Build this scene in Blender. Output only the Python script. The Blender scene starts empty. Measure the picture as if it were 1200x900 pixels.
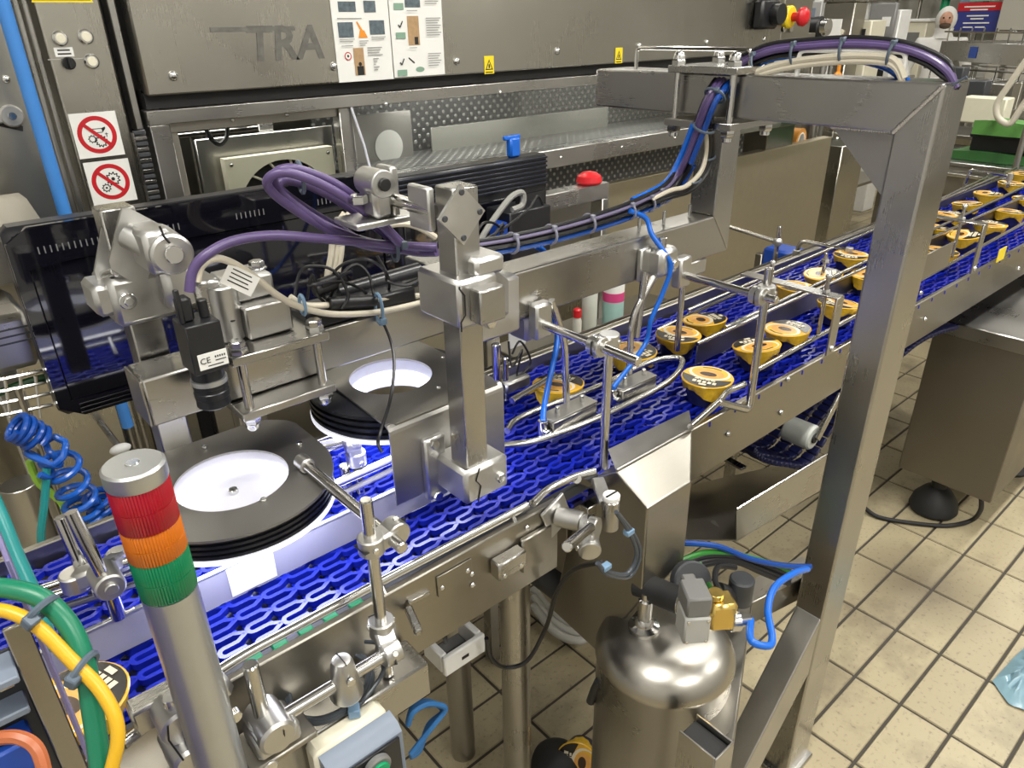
import bpy, bmesh, math, random
from mathutils import Vector, Matrix
random.seed(7)
SC = bpy.context.scene
COL = SC.collection
V = Vector

# ------------------------------------------------------------------ camera
# world: X runs along the conveyor (away from us), Y across it (away), Z up, metres
CAMP = V((0.0, 0.0, 1.57))
FPX = 853.5
_r = V((0.7545, -0.6561, -0.0166)).normalized()
_f = V((0.5822, 0.6806, -0.4447)).normalized()
_r = (_r - _f * _r.dot(_f)).normalized()
_d = _f.cross(_r).normalized()          # image down
cam_data = bpy.data.cameras.new('camera')
cam_data.sensor_width = 36.0
cam_data.lens = FPX / 1200.0 * 36.0
cam_data.clip_start = 0.02
cam = bpy.data.objects.new('camera', cam_data)
COL.objects.link(cam)
_u, _b = -_d, -_f
cam.matrix_world = Matrix(((_r.x, _u.x, _b.x, CAMP.x), (_r.y, _u.y, _b.y, CAMP.y), (_r.z, _u.z, _b.z, CAMP.z), (0, 0, 0, 1)))
SC.camera = cam

def P(x, y, X=None, Y=None, Z=None, D=None):
    """survey helper: a sight line through a 1200x900 photo point, met with a world plane"""
    d = _r * (x - 600.0) + _d * (y - 450.0) + _f * FPX
    if X is not None: t = (X - CAMP.x) / d.x
    elif Y is not None: t = (Y - CAMP.y) / d.y
    elif Z is not None: t = (Z - CAMP.z) / d.z
    else: t = D / FPX
    return CAMP + d * t

def pix(p):
    q = p - CAMP
    z = q.dot(_f)
    return (600 + FPX * q.dot(_r) / z, 450 + FPX * q.dot(_d) / z, z)

# ------------------------------------------------------------------ world, lights, exposure
w = bpy.data.worlds.new('hall_air')
SC.world = w
w.use_nodes = True
w.node_tree.nodes['Background'].inputs[0].default_value = (1.0, 0.98, 0.95, 1)
w.node_tree.nodes['Background'].inputs[1].default_value = 0.10
SC.view_settings.view_transform = 'Standard'
SC.view_settings.look = 'None'
SC.view_settings.gamma = 1.0
SC.view_settings.exposure = 0.5

def area(name, loc, sx, sy, power, color=(1, 0.96, 0.88), rot=(0, 0, 0)):
    l = bpy.data.lights.new(name, 'AREA')
    l.shape = 'RECTANGLE'; l.size = sx; l.size_y = sy; l.energy = power; l.color = color
    o = bpy.data.objects.new(name, l); COL.objects.link(o)
    o.location = loc; o.rotation_euler = rot
    return o
# rows of fluorescent luminaires under the hall ceiling (out of frame above)
for i, (x, y) in enumerate([(-0.6, 0.1), (2.2, 0.1), (5.2, 0.1), (0.6, -2.2), (4.0, -2.2), (4.0, 3.4), (7.4, 1.0), (8.0, 4.2)]):
    area('ceiling_luminaire', (x, y, 3.9), 1.5, 0.28, 52 if i < 6 else 24, (1.0, 0.975, 0.91))

# ------------------------------------------------------------------ materials
MATS = {}
def _nodes(name):
    m = bpy.data.materials.new(name); m.use_nodes = True
    nt = m.node_tree
    return m, nt, nt.nodes['Principled BSDF']

def plain(name, col, rough=0.5, metal=0.0, coat=0.0, var=0.06, scale=30, bump=0.0, spec=None):
    """colour with a little procedural mottling"""
    if name in MATS: return MATS[name]
    m, nt, b = _nodes(name)
    tc = nt.nodes.new('ShaderNodeTexCoord')
    n = nt.nodes.new('ShaderNodeTexNoise'); n.inputs['Scale'].default_value = scale; n.inputs['Detail'].default_value = 3
    nt.links.new(tc.outputs['Object'], n.inputs['Vector'])
    mx = nt.nodes.new('ShaderNodeMix'); mx.data_type = 'RGBA'
    mx.inputs[6].default_value = tuple(c * (1 - var) for c in col) + (1,)
    mx.inputs[7].default_value = tuple(min(1, c * (1 + var)) for c in col) + (1,)
    nt.links.new(n.outputs['Fac'], mx.inputs[0]); nt.links.new(mx.outputs[2], b.inputs['Base Color'])
    b.inputs['Roughness'].default_value = rough; b.inputs['Metallic'].default_value = metal
    b.inputs['Coat Weight'].default_value = coat
    if spec is not None: b.inputs['Specular IOR Level'].default_value = spec
    if bump:
        bp = nt.nodes.new('ShaderNodeBump'); bp.inputs['Strength'].default_value = bump; bp.inputs['Distance'].default_value = 0.001
        nt.links.new(n.outputs['Fac'], bp.inputs['Height']); nt.links.new(bp.outputs['Normal'], b.inputs['Normal'])
    MATS[name] = m
    return m

def steel(name, col=(0.45, 0.44, 0.42), r0=0.20, r1=0.38, stretch=(1.2, 60, 60), blotch=5.0, aniso=0.0, dirt=0.15):
    """brushed stainless: grain stretched along one axis, hazy patches in the gloss"""
    if name in MATS: return MATS[name]
    m, nt, b = _nodes(name)
    tc = nt.nodes.new('ShaderNodeTexCoord')
    mp = nt.nodes.new('ShaderNodeMapping'); mp.inputs['Scale'].default_value = stretch
    nt.links.new(tc.outputs['Object'], mp.inputs['Vector'])
    g = nt.nodes.new('ShaderNodeTexNoise'); g.inputs['Scale'].default_value = 6; g.inputs['Detail'].default_value = 4
    nt.links.new(mp.outputs['Vector'], g.inputs['Vector'])
    n = nt.nodes.new('ShaderNodeTexNoise'); n.inputs['Scale'].default_value = blotch; n.inputs['Detail'].default_value = 5
    nt.links.new(tc.outputs['Object'], n.inputs['Vector'])
    ad = nt.nodes.new('ShaderNodeMath'); ad.operation = 'MULTIPLY_ADD'; ad.inputs[1].default_value = 0.14; 
    nt.links.new(g.outputs['Fac'], ad.inputs[0]); nt.links.new(n.outputs['Fac'], ad.inputs[2])
    mr = nt.nodes.new('ShaderNodeMapRange'); mr.inputs[1].default_value = 0.38; mr.inputs[2].default_value = 0.75
    mr.inputs[3].default_value = r0; mr.inputs[4].default_value = r1
    nt.links.new(ad.outputs[0], mr.inputs[0]); nt.links.new(mr.outputs[0], b.inputs['Roughness'])
    mx = nt.nodes.new('ShaderNodeMix'); mx.data_type = 'RGBA'
    mx.inputs[6].default_value = tuple(c * (1 - dirt) for c in col) + (1,); mx.inputs[7].default_value = tuple(min(1, c * (1 + dirt * .6)) for c in col) + (1,)
    nt.links.new(ad.outputs[0], mx.inputs[0]); nt.links.new(mx.outputs[2], b.inputs['Base Color'])
    b.inputs['Metallic'].default_value = 1.0
    b.inputs['Anisotropic'].default_value = aniso
    bp = nt.nodes.new('ShaderNodeBump'); bp.inputs['Strength'].default_value = 0.02; bp.inputs['Distance'].default_value = 0.0004
    nt.links.new(g.outputs['Fac'], bp.inputs['Height']); nt.links.new(bp.outputs['Normal'], b.inputs['Normal'])
    MATS[name] = m
    return m

STEEL = steel('brushed_steel')
STEEL_Z = steel('brushed_steel_upright', stretch=(60, 60, 1.2))
STEEL_D = steel('worn_steel_panel', (0.37, 0.35, 0.31), 0.26, 0.46, blotch=3, dirt=0.28)
STEEL_M = steel('machine_cladding', (0.44, 0.425, 0.38), 0.20, 0.38, stretch=(50, 50, 0.8), blotch=2.2, dirt=0.05)
STEEL_B = steel('blasted_steel_plate', (0.36, 0.35, 0.33), 0.38, 0.55, stretch=(40, 40, 40))
ROD = steel('polished_rod', (0.58, 0.57, 0.55), 0.12, 0.24, stretch=(8, 8, 8), dirt=0.06)
CAST = steel('cast_steel_clamp', (0.58, 0.575, 0.56), 0.30, 0.46, stretch=(25, 25, 25), blotch=30, dirt=0.1)
BOLT = steel('bright_bolt', (0.68, 0.68, 0.67), 0.12, 0.25, stretch=(20, 20, 20), dirt=0.05)
BRASS = steel('brass', (0.80, 0.58, 0.18), 0.18, 0.32, stretch=(20, 20, 20), dirt=0.1)
BEAD = steel('weld_bead', (0.62, 0.60, 0.58), 0.2, 0.5, stretch=(120, 120, 120), blotch=200)
ALU = plain('silver_anodised', (0.52, 0.53, 0.53), 0.34, 0.85)
BLUEP = plain('blue_belt_plastic', (0.007, 0.017, 0.33), 0.24, var=0.15, scale=60, spec=0.6)
BLUED = plain('shaded_belt_blue', (0.002, 0.004, 0.05), 0.5)  # belt blue darkened: shade of the link cavities put into the colour
BLACK = plain('black_plastic', (0.012, 0.012, 0.014), 0.38)
GLOSS = plain('black_gloss_plastic', (0.004, 0.004, 0.007), 0.05, coat=0.4, spec=0.7)
SATIN = plain('black_satin_housing', (0.014, 0.014, 0.017), 0.3)
RUBBER = plain('black_rubber', (0.015, 0.015, 0.016), 0.6)
FIN = plain('black_heat_sink', (0.008, 0.009, 0.013), 0.32)
WHITE = plain('white_plastic', (0.78, 0.78, 0.76), 0.4)
CREAM = plain('cream_plastic', (0.74, 0.70, 0.56), 0.45)
PAPER = plain('laminated_paper', (0.80, 0.80, 0.77), 0.32, var=0.02)
PURPLE = plain('violet_cable', (0.105, 0.070, 0.19), 0.34)
BLKCAB = plain('black_cable', (0.012, 0.012, 0.014), 0.34)
GREYCAB = plain('slate_cable', (0.05, 0.06, 0.075), 0.35)
WHTCAB = plain('ivory_cable', (0.62, 0.57, 0.46), 0.42)
BLUETUBE = plain('blue_air_tube', (0.008, 0.13, 0.62), 0.25)
BLUEDK = plain('dark_blue_air_tube', (0.006, 0.06, 0.32), 0.25)
GREENC = plain('green_cable', (0.008, 0.17, 0.09), 0.34)
GREENP = plain('green_insert', (0.0, 0.30, 0.12), 0.4)
YELLOWC = plain('yellow_cable', (0.66, 0.38, 0.015), 0.36)
ORANGEC = plain('orange_cable', (0.45, 0.13, 0.05), 0.4)
TIE = plain('grey_cable_tie', (0.09, 0.12, 0.16), 0.4)
TIEB = plain('pale_blue_cable_tie', (0.18, 0.30, 0.45), 0.4)
RED = plain('red_plastic', (0.62, 0.012, 0.02), 0.35)
REDP = plain('red_print', (0.52, 0.012, 0.02), 0.4)
YEL = plain('yellow_print', (0.85, 0.66, 0.02), 0.42)
INK = plain('black_print', (0.012, 0.012, 0.012), 0.45)
GREYINK = plain('grey_print', (0.30, 0.30, 0.29), 0.5)
GREENINK = plain('green_print', (0.22, 0.36, 0.27), 0.5)
BROWNINK = plain('brown_photo_print', (0.17, 0.085, 0.05), 0.4, var=0.8, scale=90)
SLATEINK = plain('slate_photo_print', (0.10, 0.13, 0.15), 0.4, var=0.8, scale=90)
TANINK = plain('tan_photo_print', (0.42, 0.27, 0.14), 0.4, var=0.3, scale=90)
ORINK = plain('orange_print', (0.78, 0.28, 0.02), 0.4)
WORN = plain('worn_lettering', (0.17, 0.165, 0.15), 0.55, 0.6, var=0.5, scale=60)
GROUT = plain('dark_grout', (0.060, 0.052, 0.042), 0.85, bump=0.4)
NAVY = plain('navy_cup_plastic', (0.012, 0.014, 0.07), 0.28)
CUPY = plain('yellow_foil_skirt', (0.80, 0.47, 0.02), 0.30, var=0.35, scale=120, bump=0.6)
LIDC = plain('cream_lid_print', (0.80, 0.72, 0.55), 0.22)
LIDY = plain('yellow_lid_print', (0.80, 0.46, 0.04), 0.24, var=0.2, scale=60)
LIDO = plain('caramel_lid_print', (0.72, 0.36, 0.08), 0.22, var=0.25, scale=70)
LIDK = plain('black_lid_print', (0.02, 0.017, 0.016), 0.22)
LIDB = plain('brown_lid_print', (0.05, 0.025, 0.015), 0.22)
TAPE = plain('orange_tape', (0.55, 0.24, 0.04), 0.35)
GREENBAG = plain('green_plastic_sheet', (0.11, 0.30, 0.07), 0.35, var=0.25, scale=12, bump=0.5)
BLUEBAG = plain('pale_blue_film', (0.22, 0.36, 0.43), 0.2, var=0.2, scale=25, bump=0.6)
WALLM = plain('cream_wall_panel', (0.42, 0.40, 0.35), 0.5, var=0.03, scale=2)
WALLP = plain('pale_wall_panel', (0.62, 0.615, 0.60), 0.5, var=0.04, scale=2)
CEILM = plain('pale_ceiling_panel', (0.34, 0.34, 0.33), 0.6, var=0.03, scale=2)
BLUEBOX = plain('blue_bin_plastic', (0.01, 0.06, 0.36), 0.4)
SUIT = plain('white_overall_cloth', (0.66, 0.65, 0.62), 0.8, bump=0.3)
SKIN = plain('skin', (0.50, 0.27, 0.18), 0.5)
VIOLETPLATE = plain('violet_film_plate', (0.17, 0.15, 0.30), 0.35)
GREYPAINT = plain('grey_blue_housing', (0.20, 0.24, 0.31), 0.4)
DKGREY = plain('dark_grey_housing', (0.045, 0.048, 0.055), 0.45)
MIDGREY = plain('mid_grey_plastic', (0.17, 0.17, 0.165), 0.5)
GUIDE = plain('lavender_guide_plastic', (0.33, 0.33, 0.43), 0.35, var=0.08, scale=8)
REFL = plain('white_painted_reflection', (0.92, 0.92, 0.92), 0.3)
PINK = plain('pink_label', (0.62, 0.06, 0.22), 0.4)
TEAL = plain('pale_teal_label', (0.35, 0.56, 0.53), 0.4)
TURQ = plain('teal_hose', (0.02, 0.24, 0.24), 0.3)
LIME = plain('lime_cable', (0.30, 0.55, 0.06), 0.4)

def lens(name, col):
    m, nt, b = _nodes(name)
    b.inputs['Base Color'].default_value = col + (1,)
    b.inputs['Roughness'].default_value = 0.12
    b.inputs['Transmission Weight'].default_value = 0.25
    b.inputs['Coat Weight'].default_value = 0.3
    n = nt.nodes.new('ShaderNodeTexNoise'); n.inputs['Scale'].default_value = 80
    bp = nt.nodes.new('ShaderNodeBump'); bp.inputs['Strength'].default_value = 0.1
    nt.links.new(n.outputs['Fac'], bp.inputs['Height']); nt.links.new(bp.outputs['Normal'], b.inputs['Normal'])
    return m
LRED = lens('red_lens', (0.50, 0.008, 0.025)); LORG = lens('amber_lens', (0.80, 0.21, 0.008)); LGRN = lens('green_lens', (0.0, 0.26, 0.10))

def emis(name, col, s):
    m, nt, b = _nodes(name)
    b.inputs['Base Color'].default_value = col + (1,)
    b.inputs['Emission Color'].default_value = col + (1,)
    b.inputs['Emission Strength'].default_value = s
    n = nt.nodes.new('ShaderNodeTexNoise'); n.inputs['Scale'].default_value = 40
    mr = nt.nodes.new('ShaderNodeMapRange'); mr.inputs[3].default_value = s * 0.93; mr.inputs[4].default_value = s
    nt.links.new(n.outputs['Fac'], mr.inputs[0]); nt.links.new(mr.outputs[0], b.inputs['Emission Strength'])
    return m
LEDW = emis('led_diffuser', (0.93, 0.94, 1.0), 1.1)
LEDRIM = emis('led_rim', (0.95, 0.95, 1.0), 0.55)
DIFF = plain('white_diffuser', (0.62, 0.62, 0.70), 0.45)

def glassy():
    m, nt, b = _nodes('clear_polycarbonate')
    nt.nodes.remove(b)
    out = nt.nodes['Material Output']
    tr = nt.nodes.new('ShaderNodeBsdfTransparent'); tr.inputs[0].default_value = (0.86, 0.87, 0.86, 1)
    gl = nt.nodes.new('ShaderNodeBsdfGlossy'); gl.inputs['Roughness'].default_value = 0.06
    fr = nt.nodes.new('ShaderNodeFresnel'); fr.inputs[0].default_value = 1.5
    n = nt.nodes.new('ShaderNodeTexNoise'); n.inputs['Scale'].default_value = 3
    mm = nt.nodes.new('ShaderNodeMath'); mm.operation = 'MULTIPLY'
    mr = nt.nodes.new('ShaderNodeMapRange'); mr.inputs[3].default_value = 0.35; mr.inputs[4].default_value = 0.65
    nt.links.new(n.outputs['Fac'], mr.inputs[0]); nt.links.new(mr.outputs[0], mm.inputs[0]); nt.links.new(fr.outputs[0], mm.inputs[1])
    mx = nt.nodes.new('ShaderNodeMixShader')
    nt.links.new(mm.outputs[0], mx.inputs[0]); nt.links.new(tr.outputs[0], mx.inputs[1]); nt.links.new(gl.outputs[0], mx.inputs[2])
    nt.links.new(mx.outputs[0], out.inputs['Surface'])
    return m
GLASS = glassy()

def dimpled(name, base, dot, pitch, sc=(1, 0, 1), rot=(0, 45, 0)):
    m, nt, b = _nodes(name)
    tc = nt.nodes.new('ShaderNodeTexCoord')
    vo = nt.nodes.new('ShaderNodeTexVoronoi'); vo.inputs['Scale'].default_value = 1.0 / pitch; vo.inputs['Randomness'].default_value = 0.0
    mp = nt.nodes.new('ShaderNodeMapping'); mp.inputs['Rotation'].default_value = tuple(math.radians(a) for a in rot); mp.inputs['Scale'].default_value = sc
    nt.links.new(tc.outputs['Object'], mp.inputs[0]); nt.links.new(mp.outputs[0], vo.inputs['Vector'])
    mr = nt.nodes.new('ShaderNodeMapRange'); mr.inputs[1].default_value = 0.16; mr.inputs[2].default_value = 0.30
    mr.inputs[3].default_value = 1; mr.inputs[4].default_value = 0
    nt.links.new(vo.outputs['Distance'], mr.inputs[0])
    mx = nt.nodes.new('ShaderNodeMix'); mx.data_type = 'RGBA'; mx.inputs[6].default_value = base + (1,); mx.inputs[7].default_value = dot + (1,)
    nt.links.new(mr.outputs[0], mx.inputs[0]); nt.links.new(mx.outputs[2], b.inputs['Base Color'])
    b.inputs['Metallic'].default_value = 0.6; b.inputs['Roughness'].default_value = 0.35
    bp = nt.nodes.new('ShaderNodeBump'); bp.inputs['Distance'].default_value = 0.003; bp.inputs['Strength'].default_value = 0.6
    nt.links.new(mr.outputs[0], bp.inputs['Height']); nt.links.new(bp.outputs['Normal'], b.inputs['Normal'])
    return m
PERF = dimpled('dimpled_sheet', (0.10, 0.10, 0.10), (0.34, 0.34, 0.33), 0.024)

PERFD = dimpled('dimpled_deck', (0.16, 0.16, 0.16), (0.40, 0.40, 0.39), 0.024, (1, 1, 0), (0, 0, 45))

def tile_mat():
    m, nt, b = _nodes('beige_floor_tile')
    geo = nt.nodes.new('ShaderNodeNewGeometry'); oi = nt.nodes.new('ShaderNodeObjectInfo')
    n1 = nt.nodes.new('ShaderNodeTexNoise'); n1.inputs['Scale'].default_value = 2.6; n1.inputs['Detail'].default_value = 6; n1.inputs['Roughness'].default_value = 0.65
    n2 = nt.nodes.new('ShaderNodeTexNoise'); n2.inputs['Scale'].default_value = 90; n2.inputs['Detail'].default_value = 4
    nt.links.new(geo.outputs['Position'], n1.inputs['Vector']); nt.links.new(geo.outputs['Position'], n2.inputs['Vector'])
    base = nt.nodes.new('ShaderNodeMix'); base.data_type = 'RGBA'
    base.inputs[6].default_value = (0.385, 0.325, 0.205, 1); base.inputs[7].default_value = (0.46, 0.395, 0.255, 1)
    nt.links.new(oi.outputs['Random'], base.inputs[0])
    sp = nt.nodes.new('ShaderNodeMapRange'); sp.inputs[1].default_value = 0.28; sp.inputs[2].default_value = 0.42; sp.inputs[3].default_value = 0.55; sp.inputs[4].default_value = 1.0
    nt.links.new(n2.outputs['Fac'], sp.inputs[0])
    st = nt.nodes.new('ShaderNodeMapRange'); st.inputs[1].default_value = 0.33; st.inputs[2].default_value = 0.50; st.inputs[3].default_value = 0.45; st.inputs[4].default_value = 1.0
    nt.links.new(n1.outputs['Fac'], st.inputs[0])
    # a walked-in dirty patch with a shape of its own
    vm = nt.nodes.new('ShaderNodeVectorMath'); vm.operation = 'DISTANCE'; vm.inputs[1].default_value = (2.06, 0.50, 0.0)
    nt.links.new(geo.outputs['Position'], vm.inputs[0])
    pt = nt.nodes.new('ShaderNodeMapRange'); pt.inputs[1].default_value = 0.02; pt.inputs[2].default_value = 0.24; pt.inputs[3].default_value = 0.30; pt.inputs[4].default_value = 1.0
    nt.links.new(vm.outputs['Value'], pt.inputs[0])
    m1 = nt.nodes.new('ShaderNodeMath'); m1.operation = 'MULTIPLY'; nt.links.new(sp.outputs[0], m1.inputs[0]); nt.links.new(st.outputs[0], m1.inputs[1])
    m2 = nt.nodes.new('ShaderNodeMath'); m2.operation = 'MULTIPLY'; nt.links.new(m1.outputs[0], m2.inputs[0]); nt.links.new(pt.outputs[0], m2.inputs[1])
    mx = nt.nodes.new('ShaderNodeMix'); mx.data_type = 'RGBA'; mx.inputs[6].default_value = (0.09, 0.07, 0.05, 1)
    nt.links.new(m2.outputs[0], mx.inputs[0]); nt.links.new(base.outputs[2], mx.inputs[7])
    nt.links.new(mx.outputs[2], b.inputs['Base Color'])
    b.inputs['Roughness'].default_value = 0.42
    bp = nt.nodes.new('ShaderNodeBump'); bp.inputs['Strength'].default_value = 0.25; bp.inputs['Distance'].default_value = 0.001
    nt.links.new(n2.outputs['Fac'], bp.inputs['Height']); nt.links.new(bp.outputs['Normal'], b.inputs['Normal'])
    return m
TILE = tile_mat()

# ------------------------------------------------------------------ mesh builder
EX, EY, EZ = V((1, 0, 0)), V((0, 1, 0)), V((0, 0, 1))
def perp(a):
    a = a.normalized()
    h = EZ if abs(a.z) < 0.9 else EX
    u = a.cross(h).normalized()
    return u, a.cross(u).normalized()

class MB:
    def __init__(s): s.v = []; s.f = []; s.m = []; s.cur = 0
    def mat(s, i): s.cur = i; return s
    def face(s, idx): s.f.append(tuple(idx)); s.m.append(s.cur)
    def obox(s, c, u, v, w, b=0.0015):
        """box from its centre and three half vectors, edges chamfered by b"""
        c = V(c); A = [V(u), V(v), V(w)]; L = [a.length for a in A]; n = [a.normalized() for a in A]
        b = min(b, 0.45 * min(L))
        k = len(s.v)
        idx = {}
        for ax in range(3):
            for sx in (-1, 1):
                for sy in (-1, 1):
                    for sz in (-1, 1):
                        sg = (sx, sy, sz); p = c.copy()
                        for i in range(3): p = p + n[i] * (sg[i] * (L[i] - (b if i != ax else 0)))
                        idx[(ax, sg)] = len(s.v); s.v.append(p)
        for ax in range(3):
            i, j = [q for q in range(3) if q != ax]
            for sa in (-1, 1):
                q = []
                for (p1, p2) in ((-1, -1), (1, -1), (1, 1), (-1, 1)):
                    sg = [0, 0, 0]; sg[ax] = sa; sg[i] = p1; sg[j] = p2; q.append(idx[(ax, tuple(sg))])
                s.face(q)
        for ax in range(3):          # edges parallel to axis ax
            i, j = [q for q in range(3) if q != ax]
            for si in (-1, 1):
                for sj in (-1, 1):
                    a = [0, 0, 0]; a[i] = si; a[j] = sj
                    a1 = list(a); a1[ax] = -1; a2 = list(a); a2[ax] = 1
                    s.face([idx[(i, tuple(a1))], idx[(i, tuple(a2))], idx[(j, tuple(a2))], idx[(j, tuple(a1))]])
        for sx in (-1, 1):
            for sy in (-1, 1):
                for sz in (-1, 1):
                    s.face([idx[(q, (sx, sy, sz))] for q in range(3)])
        return s
    def box(s, x0, x1, y0, y1, z0, z1, b=0.0015):
        return s.obox(((x0 + x1) / 2, (y0 + y1) / 2, (z0 + z1) / 2), EX * abs(x1 - x0) / 2, EY * abs(y1 - y0) / 2, EZ * abs(z1 - z0) / 2, b)
    def bar(s, p0, p1, w, h, up=EZ, b=0.0015):
        p0, p1 = V(p0), V(p1); a = (p1 - p0); n = a.normalized()
        sd = n.cross(V(up)).normalized(); uu = sd.cross(n).normalized()
        return s.obox((p0 + p1) / 2, a / 2, sd * w / 2, uu * h / 2, b)
    def tube(s, pts, r, n=8, closed=False):
        pts = [V(p) for p in pts]; N = len(pts); k = len(s.v); u = None
        for i, p in enumerate(pts):
            if closed: t = (pts[(i + 1) % N] - pts[i - 1]).normalized()
            else: t = (pts[min(i + 1, N - 1)] - pts[max(i - 1, 0)]).normalized()
            if u is None: u, _ = perp(t)
            u = (u - t * u.dot(t)); u = u.normalized() if u.length > 1e-6 else perp(t)[0]
            w2 = t.cross(u)
            rr = r[i] if isinstance(r, (list, tuple)) else r
            for j in range(n):
                a = 2 * math.pi * j / n
                s.v.append(p + u * (rr * math.cos(a)) + w2 * (rr * math.sin(a)))
        for i in range(N if closed else N - 1):
            a0 = k + i * n; b0 = k + ((i + 1) % N) * n
            for j in range(n): s.face([a0 + j, a0 + (j + 1) % n, b0 + (j + 1) % n, b0 + j])
        if not closed:
            s.face(list(range(k, k + n))[::-1]); s.face(list(range(k + (N - 1) * n, k + N * n)))
        return s
    def lathe(s, base, axis, prof, n=24, a0=0.0, caps=True):
        """profile of (radius, height) turned round an axis"""
        base = V(base); ax = V(axis).normalized(); u, w2 = perp(ax); k = len(s.v)
        for (r, h) in prof:
            for j in range(n):
                a = a0 + 2 * math.pi * j / n
                s.v.append(base + ax * h + u * (r * math.cos(a)) + w2 * (r * math.sin(a)))
        for i in range(len(prof) - 1):
            for j in range(n):
                s.face([k + i * n + j, k + i * n + (j + 1) % n, k + (i + 1) * n + (j + 1) % n, k + (i + 1) * n + j])
        if caps:
            s.face(list(range(k, k + n))[::-1]); s.face(list(range(k + (len(prof) - 1) * n, k + len(prof) * n)))
        return s
    def cyl(s, p0, p1, r, r1=None, n=20, b=0.001):
        p0, p1 = V(p0), V(p1); h = (p1 - p0).length; r1 = r if r1 is None else r1; b = min(b, h * .3, r * .4)
        return s.lathe(p0, p1 - p0, [(r - b, 0), (r, b), (r1, h - b), (r1 - b, h)], n)
    def hexb(s, p, axis, r=0.006, h=0.005):
        s.lathe(p, axis, [(r, 0), (r, h * .8), (r * .85, h)], 6)
        return s
    def dome(s, p, axis, r, h, n=14):
        return s.lathe(p, axis, [(r, 0), (r * .95, h * .45), (r * .7, h * .8), (r * .3, h)], n)
    def ball(s, c, r, n=16, sq=(1, 1, 1)):
        k = len(s.v); m = n // 2; c = V(c)
        for i in range(m + 1):
            t = math.pi * i / m
            for j in range(n):
                a = 2 * math.pi * j / n
                s.v.append(c + V((r * sq[0] * math.sin(t) * math.cos(a), r * sq[1] * math.sin(t) * math.sin(a), r * sq[2] * math.cos(t))))
        for i in range(m):
            for j in range(n): s.face([k + i * n + j, k + i * n + (j + 1) % n, k + (i + 1) * n + (j + 1) % n, k + (i + 1) * n + j])
        return s
    def prism(s, poly, ext):
        """a planar 3-D polygon pushed along a vector"""
        k = len(s.v); n = len(poly); ext = V(ext)
        for p in poly: s.v.append(V(p))
        for p in poly: s.v.append(V(p) + ext)
        s.face(list(range(k, k + n))[::-1]); s.face(list(range(k + n, k + 2 * n)))
        for i in range(n): s.face([k + i, k + (i + 1) % n, k + n + (i + 1) % n, k + n + i])
        return s
    def plane(s, poly):
        k = len(s.v)
        for p in poly: s.v.append(V(p))
        s.face(list(range(k, k + len(poly)))); return s
    def ringp(s, outer, inner, ext):
        """plate with a hole: two loops of equal count, pushed along ext"""
        k = len(s.v); n = len(outer); ext = V(ext)
        for L in (outer, inner):
            for p in L: s.v.append(V(p))
            for p in L: s.v.append(V(p) + ext)
        o0, o1, i0, i1 = k, k + n, k + 2 * n, k + 3 * n
        for j in range(n):
            q = (j + 1) % n
            s.face([o0 + j, o0 + q, i0 + q, i0 + j]); s.face([o1 + j, i1 + j, i1 + q, o1 + q])
            s.face([o0 + j, o1 + j, o1 + q, o0 + q]); s.face([i0 + j, i0 + q, i1 + q, i1 + j])
        return s
    def build(s, name, mats, parent=None, flat=False, ang=40, bevel=0):
        me = bpy.data.meshes.new(name)
        me.from_pydata([tuple(p) for p in s.v], [], s.f)
        if not isinstance(mats, (list, tuple)): mats = [mats]
        for m in mats: me.materials.append(m)
        if len(mats) > 1: me.polygons.foreach_set('material_index', s.m)
        bm = bmesh.new(); bm.from_mesh(me); bmesh.ops.recalc_face_normals(bm, faces=bm.faces)
        if bevel:
            flat = True
            bmesh.ops.bevel(bm, geom=[e for e in bm.edges if e.is_manifold and e.calc_face_angle(0) > .6], offset=bevel, segments=2, profile=.5, affect='EDGES')
        bm.to_mesh(me); bm.free()
        me.polygons.foreach_set('use_smooth', [not flat] * len(me.polygons))
        if not flat: me.set_sharp_from_angle(angle=math.radians(ang))
        me.update()
        o = bpy.data.objects.new(name, me); COL.objects.link(o)
        if parent: o.parent = parent
        return o

def spline(pts, k=6, closed=False):
    pts = [V(p) for p in pts]; N = len(pts); out = []
    for i in range(N if closed else N - 1):
        g = (lambda q: pts[q % N]) if closed else (lambda q: pts[max(0, min(N - 1, q))])
        p0, p1, p2, p3 = g(i - 1), g(i), g(i + 1), g(i + 2)
        for j in range(k):
            t = j / k
            out.append(0.5 * (2 * p1 + (p2 - p0) * t + (2 * p0 - 5 * p1 + 4 * p2 - p3) * t * t + (3 * p1 - p0 - 3 * p2 + p3) * t ** 3))
    if not closed: out.append(pts[-1])
    return out
def fillet(pts, r=0.02, k=5):
    pts = [V(p) for p in pts]; out = [pts[0]]
    for a, b, c in zip(pts, pts[1:], pts[2:]):
        d0, d1 = (a - b), (c - b); q = min(r, d0.length * .45, d1.length * .45)
        s0, s1 = b + d0.normalized() * q, b + d1.normalized() * q
        for j in range(k + 1):
            t = j / k; out.append(s0 * (1 - t) ** 2 + b * 2 * t * (1 - t) + s1 * t * t)
    out.append(pts[-1]); return out

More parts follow.
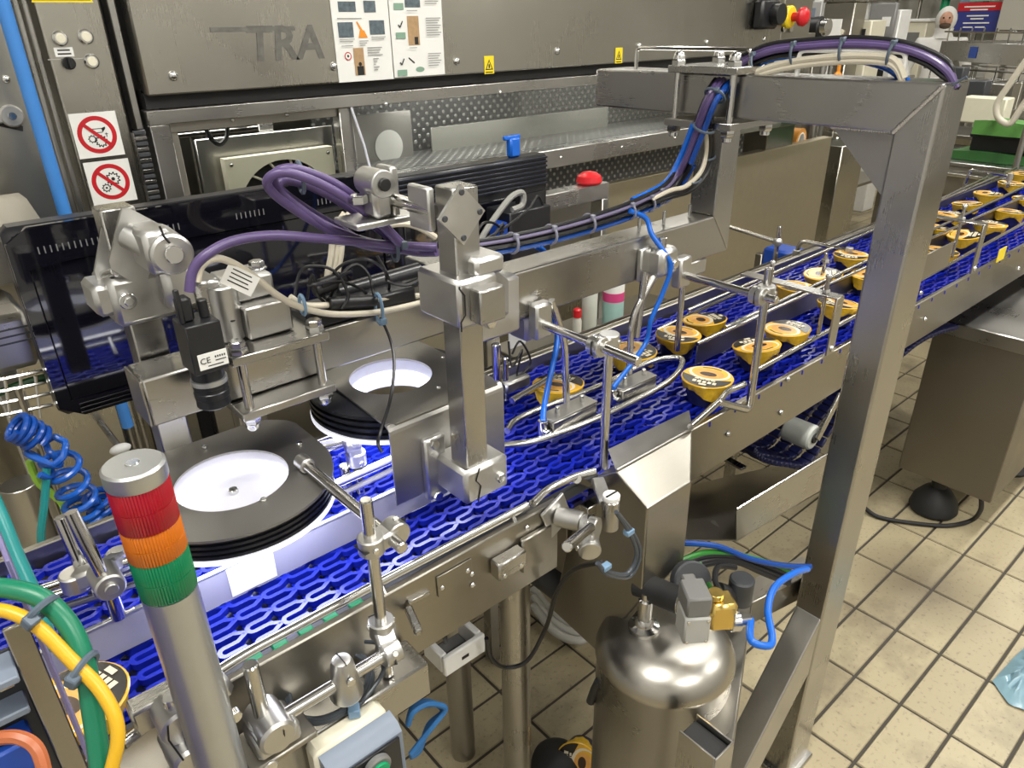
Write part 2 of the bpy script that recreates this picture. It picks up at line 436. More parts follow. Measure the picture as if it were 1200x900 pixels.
class T:
    """a thing: an Empty at the base that parents its parts"""
    def __init__(s, name, label, cat, group=None, kind=None):
        s.e = bpy.data.objects.new(name, None); s.e.empty_display_size = 0.02; COL.objects.link(s.e)
        if label: s.e['label'] = label
        if cat: s.e['category'] = cat
        if group: s.e['group'] = group
        if kind: s.e['kind'] = kind
        s.parts = []
    def part(s, name, mb, mat, parent=None, label=None, **k):
        o = mb.build(name, mat, parent or s.e, **k)
        if label: o['label'] = label
        s.parts.append(o); return o
    def done(s, at=None):
        if at is None:
            pts = [v.co for o in s.parts for v in o.data.vertices]
            lo = [min(p[i] for p in pts) for i in range(3)]; hi = [max(p[i] for p in pts) for i in range(3)]
            at = V(((lo[0] + hi[0]) / 2, (lo[1] + hi[1]) / 2, lo[2]))
        at = V(at); seen = set()
        for o in s.parts:
            if o.data.name in seen: continue
            seen.add(o.data.name); o.data.transform(Matrix.Translation(-at))
        s.e.location = at
        return s.e

def single(name, mb, mat, label, cat, group=None, **k):
    o = mb.build(name, mat, None, **k)
    pts = [v.co for v in o.data.vertices]
    lo = [min(p[i] for p in pts) for i in range(3)]; hi = [max(p[i] for p in pts) for i in range(3)]
    at = V(((lo[0] + hi[0]) / 2, (lo[1] + hi[1]) / 2, lo[2]))
    o.data.transform(Matrix.Translation(-at)); o.location = at
    o['label'] = label; o['category'] = cat
    if group: o['group'] = group
    return o
def copy_tree(o, parent=None):
    c = o.copy(); COL.objects.link(c)
    if parent: c.parent = parent
    for ch in o.children: copy_tree(ch, c)
    return c

def decal(mb, o, u, v, shapes, lift):
    """flat print on a face with origin o and axes u, v: shapes are (material index, [(a,b)...])"""
    nrm = u.cross(v).normalized()
    for i, (mi, poly) in enumerate(shapes):
        mb.mat(mi); off = nrm * (lift * (1 + i * 0.25))
        mb.plane([o + u * a + v * b + off for a, b in poly])
    mb.mat(0)
def circ(cx, cy, r, n=24, ry=None, rot=0):
    ry = r if ry is None else ry
    out = []
    for i in range(n):
        a = 2 * math.pi * i / n; x, y = r * math.cos(a), ry * math.sin(a)
        out.append((cx + x * math.cos(rot) - y * math.sin(rot), cy + x * math.sin(rot) + y * math.cos(rot)))
    return out
def rect(x0, y0, x1, y1): return [(x0, y0), (x1, y0), (x1, y1), (x0, y1)]
def gear(cx, cy, r, t=9):
    out = []
    for i in range(t * 4):
        a = 2 * math.pi * i / (t * 4); q = r * (1.18 if (i % 4) in (1, 2) else 0.92)
        out.append((cx + q * math.cos(a), cy + q * math.sin(a)))
    return out
def band(p, q, w):
    p, q = V((p[0], p[1])), V((q[0], q[1])); d = (q - p).normalized(); n = V((-d.y, d.x)) * w / 2
    return [tuple(p + n), tuple(q + n), tuple(q - n), tuple(p - n)]

# ------------------------------------------------------------------ hall: floor tiles, far walls, ceiling
fl = MB().box(-2.0, 12.5, -2.5, 7.0, -0.06, -0.004, 0).build('floor', GROUT, flat=True); fl['kind'] = 'structure'
TX, TY, TX0, TY0 = 0.2449, 0.1187, 1.824, 0.4668
def tile_mesh(mb, cx, cy):
    a, b_, c = TX / 2 - 0.0035, TY / 2 - 0.0035, 0.002
    k = len(mb.v)
    for (sx, sy, z, q) in [(-1, -1, -0.004, 0), (1, -1, -0.004, 0), (1, 1, -0.004, 0), (-1, 1, -0.004, 0), (-1, -1, 0, c), (1, -1, 0, c), (1, 1, 0, c), (-1, 1, 0, c)]:
        mb.v.append(V((cx + sx * (a - q), cy + sy * (b_ - q), z)))
    mb.face([k + 4, k + 5, k + 6, k + 7])
    for i in range(4): mb.face([k + i, k + (i + 1) % 4, k + 4 + (i + 1) % 4, k + 4 + i])
cells = []
for i in range(-14, 40):
    for j in range(-20, 48):
        cx, cy = TX0 + (i + .5) * TX, TY0 + (j + .5) * TY
        if cx > 11 or (cx > 8.5 and cy > 6) or cy > 6.2: continue
        x, y, z = pix(V((cx, cy, 0)))
        vis = z > 0.3 and -40 < x < 1240 and 150 < y < 960
        # tiles the machinery lets us see: right of the conveyor, under it, and the gaps at the back
        open_ = vis and ((x > 780 and y > 480) or (470 < x < 700 and y > 700) or (x < 170 and 440 < y < 720) or (950 < x < 1020 and 160 < y < 260))
        cells.append((0 if open_ else 1, z if z > 0 else 99, cx, cy))
cells.sort()
one = MB(); tile_mesh(one, 0, 0); t0 = None
for k, (q, z, cx, cy) in enumerate(cells[:300]):
    if t0 is None: t0 = one.build('tile', TILE, fl, flat=True); o = t0
    else: o = t0.copy(); COL.objects.link(o)
    o.location = (cx, cy, random.uniform(-0.0006, 0.0004)); o.parent = fl
rest = MB()
for (q, z, cx, cy) in cells[300:]: tile_mesh(rest, cx, cy)
ro = rest.build('floor_tiles', TILE, fl, flat=True); ro['kind'] = 'stuff'
for nm, a in (('wall_back', (9.9, 10.0, -2.5, 7.0)), ('wall_left', (-2.0, 12.5, 6.5, 6.6))):
    q = MB().box(*a, 0, 4.2, 0).build(nm, WALLM, flat=True); q['kind'] = 'structure'
for nm, a in (('wall_front', (-2.1, -2.0, -2.5, 7.0)), ('wall_near', (-2.0, 12.5, -2.6, -2.5))):
    q = MB().box(*a, 0, 4.2, 0).build(nm, WALLP, flat=True); q['kind'] = 'structure'
q = MB().box(-2.0, 12.5, -2.5, 7.0, 4.2, 4.3, 0).build('ceiling', CEILM, flat=True); q['kind'] = 'structure'

# ------------------------------------------------------------------ conveyor
ZB = 0.900                       # belt surface
YF0, YF1 = 0.640, 0.652          # front side plate
cv = T('belt_conveyor', 'long stainless conveyor side plates running under the blue belt', 'conveyor')
# front plate, near section (bolt-on covers) and far section
xa, xb = P(330, 850, Y=YF0).x, P(655, 580, Y=YF0).x
cv.part('side_plate', MB().box(-0.02, xb, YF0, YF1, 0.800, 0.928, .002), STEEL_D, label='grubby near side plate with bolted covers')
xc, xd = P(800, 500, Y=YF0 + .02).x, 3.9
cv.part('side_plate', MB().box(xc - .12, xd, YF0 + .015, YF1 + .015, 0.785, 0.905, .002), STEEL_D, label='long bare side plate past the guard')
cv.part('side_plate', MB().box(-0.2, xd, 1.052, 1.064, 0.80, 0.925, .002), STEEL_D)
for x in (0.2, 0.75, 1.3, 1.9, 2.5, 3.1, 3.6):
    cv.part('cross_bar', MB().box(x - .02, x + .02, YF1 + .015, 1.052, 0.81, 0.85), STEEL)
# support legs
lg = P(605, 800, Y=.78)
cv.part('leg', MB().cyl((lg.x, .78, 0.0), (lg.x, .78, 0.80), .0285, n=28), STEEL_Z, label='round tube leg under the near plate')
cv.part('leg', MB().cyl((lg.x, .98, 0.0), (lg.x, .98, 0.81), .0285, n=28), STEEL_Z)
for x in (3.5,):
    for y in (.72, 1.0): cv.part('leg', MB().cyl((x, y, 0.0), (x, y, 0.79), .025, n=20), STEEL_Z)
# plates, block and screws on the near side plate
def onfront(px, py): return P(px, py, Y=YF0)
def plateq(px, py, dx, dz, th, mb=None):
    c = onfront(px, py); mb = mb or MB()
    return mb.box(c.x - dx / 2, c.x + dx / 2, YF0 - th, YF0 - .0005, c.z - dz / 2, c.z + dz / 2, .0025)
cv.part('cover_plate', plateq(532, 676, .058, .034, .003), STEEL_D)
cv.part('cover_plate', plateq(625, 640, .060, .060, .010), STEEL_D)
blk = cv.part('sensor_block', plateq(590, 655, .052, .030, .022), STEEL)
mb = MB()
for px, py in ((580, 666), (599, 654)):
    c = onfront(px, py); mb.cyl((c.x, YF0 - .0235, c.z), (c.x, YF0 - .0215, c.z), .0035, n=10)
cv.part('screw', mb, BOLT, blk)
for px, py in ((617, 618), (617, 663), (517, 688), (547, 668), (553, 685), (640, 611), (552, 672)):
    c = onfront(px, py); cv.part('screw', MB().dome((c.x, YF0 - .001, c.z), (0, -1, 0), .0045, .004, 10), BOLT)
for px, py in ((922, 444), (914, 483), (852, 508), (1004, 425), (1078, 343), (1083, 374), (1193, 314)):
    c = P(px, py, Y=YF0 + .015); cv.part('screw', MB().dome((c.x, YF0 + .014, c.z), (0, -1, 0), .006, .006, 10), BOLT)
mb = MB(); c = P(1109, 298, Y=YF0 + .015); cv.part('cover_plate', mb.box(c.x - .15, c.x + .02, YF0 + .011, YF0 + .0145, c.z - .035, c.z + .03), STEEL_D)
c = P(1173, 298, Y=YF0 + .015)
cv.part('yellow_sticker', MB().box(c.x - .03, c.x + .03, YF0 + .0125, YF0 + .0148, c.z - .02, c.z + .02, .0002), YEL)
# wear strip with green inserts along the near edge
ws = cv.part('wear_strip', MB().box(-.05, xb + .1, YF1, YF1 + .010, .905, .925), DKGREY)
for px, py in ((330, 758), (361, 742), (390, 726), (418, 708), (300, 774)):
    c = P(px, py, Z=.926); cv.part('green_insert', MB().box(c.x - .009, c.x + .009, YF1 - .001, YF1 + .011, .915, .9275), GREENP, ws)
# sub-frame beam end block at lower left (box beam bolted to the plate)
cv.done((0, .85, 0))

# belt: rows of hooked links across the width
belt = T('conveyor_belt', 'blue plastic modular conveyor belt with open hooked links', 'conveyor belt')
LP, LW = 0.041, 0.0302
def link(mb):
    """one link: an open hoop reaching back over the row behind, wings either side, hinge barrel below"""
    t = 0.0075
    def strip(pts, wd, z0, z1):
        k = len(mb.v); n = len(pts)
        for i, (x, y) in enumerate(pts):
            a = V(pts[max(i - 1, 0)]); b_ = V(pts[min(i + 1, n - 1)]); d = (b_ - a).normalized(); nn = V((-d.y, d.x)) * wd / 2
            for z in (z0, z1):
                mb.v.append(V((x + nn.x, y + nn.y, z))); mb.v.append(V((x - nn.x, y - nn.y, z)))
        for i in range(n - 1):
            a, b2 = k + 4 * i, k + 4 * i + 4
            mb.face([a + 2, a + 3, b2 + 3, b2 + 2]); mb.face([a, a + 2, b2 + 2, b2]); mb.face([a + 1, b2 + 1, b2 + 3, a + 3])
        mb.face([k, k + 1, k + 3, k + 2]); e = k + 4 * (n - 1); mb.face([e, e + 2, e + 3, e + 1])
    h = LW * 0.235
    hoop = [(0.0185, -LW / 2), (0.0165, -LW * .44), (0.006, -h), (-0.012, -h)]
    for i in range(1, 6):
        a = -math.pi / 2 - math.pi * i / 6; hoop.append((-0.012 + h * math.cos(a), h * math.sin(a)))
    hoop += [(-0.012, h), (0.006, h), (0.0165, LW * .44), (0.0185, LW / 2)]
    strip(hoop, 0.0060, -0.009, 0.0)
    strip([(-0.010, 0), (0.013, 0)], 0.0046, -0.013, -0.0055)
    strip([(0.010, -LW / 2), (0.010, LW / 2)], 0.006, -0.015, -0.008)
    strip([(-0.016, -LW / 2), (-0.016, LW / 2)], 0.005, -0.018, -0.012)
lm = MB(); link(lm)
y0 = .662; NY = 13
pos = []
for i in range(-6, 95):
    for j in range(NY):
        x = i * LP; y = y0 + (j + (.27 if i % 2 else .73)) * LW
        px, py, z = pix(V((x, y, ZB)))
        hid = 1 if (j > 6 and px > 175 and px < 440 and py < 600) else 0
        pos.append((hid + (1 if not (-30 < px < 1230 and py < 930) else 0), z, x, y))
pos.sort()
l0 = None
for k, (q, z, x, y) in enumerate(pos[:300]):
    if l0 is None: l0 = lm.build('belt_link', BLUEP, belt.e, ang=50); o = l0
    else: o = l0.copy(); COL.objects.link(o); o.parent = belt.e
    o.location = (x, y, ZB)
rm = MB()
for (q, z, x, y) in pos[300:]:
    k = len(rm.v); rm.v += [p + V((x, y, ZB)) for p in lm.v]; rm.f += [tuple(a + k for a in f) for f in lm.f]; rm.m += lm.m
bo = rm.build('belt_links', BLUEP, belt.e, ang=50); bo['kind'] = 'stuff'
belt.part('belt_underlay', MB().box(-.3, 3.9, .660, 1.050, ZB - .024, ZB - .016, 0), BLUED)
# sagging return run below, beyond the guard
rs = MB(); prof = [P(868, 520, Y=.72), P(880, 532, Y=.72), P(905, 538, Y=.72), P(935, 536, Y=.72), P(975, 480, Y=.72), P(1060, 400, Y=.72), P(1110, 380, Y=.72)]
sp = spline(prof, 5)
for a, b_ in zip(sp, sp[1:]):
    d = b_ - a
    if d.length < 1e-5: continue
    n = max(1, int(d.length / .02))
    for k in range(n):
        c = a + d * ((k + .5) / n); dn = d.normalized()
        for j in range(9): rs.obox((c.x, .70 + j * .036, c.z + (.004 if j % 2 else 0)), dn * (d.length / n * .42), EY * .015, dn.cross(EY) * .006, .002)
so = belt.part('return_run', rs, BLUED); so['kind'] = 'stuff'
belt.e.location = (0, 0, 0)

# ------------------------------------------------------------------ dessert cups
cup_e = None
def make_cup():
    """origin at the foot; lid slightly dished, crimped skirt"""
    t = T('dessert_cup', 'x', 'cup', 'dessert cups on the belt')
    t.part('body', MB().lathe((0, 0, 0), EZ, [(.031, 0), (.034, .002), (.040, .040), (.042, .046)], 28), NAVY)
    mb = MB(); n = 36; k = 0
    for i, (r, z) in enumerate([(.0418, .027), (.0450, .036), (.0478, .047), (.0488, .050)]):
        for j in range(n):
            a = 2 * math.pi * j / n; rr = r + (.0010 if j % 2 else -.0010); zz = z + (0.009 * math.sin(3 * a) if i == 0 else 0)
            mb.v.append(V((rr * math.cos(a), rr * math.sin(a), zz)))
    for i in range(3):
        for j in range(n): mb.face([i * n + j, i * n + (j + 1) % n, (i + 1) * n + (j + 1) % n, (i + 1) * n + j])
    t.part('foil_skirt', mb, CUPY)
    t.part('lid', MB().lathe((0, 0, .049), EZ, [(.0485, 0), (.050, .001), (.0485, .0026), (.044, .0022), (.0005, .0028)], 36), LIDY)
    mb = MB(); S = .047
    half = [(-.002, -.0465), (-.008, -.03), (-.012, -.012), (-.012, .012), (-.008, .03), (-.002, .0465)] + [(.0475 * math.cos(a), .0475 * math.sin(a)) for a in [math.radians(d) for d in range(96, 266, 10)]]
    sh = [(0, half), (2, circ(.015, 0, .031, 28, .040)), (4, circ(.018, 0, .0265, 26, .035)), (1, circ(.013, 0, .021, 24, .029)), (3, circ(.010, .001, .0095, 18, .0165)), (3, band((.036, -.018), (.0405, .0), .003)), (3, band((.0405, .0), (.036, .018), .003))]
    for k2 in range(5): sh.append((2, rect(-.033, -.024 + k2 * .0095, -.023, -.017 + k2 * .0095)))
    for k2 in range(4): sh.append((2, rect(-.020, -.020 + k2 * .0105, -.0155, -.012 + k2 * .0105)))
    sh.append((2, rect(-.043, -.008, -.036, .006)))
    decal(mb, V((0, 0, .0518)), EX, EY, [(m, p) for m, p in sh], .00025)
    t.part('lid_print', mb, [LIDK, LIDO, LIDC, LIDB, LIDY], flat=True)
    return t.e
proto = make_cup()
used = [False]
def cup(px, py, rz, label, tx=0, ty=0, z=ZB, zt=.052):
    c = P(px, py, Z=z + zt)
    e = proto if not used[0] else copy_tree(proto)
    used[0] = True
    e['label'] = label
    e.location = (c.x, c.y, z); e.rotation_euler = (tx, ty, rz)
    return e
r = math.radians
cup(829, 441, r(20), 'black and yellow dessert cup nearest the blue guard end of the near lane')
cup(891, 404, r(-120), 'dessert cup with mottled brown lid behind the upright rod on the near lane', .10, -.12)
cup(925, 384, r(170), 'dessert cup with bright lid just past the brown lidded one', .05, .05)
cup(982, 355, r(-20), 'dessert cup beside the flat bracket leg on the near lane', -.04, .1)
cup(1020, 322, r(80), 'dessert cup half hidden by the left edge of the gantry post')
cup(1101, 293, r(40), 'dessert cup just right of the gantry post on the near lane', .08)
cup(1133, 274, r(100), 'second dessert cup right of the gantry post on the near lane', -.1, .1)
cup(1161, 262, r(200), 'dessert cup under the far flat bracket on the near lane')
cup(1183, 247, r(60), 'dessert cup by the right picture edge on the near lane', .08)
cup(1204, 232, r(10), 'dessert cup cut by the right picture edge on the near lane')
cup(655, 449, r(200), 'dessert cup standing alone behind the blue air tube', .05, -.05)
cup(795, 391, r(15), 'first dessert cup of the far lane behind the thin upright rod')
cup(829, 374, r(150), 'dessert cup with brown lid touching the first cup of the far lane', .1, .08)
cup(932, 335, r(60), 'dessert cup below the flat bracket on the far lane', .05)
cup(966, 320, r(120), 'dessert cup between flat bracket and gantry post on the far lane', -.06, .06)
cup(998, 298, r(10), 'dessert cup touching the left edge of the gantry post on the far lane')
cup(1092, 265, r(70), 'dessert cup just right of the gantry post on the far lane', .06)
cup(1112, 250, r(160), 'second dessert cup right of the gantry post on the far lane')
cup(1135, 238, r(30), 'third dessert cup right of the gantry post on the far lane', -.08, .05)
cup(1158, 226, r(100), 'fourth dessert cup right of the gantry post on the far lane')
cup(1185, 214, r(0), 'fifth dessert cup right of the gantry post on the far lane', .05)
cup(1200, 203, r(80), 'dessert cup cut by the right picture edge on the far lane')
cup(742, 410, r(90), 'dessert cup mostly hidden behind the second air tube')
cup(90, 818, r(200), 'dessert cup behind the green and yellow cables at lower left', 0, 0)
e = cup(683, 876, r(-60), 'dessert cup lying on the floor tiles left of the tank', r(75), 0, .045, 0)
def letters(t, name, text, o, u, v, size, mat, parent=None, shear=0.0, space=1.0, ext=.0001, bold=0):
    """lettering as real mesh, laid on a face with origin o and axes u, v"""
    cf = bpy.data.curves.new('lettering', 'FONT'); cf.body = text; cf.size = size; cf.extrude = ext; cf.shear = shear; cf.space_character = space; cf.offset = bold; cf.resolution_u = 2
    tmp = bpy.data.objects.new('lettering', cf); COL.objects.link(tmp)
    me = bpy.data.meshes.new_from_object(tmp.evaluated_get(bpy.context.evaluated_depsgraph_get()))
    bpy.data.objects.remove(tmp)
    u, v = V(u).normalized(), V(v).normalized(); n = u.cross(v)
    me.transform(Matrix(((u.x, v.x, n.x, o.x), (u.y, v.y, n.y, o.y), (u.z, v.z, n.z, o.z), (0, 0, 0, 1))))
    me.name = name; me.materials.clear(); me.materials.append(mat)
    ob = bpy.data.objects.new(name, me); COL.objects.link(ob); ob.parent = parent or t.e
    t.parts.append(ob); return ob

# ------------------------------------------------------------------ clamps for round rods
def clamp(t, pa, axa, pb, axb, rr=.008, name='clamp', label=None, mat=None, length=3.0):
    """cross clamp: one sleeve on each rod, joined by a waist, with split lines and cap screws"""
    pa, pb, axa, axb = V(pa), V(pb), V(axa).normalized(), V(axb).normalized()
    mat = mat or CAST; mb = MB(); R_ = rr * 2.05; L = rr * length
    mb.cyl(pa - axa * L / 2, pa + axa * L / 2, R_, n=24, b=.0015); mb.cyl(pb - axb * L / 2, pb + axb * L / 2, R_, n=24, b=.0015)
    d = pb - pa
    if d.length > 1e-4:
        up = axa if abs(d.normalized().dot(axa)) < .9 else axb
        mb.bar(pa, pb, R_ * 1.6, L * .92, up=up, b=.003)
    c = t.part(name, mb, mat, label=label)
    dn = d.normalized() if d.length > 1e-4 else perp(axa)[0]
    m2 = MB()
    for p, ax, s in ((pa, axa, -1), (pb, axb, 1)):
        side = ax.cross(dn).normalized()
        if side.length < .5: side = perp(ax)[0]
        e = p + dn * s * R_ * .55
        # split line ring
        u = dn * s; 
        m2.obox(p + u * R_ * .80, u * R_ * .24, ax * .0006, side * R_ * .75, 0)
    t.part('split_line', m2, INK, c)
    for p, ax, s in ((pa, axa, -1), (pb, axb, 1)):
        side = ax.cross(dn).normalized()
        for sg in (-1, 1):
            q = p + dn * s * R_ * .25 + ax * L * .0 + side * sg * R_ * .93
            t.part('cap_screw', MB().cyl(q, q + side * sg * rr * .35, rr * .55, n=12), BOLT, c)
    return c
def ycoll(t, p, ax, r, l, name='collar', mat=None):
    return t.part(name, MB().cyl(V(p) - V(ax).normalized() * l / 2, V(p) + V(ax).normalized() * l / 2, r, n=24, b=.002), mat or CAST)

# ------------------------------------------------------------------ gantry
GX0, GX1, GY0, GY1 = 1.172, 1.264, .430, .488
gt = T('gantry_frame', 'tall welded stainless gantry arching over the conveyor with diagonal foot brace', 'gantry')
zt0, zt1 = 1.4135, 1.4835
gt.part('post', MB().prism([(GX0, GY0, 0), (GX0, GY1, 0), (GX0, GY1, zt0), (GX0, GY0, zt1)], (GX1 - GX0, 0, 0)), STEEL_Z, bevel=.004)
gt.parts[-1].data.name = 'post'
gt.part('top_beam', MB().prism([(GX0, GY0, zt1), (GX0, GY1, zt0), (GX0, 1.090, zt0), (GX0, 1.090, zt1)], (GX1 - GX0, 0, 0)), steel('brushed_steel_cross', stretch=(60, 1.2, 60)), bevel=.003)
def beadline(a, b_, r, n):
    mb = MB(); a, b_ = V(a), V(b_)
    for i in range(n): mb.ball(a + (b_ - a) * ((i + .5) / n), r, 6, (1, 1, 1))
    return mb
gt.part('weld_seam', beadline((GX0, GY0 + .003, zt1 - .003), (GX0, GY1, zt0), .0042, 30), BEAD)
gx = 1.186
ga, gb = P(975, 147, X=gx), P(1027, 231, X=gx)
gt.part('gusset', MB().prism([(gx, GY1, zt0), (gx, ga.y, zt0), (gx, GY1, gb.z)], (.006, 0, 0)), STEEL_B, label='triangular gusset plate with rough weld beads')
gt.part('weld_seam', beadline((gx, GY1, zt0 - .001), (gx, ga.y, zt0 - .001), .0042, 26), BEAD)
gt.part('weld_seam', beadline((gx, GY1 + .001, zt0), (gx, GY1 + .001, gb.z), .0030, 34), BEAD)
# diagonal brace to a forward foot
b0, b1 = P(977, 700, Y=GY0), P(878, 895, Y=GY0)
bz = b0.z; dirb = (b1 - b0).normalized()
end = b0 + dirb * ((b0.z - .02) / -dirb.z)
gt.part('brace', MB().prism([(GX0, GY0 + .002, b0.z + (GX0 - b0.x) * dirb.z / dirb.x), (end.x, GY0 + .002, end.z), (end.x + .11, GY0 + .002, end.z), (GX0, GY0 + .002, b0.z + (GX0 - b0.x) * dirb.z / dirb.x - .15)], (0, GY1 - GY0 - .004, 0)), STEEL, bevel=.003, label='diagonal square tube brace')
gt.part('base_foot', MB().box(GX0 - .01, GX1 + .01, GY0 - .01, GY1 + .01, .0, .012, .002), STEEL)
# end cap, cable saddles
gt.part('end_cap', MB().box(GX0 + .002, GX1 - .002, 1.090, 1.093, zt0 + .002, zt1 - .002), STEEL)
for y0_, y1_, px in ((1.06, .80, 0), ):
    h0 = P(745, 85, X=1.21); h1 = P(880, 68, X=1.21)
    mb = MB().tube(fillet([(1.21, h0.y, zt1), (1.21, h0.y, zt1 + .038), (1.21, h1.y, zt1 + .038), (1.21, h1.y, zt1)], .012), .0035, 8)
    gt.part('cable_saddle', mb, ROD, label='thin bent rod loop on the beam end')
h0 = P(1057, 92, X=1.21); h1 = P(940, 68, X=1.21)
gt.part('cable_saddle', MB().tube(fillet([(1.21, h0.y, zt1), (1.21, h0.y, zt1 + .038), (1.21, h0.y + .17, zt1 + .038), (1.21, h0.y + .17, zt1)], .012), .0045, 8), WHITE, label='ivory bent rod loop carrying the cables')
gt.done((1.2, .48, 0))

# ------------------------------------------------------------------ hanging arm below the beam
LY0, LY1, LZ0, LZ1 = .820, .880, 1.142, 1.222
ar = T('hanging_arm', 'L-shaped stainless tube arm clamped under the gantry beam and reaching left', 'support arm')
hx0, hx1 = 1.232, 1.292
cy_ = (LY0 + LY1) / 2
ar.part('drop_tube', MB().prism([(hx0, LY0, LZ1), (hx0, LY0, 1.394), (hx1, LY0, 1.394), (hx1, LY0, LZ0)], (0, LY1 - LY0, 0)), STEEL_Z, bevel=.003)
ar.part('arm_tube', MB().prism([(.700, LY0, LZ0), (.700, LY0, LZ1), (hx0, LY0, LZ1), (hx1, LY0, LZ0)], (0, LY1 - LY0, 0)), STEEL, bevel=.003)
ar.part('return_tube', MB().box(.640, .700, LY0 + .005, 1.02, LZ0, LZ1, .002), steel('brushed_steel_cross'), label='short cross tube behind the square post')
for z, nm in ((1.399, 'lower_clamp_plate'), (1.4885, 'upper_clamp_plate')):
    ar.part(nm, MB().box(1.145, 1.296, .748, .892, z - .004, z + .008, .001), STEEL)
for x in (1.158, 1.279):
    for y in (.762, .878):
        rd = ar.part('threaded_rod', MB().cyl((x, y, 1.380), (x, y, 1.516), .006, n=14), ROD)
        ar.part('nut', MB().hexb((x, y, 1.4965), EZ, .013, .010).dome((x, y, 1.5065), EZ, .011, .014), BOLT, rd)
        ar.part('nut', MB().hexb((x, y, 1.395), -EZ, .013, .012).cyl((x, y, 1.383), (x, y, 1.375), .009, n=12), BOLT, rd)
ar.done()

# ------------------------------------------------------------------ square post with the light shield (right inspection head)
BX, BY, BH = .527, .712, .019
pb = T('inspection_post', 'square stainless post with diamond flange carrying the folded light shield', 'post')
ptop = P(532, 217, Y=BY).z
pb.part('post', MB().box(BX - BH, BX + BH, BY - BH, BY + BH, 1.0, ptop, .002), STEEL_Z)
# diamond flange on the right (+X would be hidden) face: seen on the -Y side, turned 45 degrees
fc = P(541, 252, Y=BY - BH - .003); s_ = .036
dm = [(fc.x, BY - BH, fc.z + s_), (fc.x + s_ * .95, BY - BH, fc.z), (fc.x, BY - BH, fc.z - s_), (fc.x - s_ * .95, BY - BH, fc.z)]
fl_ = pb.part('diamond_flange', MB().prism(dm, (0, -.005, 0)), CAST)
mb = MB()
for dx, dz in ((0, .027), (0, -.027), (.026, 0), (-.026, 0)): mb.cyl((fc.x + dx, BY - BH - .004, fc.z + dz), (fc.x + dx, BY - BH - .0065, fc.z + dz), .004, n=12)
pb.part('screw', mb, DKGREY, fl_)
# main clamp block joining post and arm
def zat(py, px=545): return P(px, py, Y=BY - .03).z
z0, z1 = zat(382), zat(316)
mb = MB().box(BX - .034, BX + .030, BY - .040, BY + .05, z0, z1 - .010, .005).box(P(556, 350, Y=.80).x, .706, .800, LY1 - .005, LZ0 - .008, LZ1 + .004, .005).bar((BX + .02, BY + .01, (z0 + z1) / 2), (.69, .84, (LZ0 + LZ1) / 2), .05, .06, b=.006)
mb.box(BX - .002, BX + .045, BY - .036, BY + .03, z1 - .014, z1 + .010, .005)
ck = pb.part('post_clamp', mb, CAST)
mb = MB().box(BX - .018, BX + .022, BY - .062, BY - .040, z0 + .008, z0 + .052, .002)
pb.part('tube_stub', mb, STEEL, ck)
for px, py in ((572, 322), (572, 378)):
    c = P(px + 4, py, Y=.79); pb.part('clamp_bolt', MB().hexb((c.x, .800, c.z), (0, -1, 0), .0105, .012), BOLT, ck)
mb = MB(); zz = [z1 - .014, z0 + .055, z0 + .045, z0 + .020, z0 + .012, z0]; xs = [-.034, -.034, -.027, -.027, -.034, -.034]
mb.tube([(BX + xs[i], BY - .0425, zz[i]) for i in range(6)], .0011, 6)
pb.part('split_line', mb, INK, ck)
# folded shield with round opening and ring light under it
SY = .765
x0, x1 = P(461, 550, Y=SY).x, P(591, 500, Y=SY).x
zb_ = P(469, 591, Y=SY).z; ztp = 1.078
N = 48
hc = P(458, 440, Z=ztp)
hr = (P(409, 441, Z=ztp) - P(508, 441, Z=ztp)).length / 2 * .97
def roundrect(cx, cy, pts, n):
    """resample a polygon into n points by angle about a centre"""
    out = []
    for i in range(n):
        a = 2 * math.pi * i / n; d = V((math.cos(a), math.sin(a)))
        best = None
        for p, q in zip(pts, pts[1:] + pts[:1]):
            p, q = V(p) - V((cx, cy)), V(q) - V((cx, cy)); e = q - p
            den = d.x * e.y - d.y * e.x
            if abs(den) < 1e-9: continue
            t_ = (p.x * e.y - p.y * e.x) / den; s2 = (p.x * d.y - p.y * d.x) / den
            if t_ > 0 and -1e-6 <= s2 <= 1 + 1e-6: best = t_ if best is None else min(best, t_)
        out.append((cx + d.x * best, cy + d.y * best))
    return out
a1 = P(383, 447, Z=ztp)
poly = [(x0, SY + .004), (x1, SY + .004), (x1, SY + .26), (a1.x + .02, SY + .26), (a1.x, a1.y)]
outer = [V((x, y, ztp)) for x, y in roundrect(hc.x, hc.y, poly, N)]
inner = [V((hc.x + hr * math.cos(2 * math.pi * i / N), hc.y + hr * math.sin(2 * math.pi * i / N), ztp)) for i in range(N)]
sh = pb.part('shield_top', MB().ringp(outer, inner, (0, 0, -.003)), STEEL_B, label='grey shield plate with round opening')
mb = MB()
mb.prism([(x0, SY, ztp - .012), (x1, SY, ztp - .012), (x1, SY, zb_), (x0, SY, zb_)], (0, .003, 0))
for i in range(4):
    a, b_ = math.pi / 2 * i / 4, math.pi / 2 * (i + 1) / 4
    mb.prism([(x0, SY + .012 - .012 * math.cos(a), ztp - .012 + .012 * math.sin(a)), (x0, SY + .012 - .012 * math.cos(b_), ztp - .012 + .012 * math.sin(b_)), (x0, SY + .012 - .0095 * math.cos(b_), ztp - .012 + .0095 * math.sin(b_)), (x0, SY + .012 - .0095 * math.cos(a), ztp - .012 + .0095 * math.sin(a))], (x1 - x0, 0, 0))
pb.part('shield_apron', mb, steel('brushed_steel_apron', (0.47, 0.46, 0.44), .34, .5), label='folded down front apron of the shield')
mb = MB()
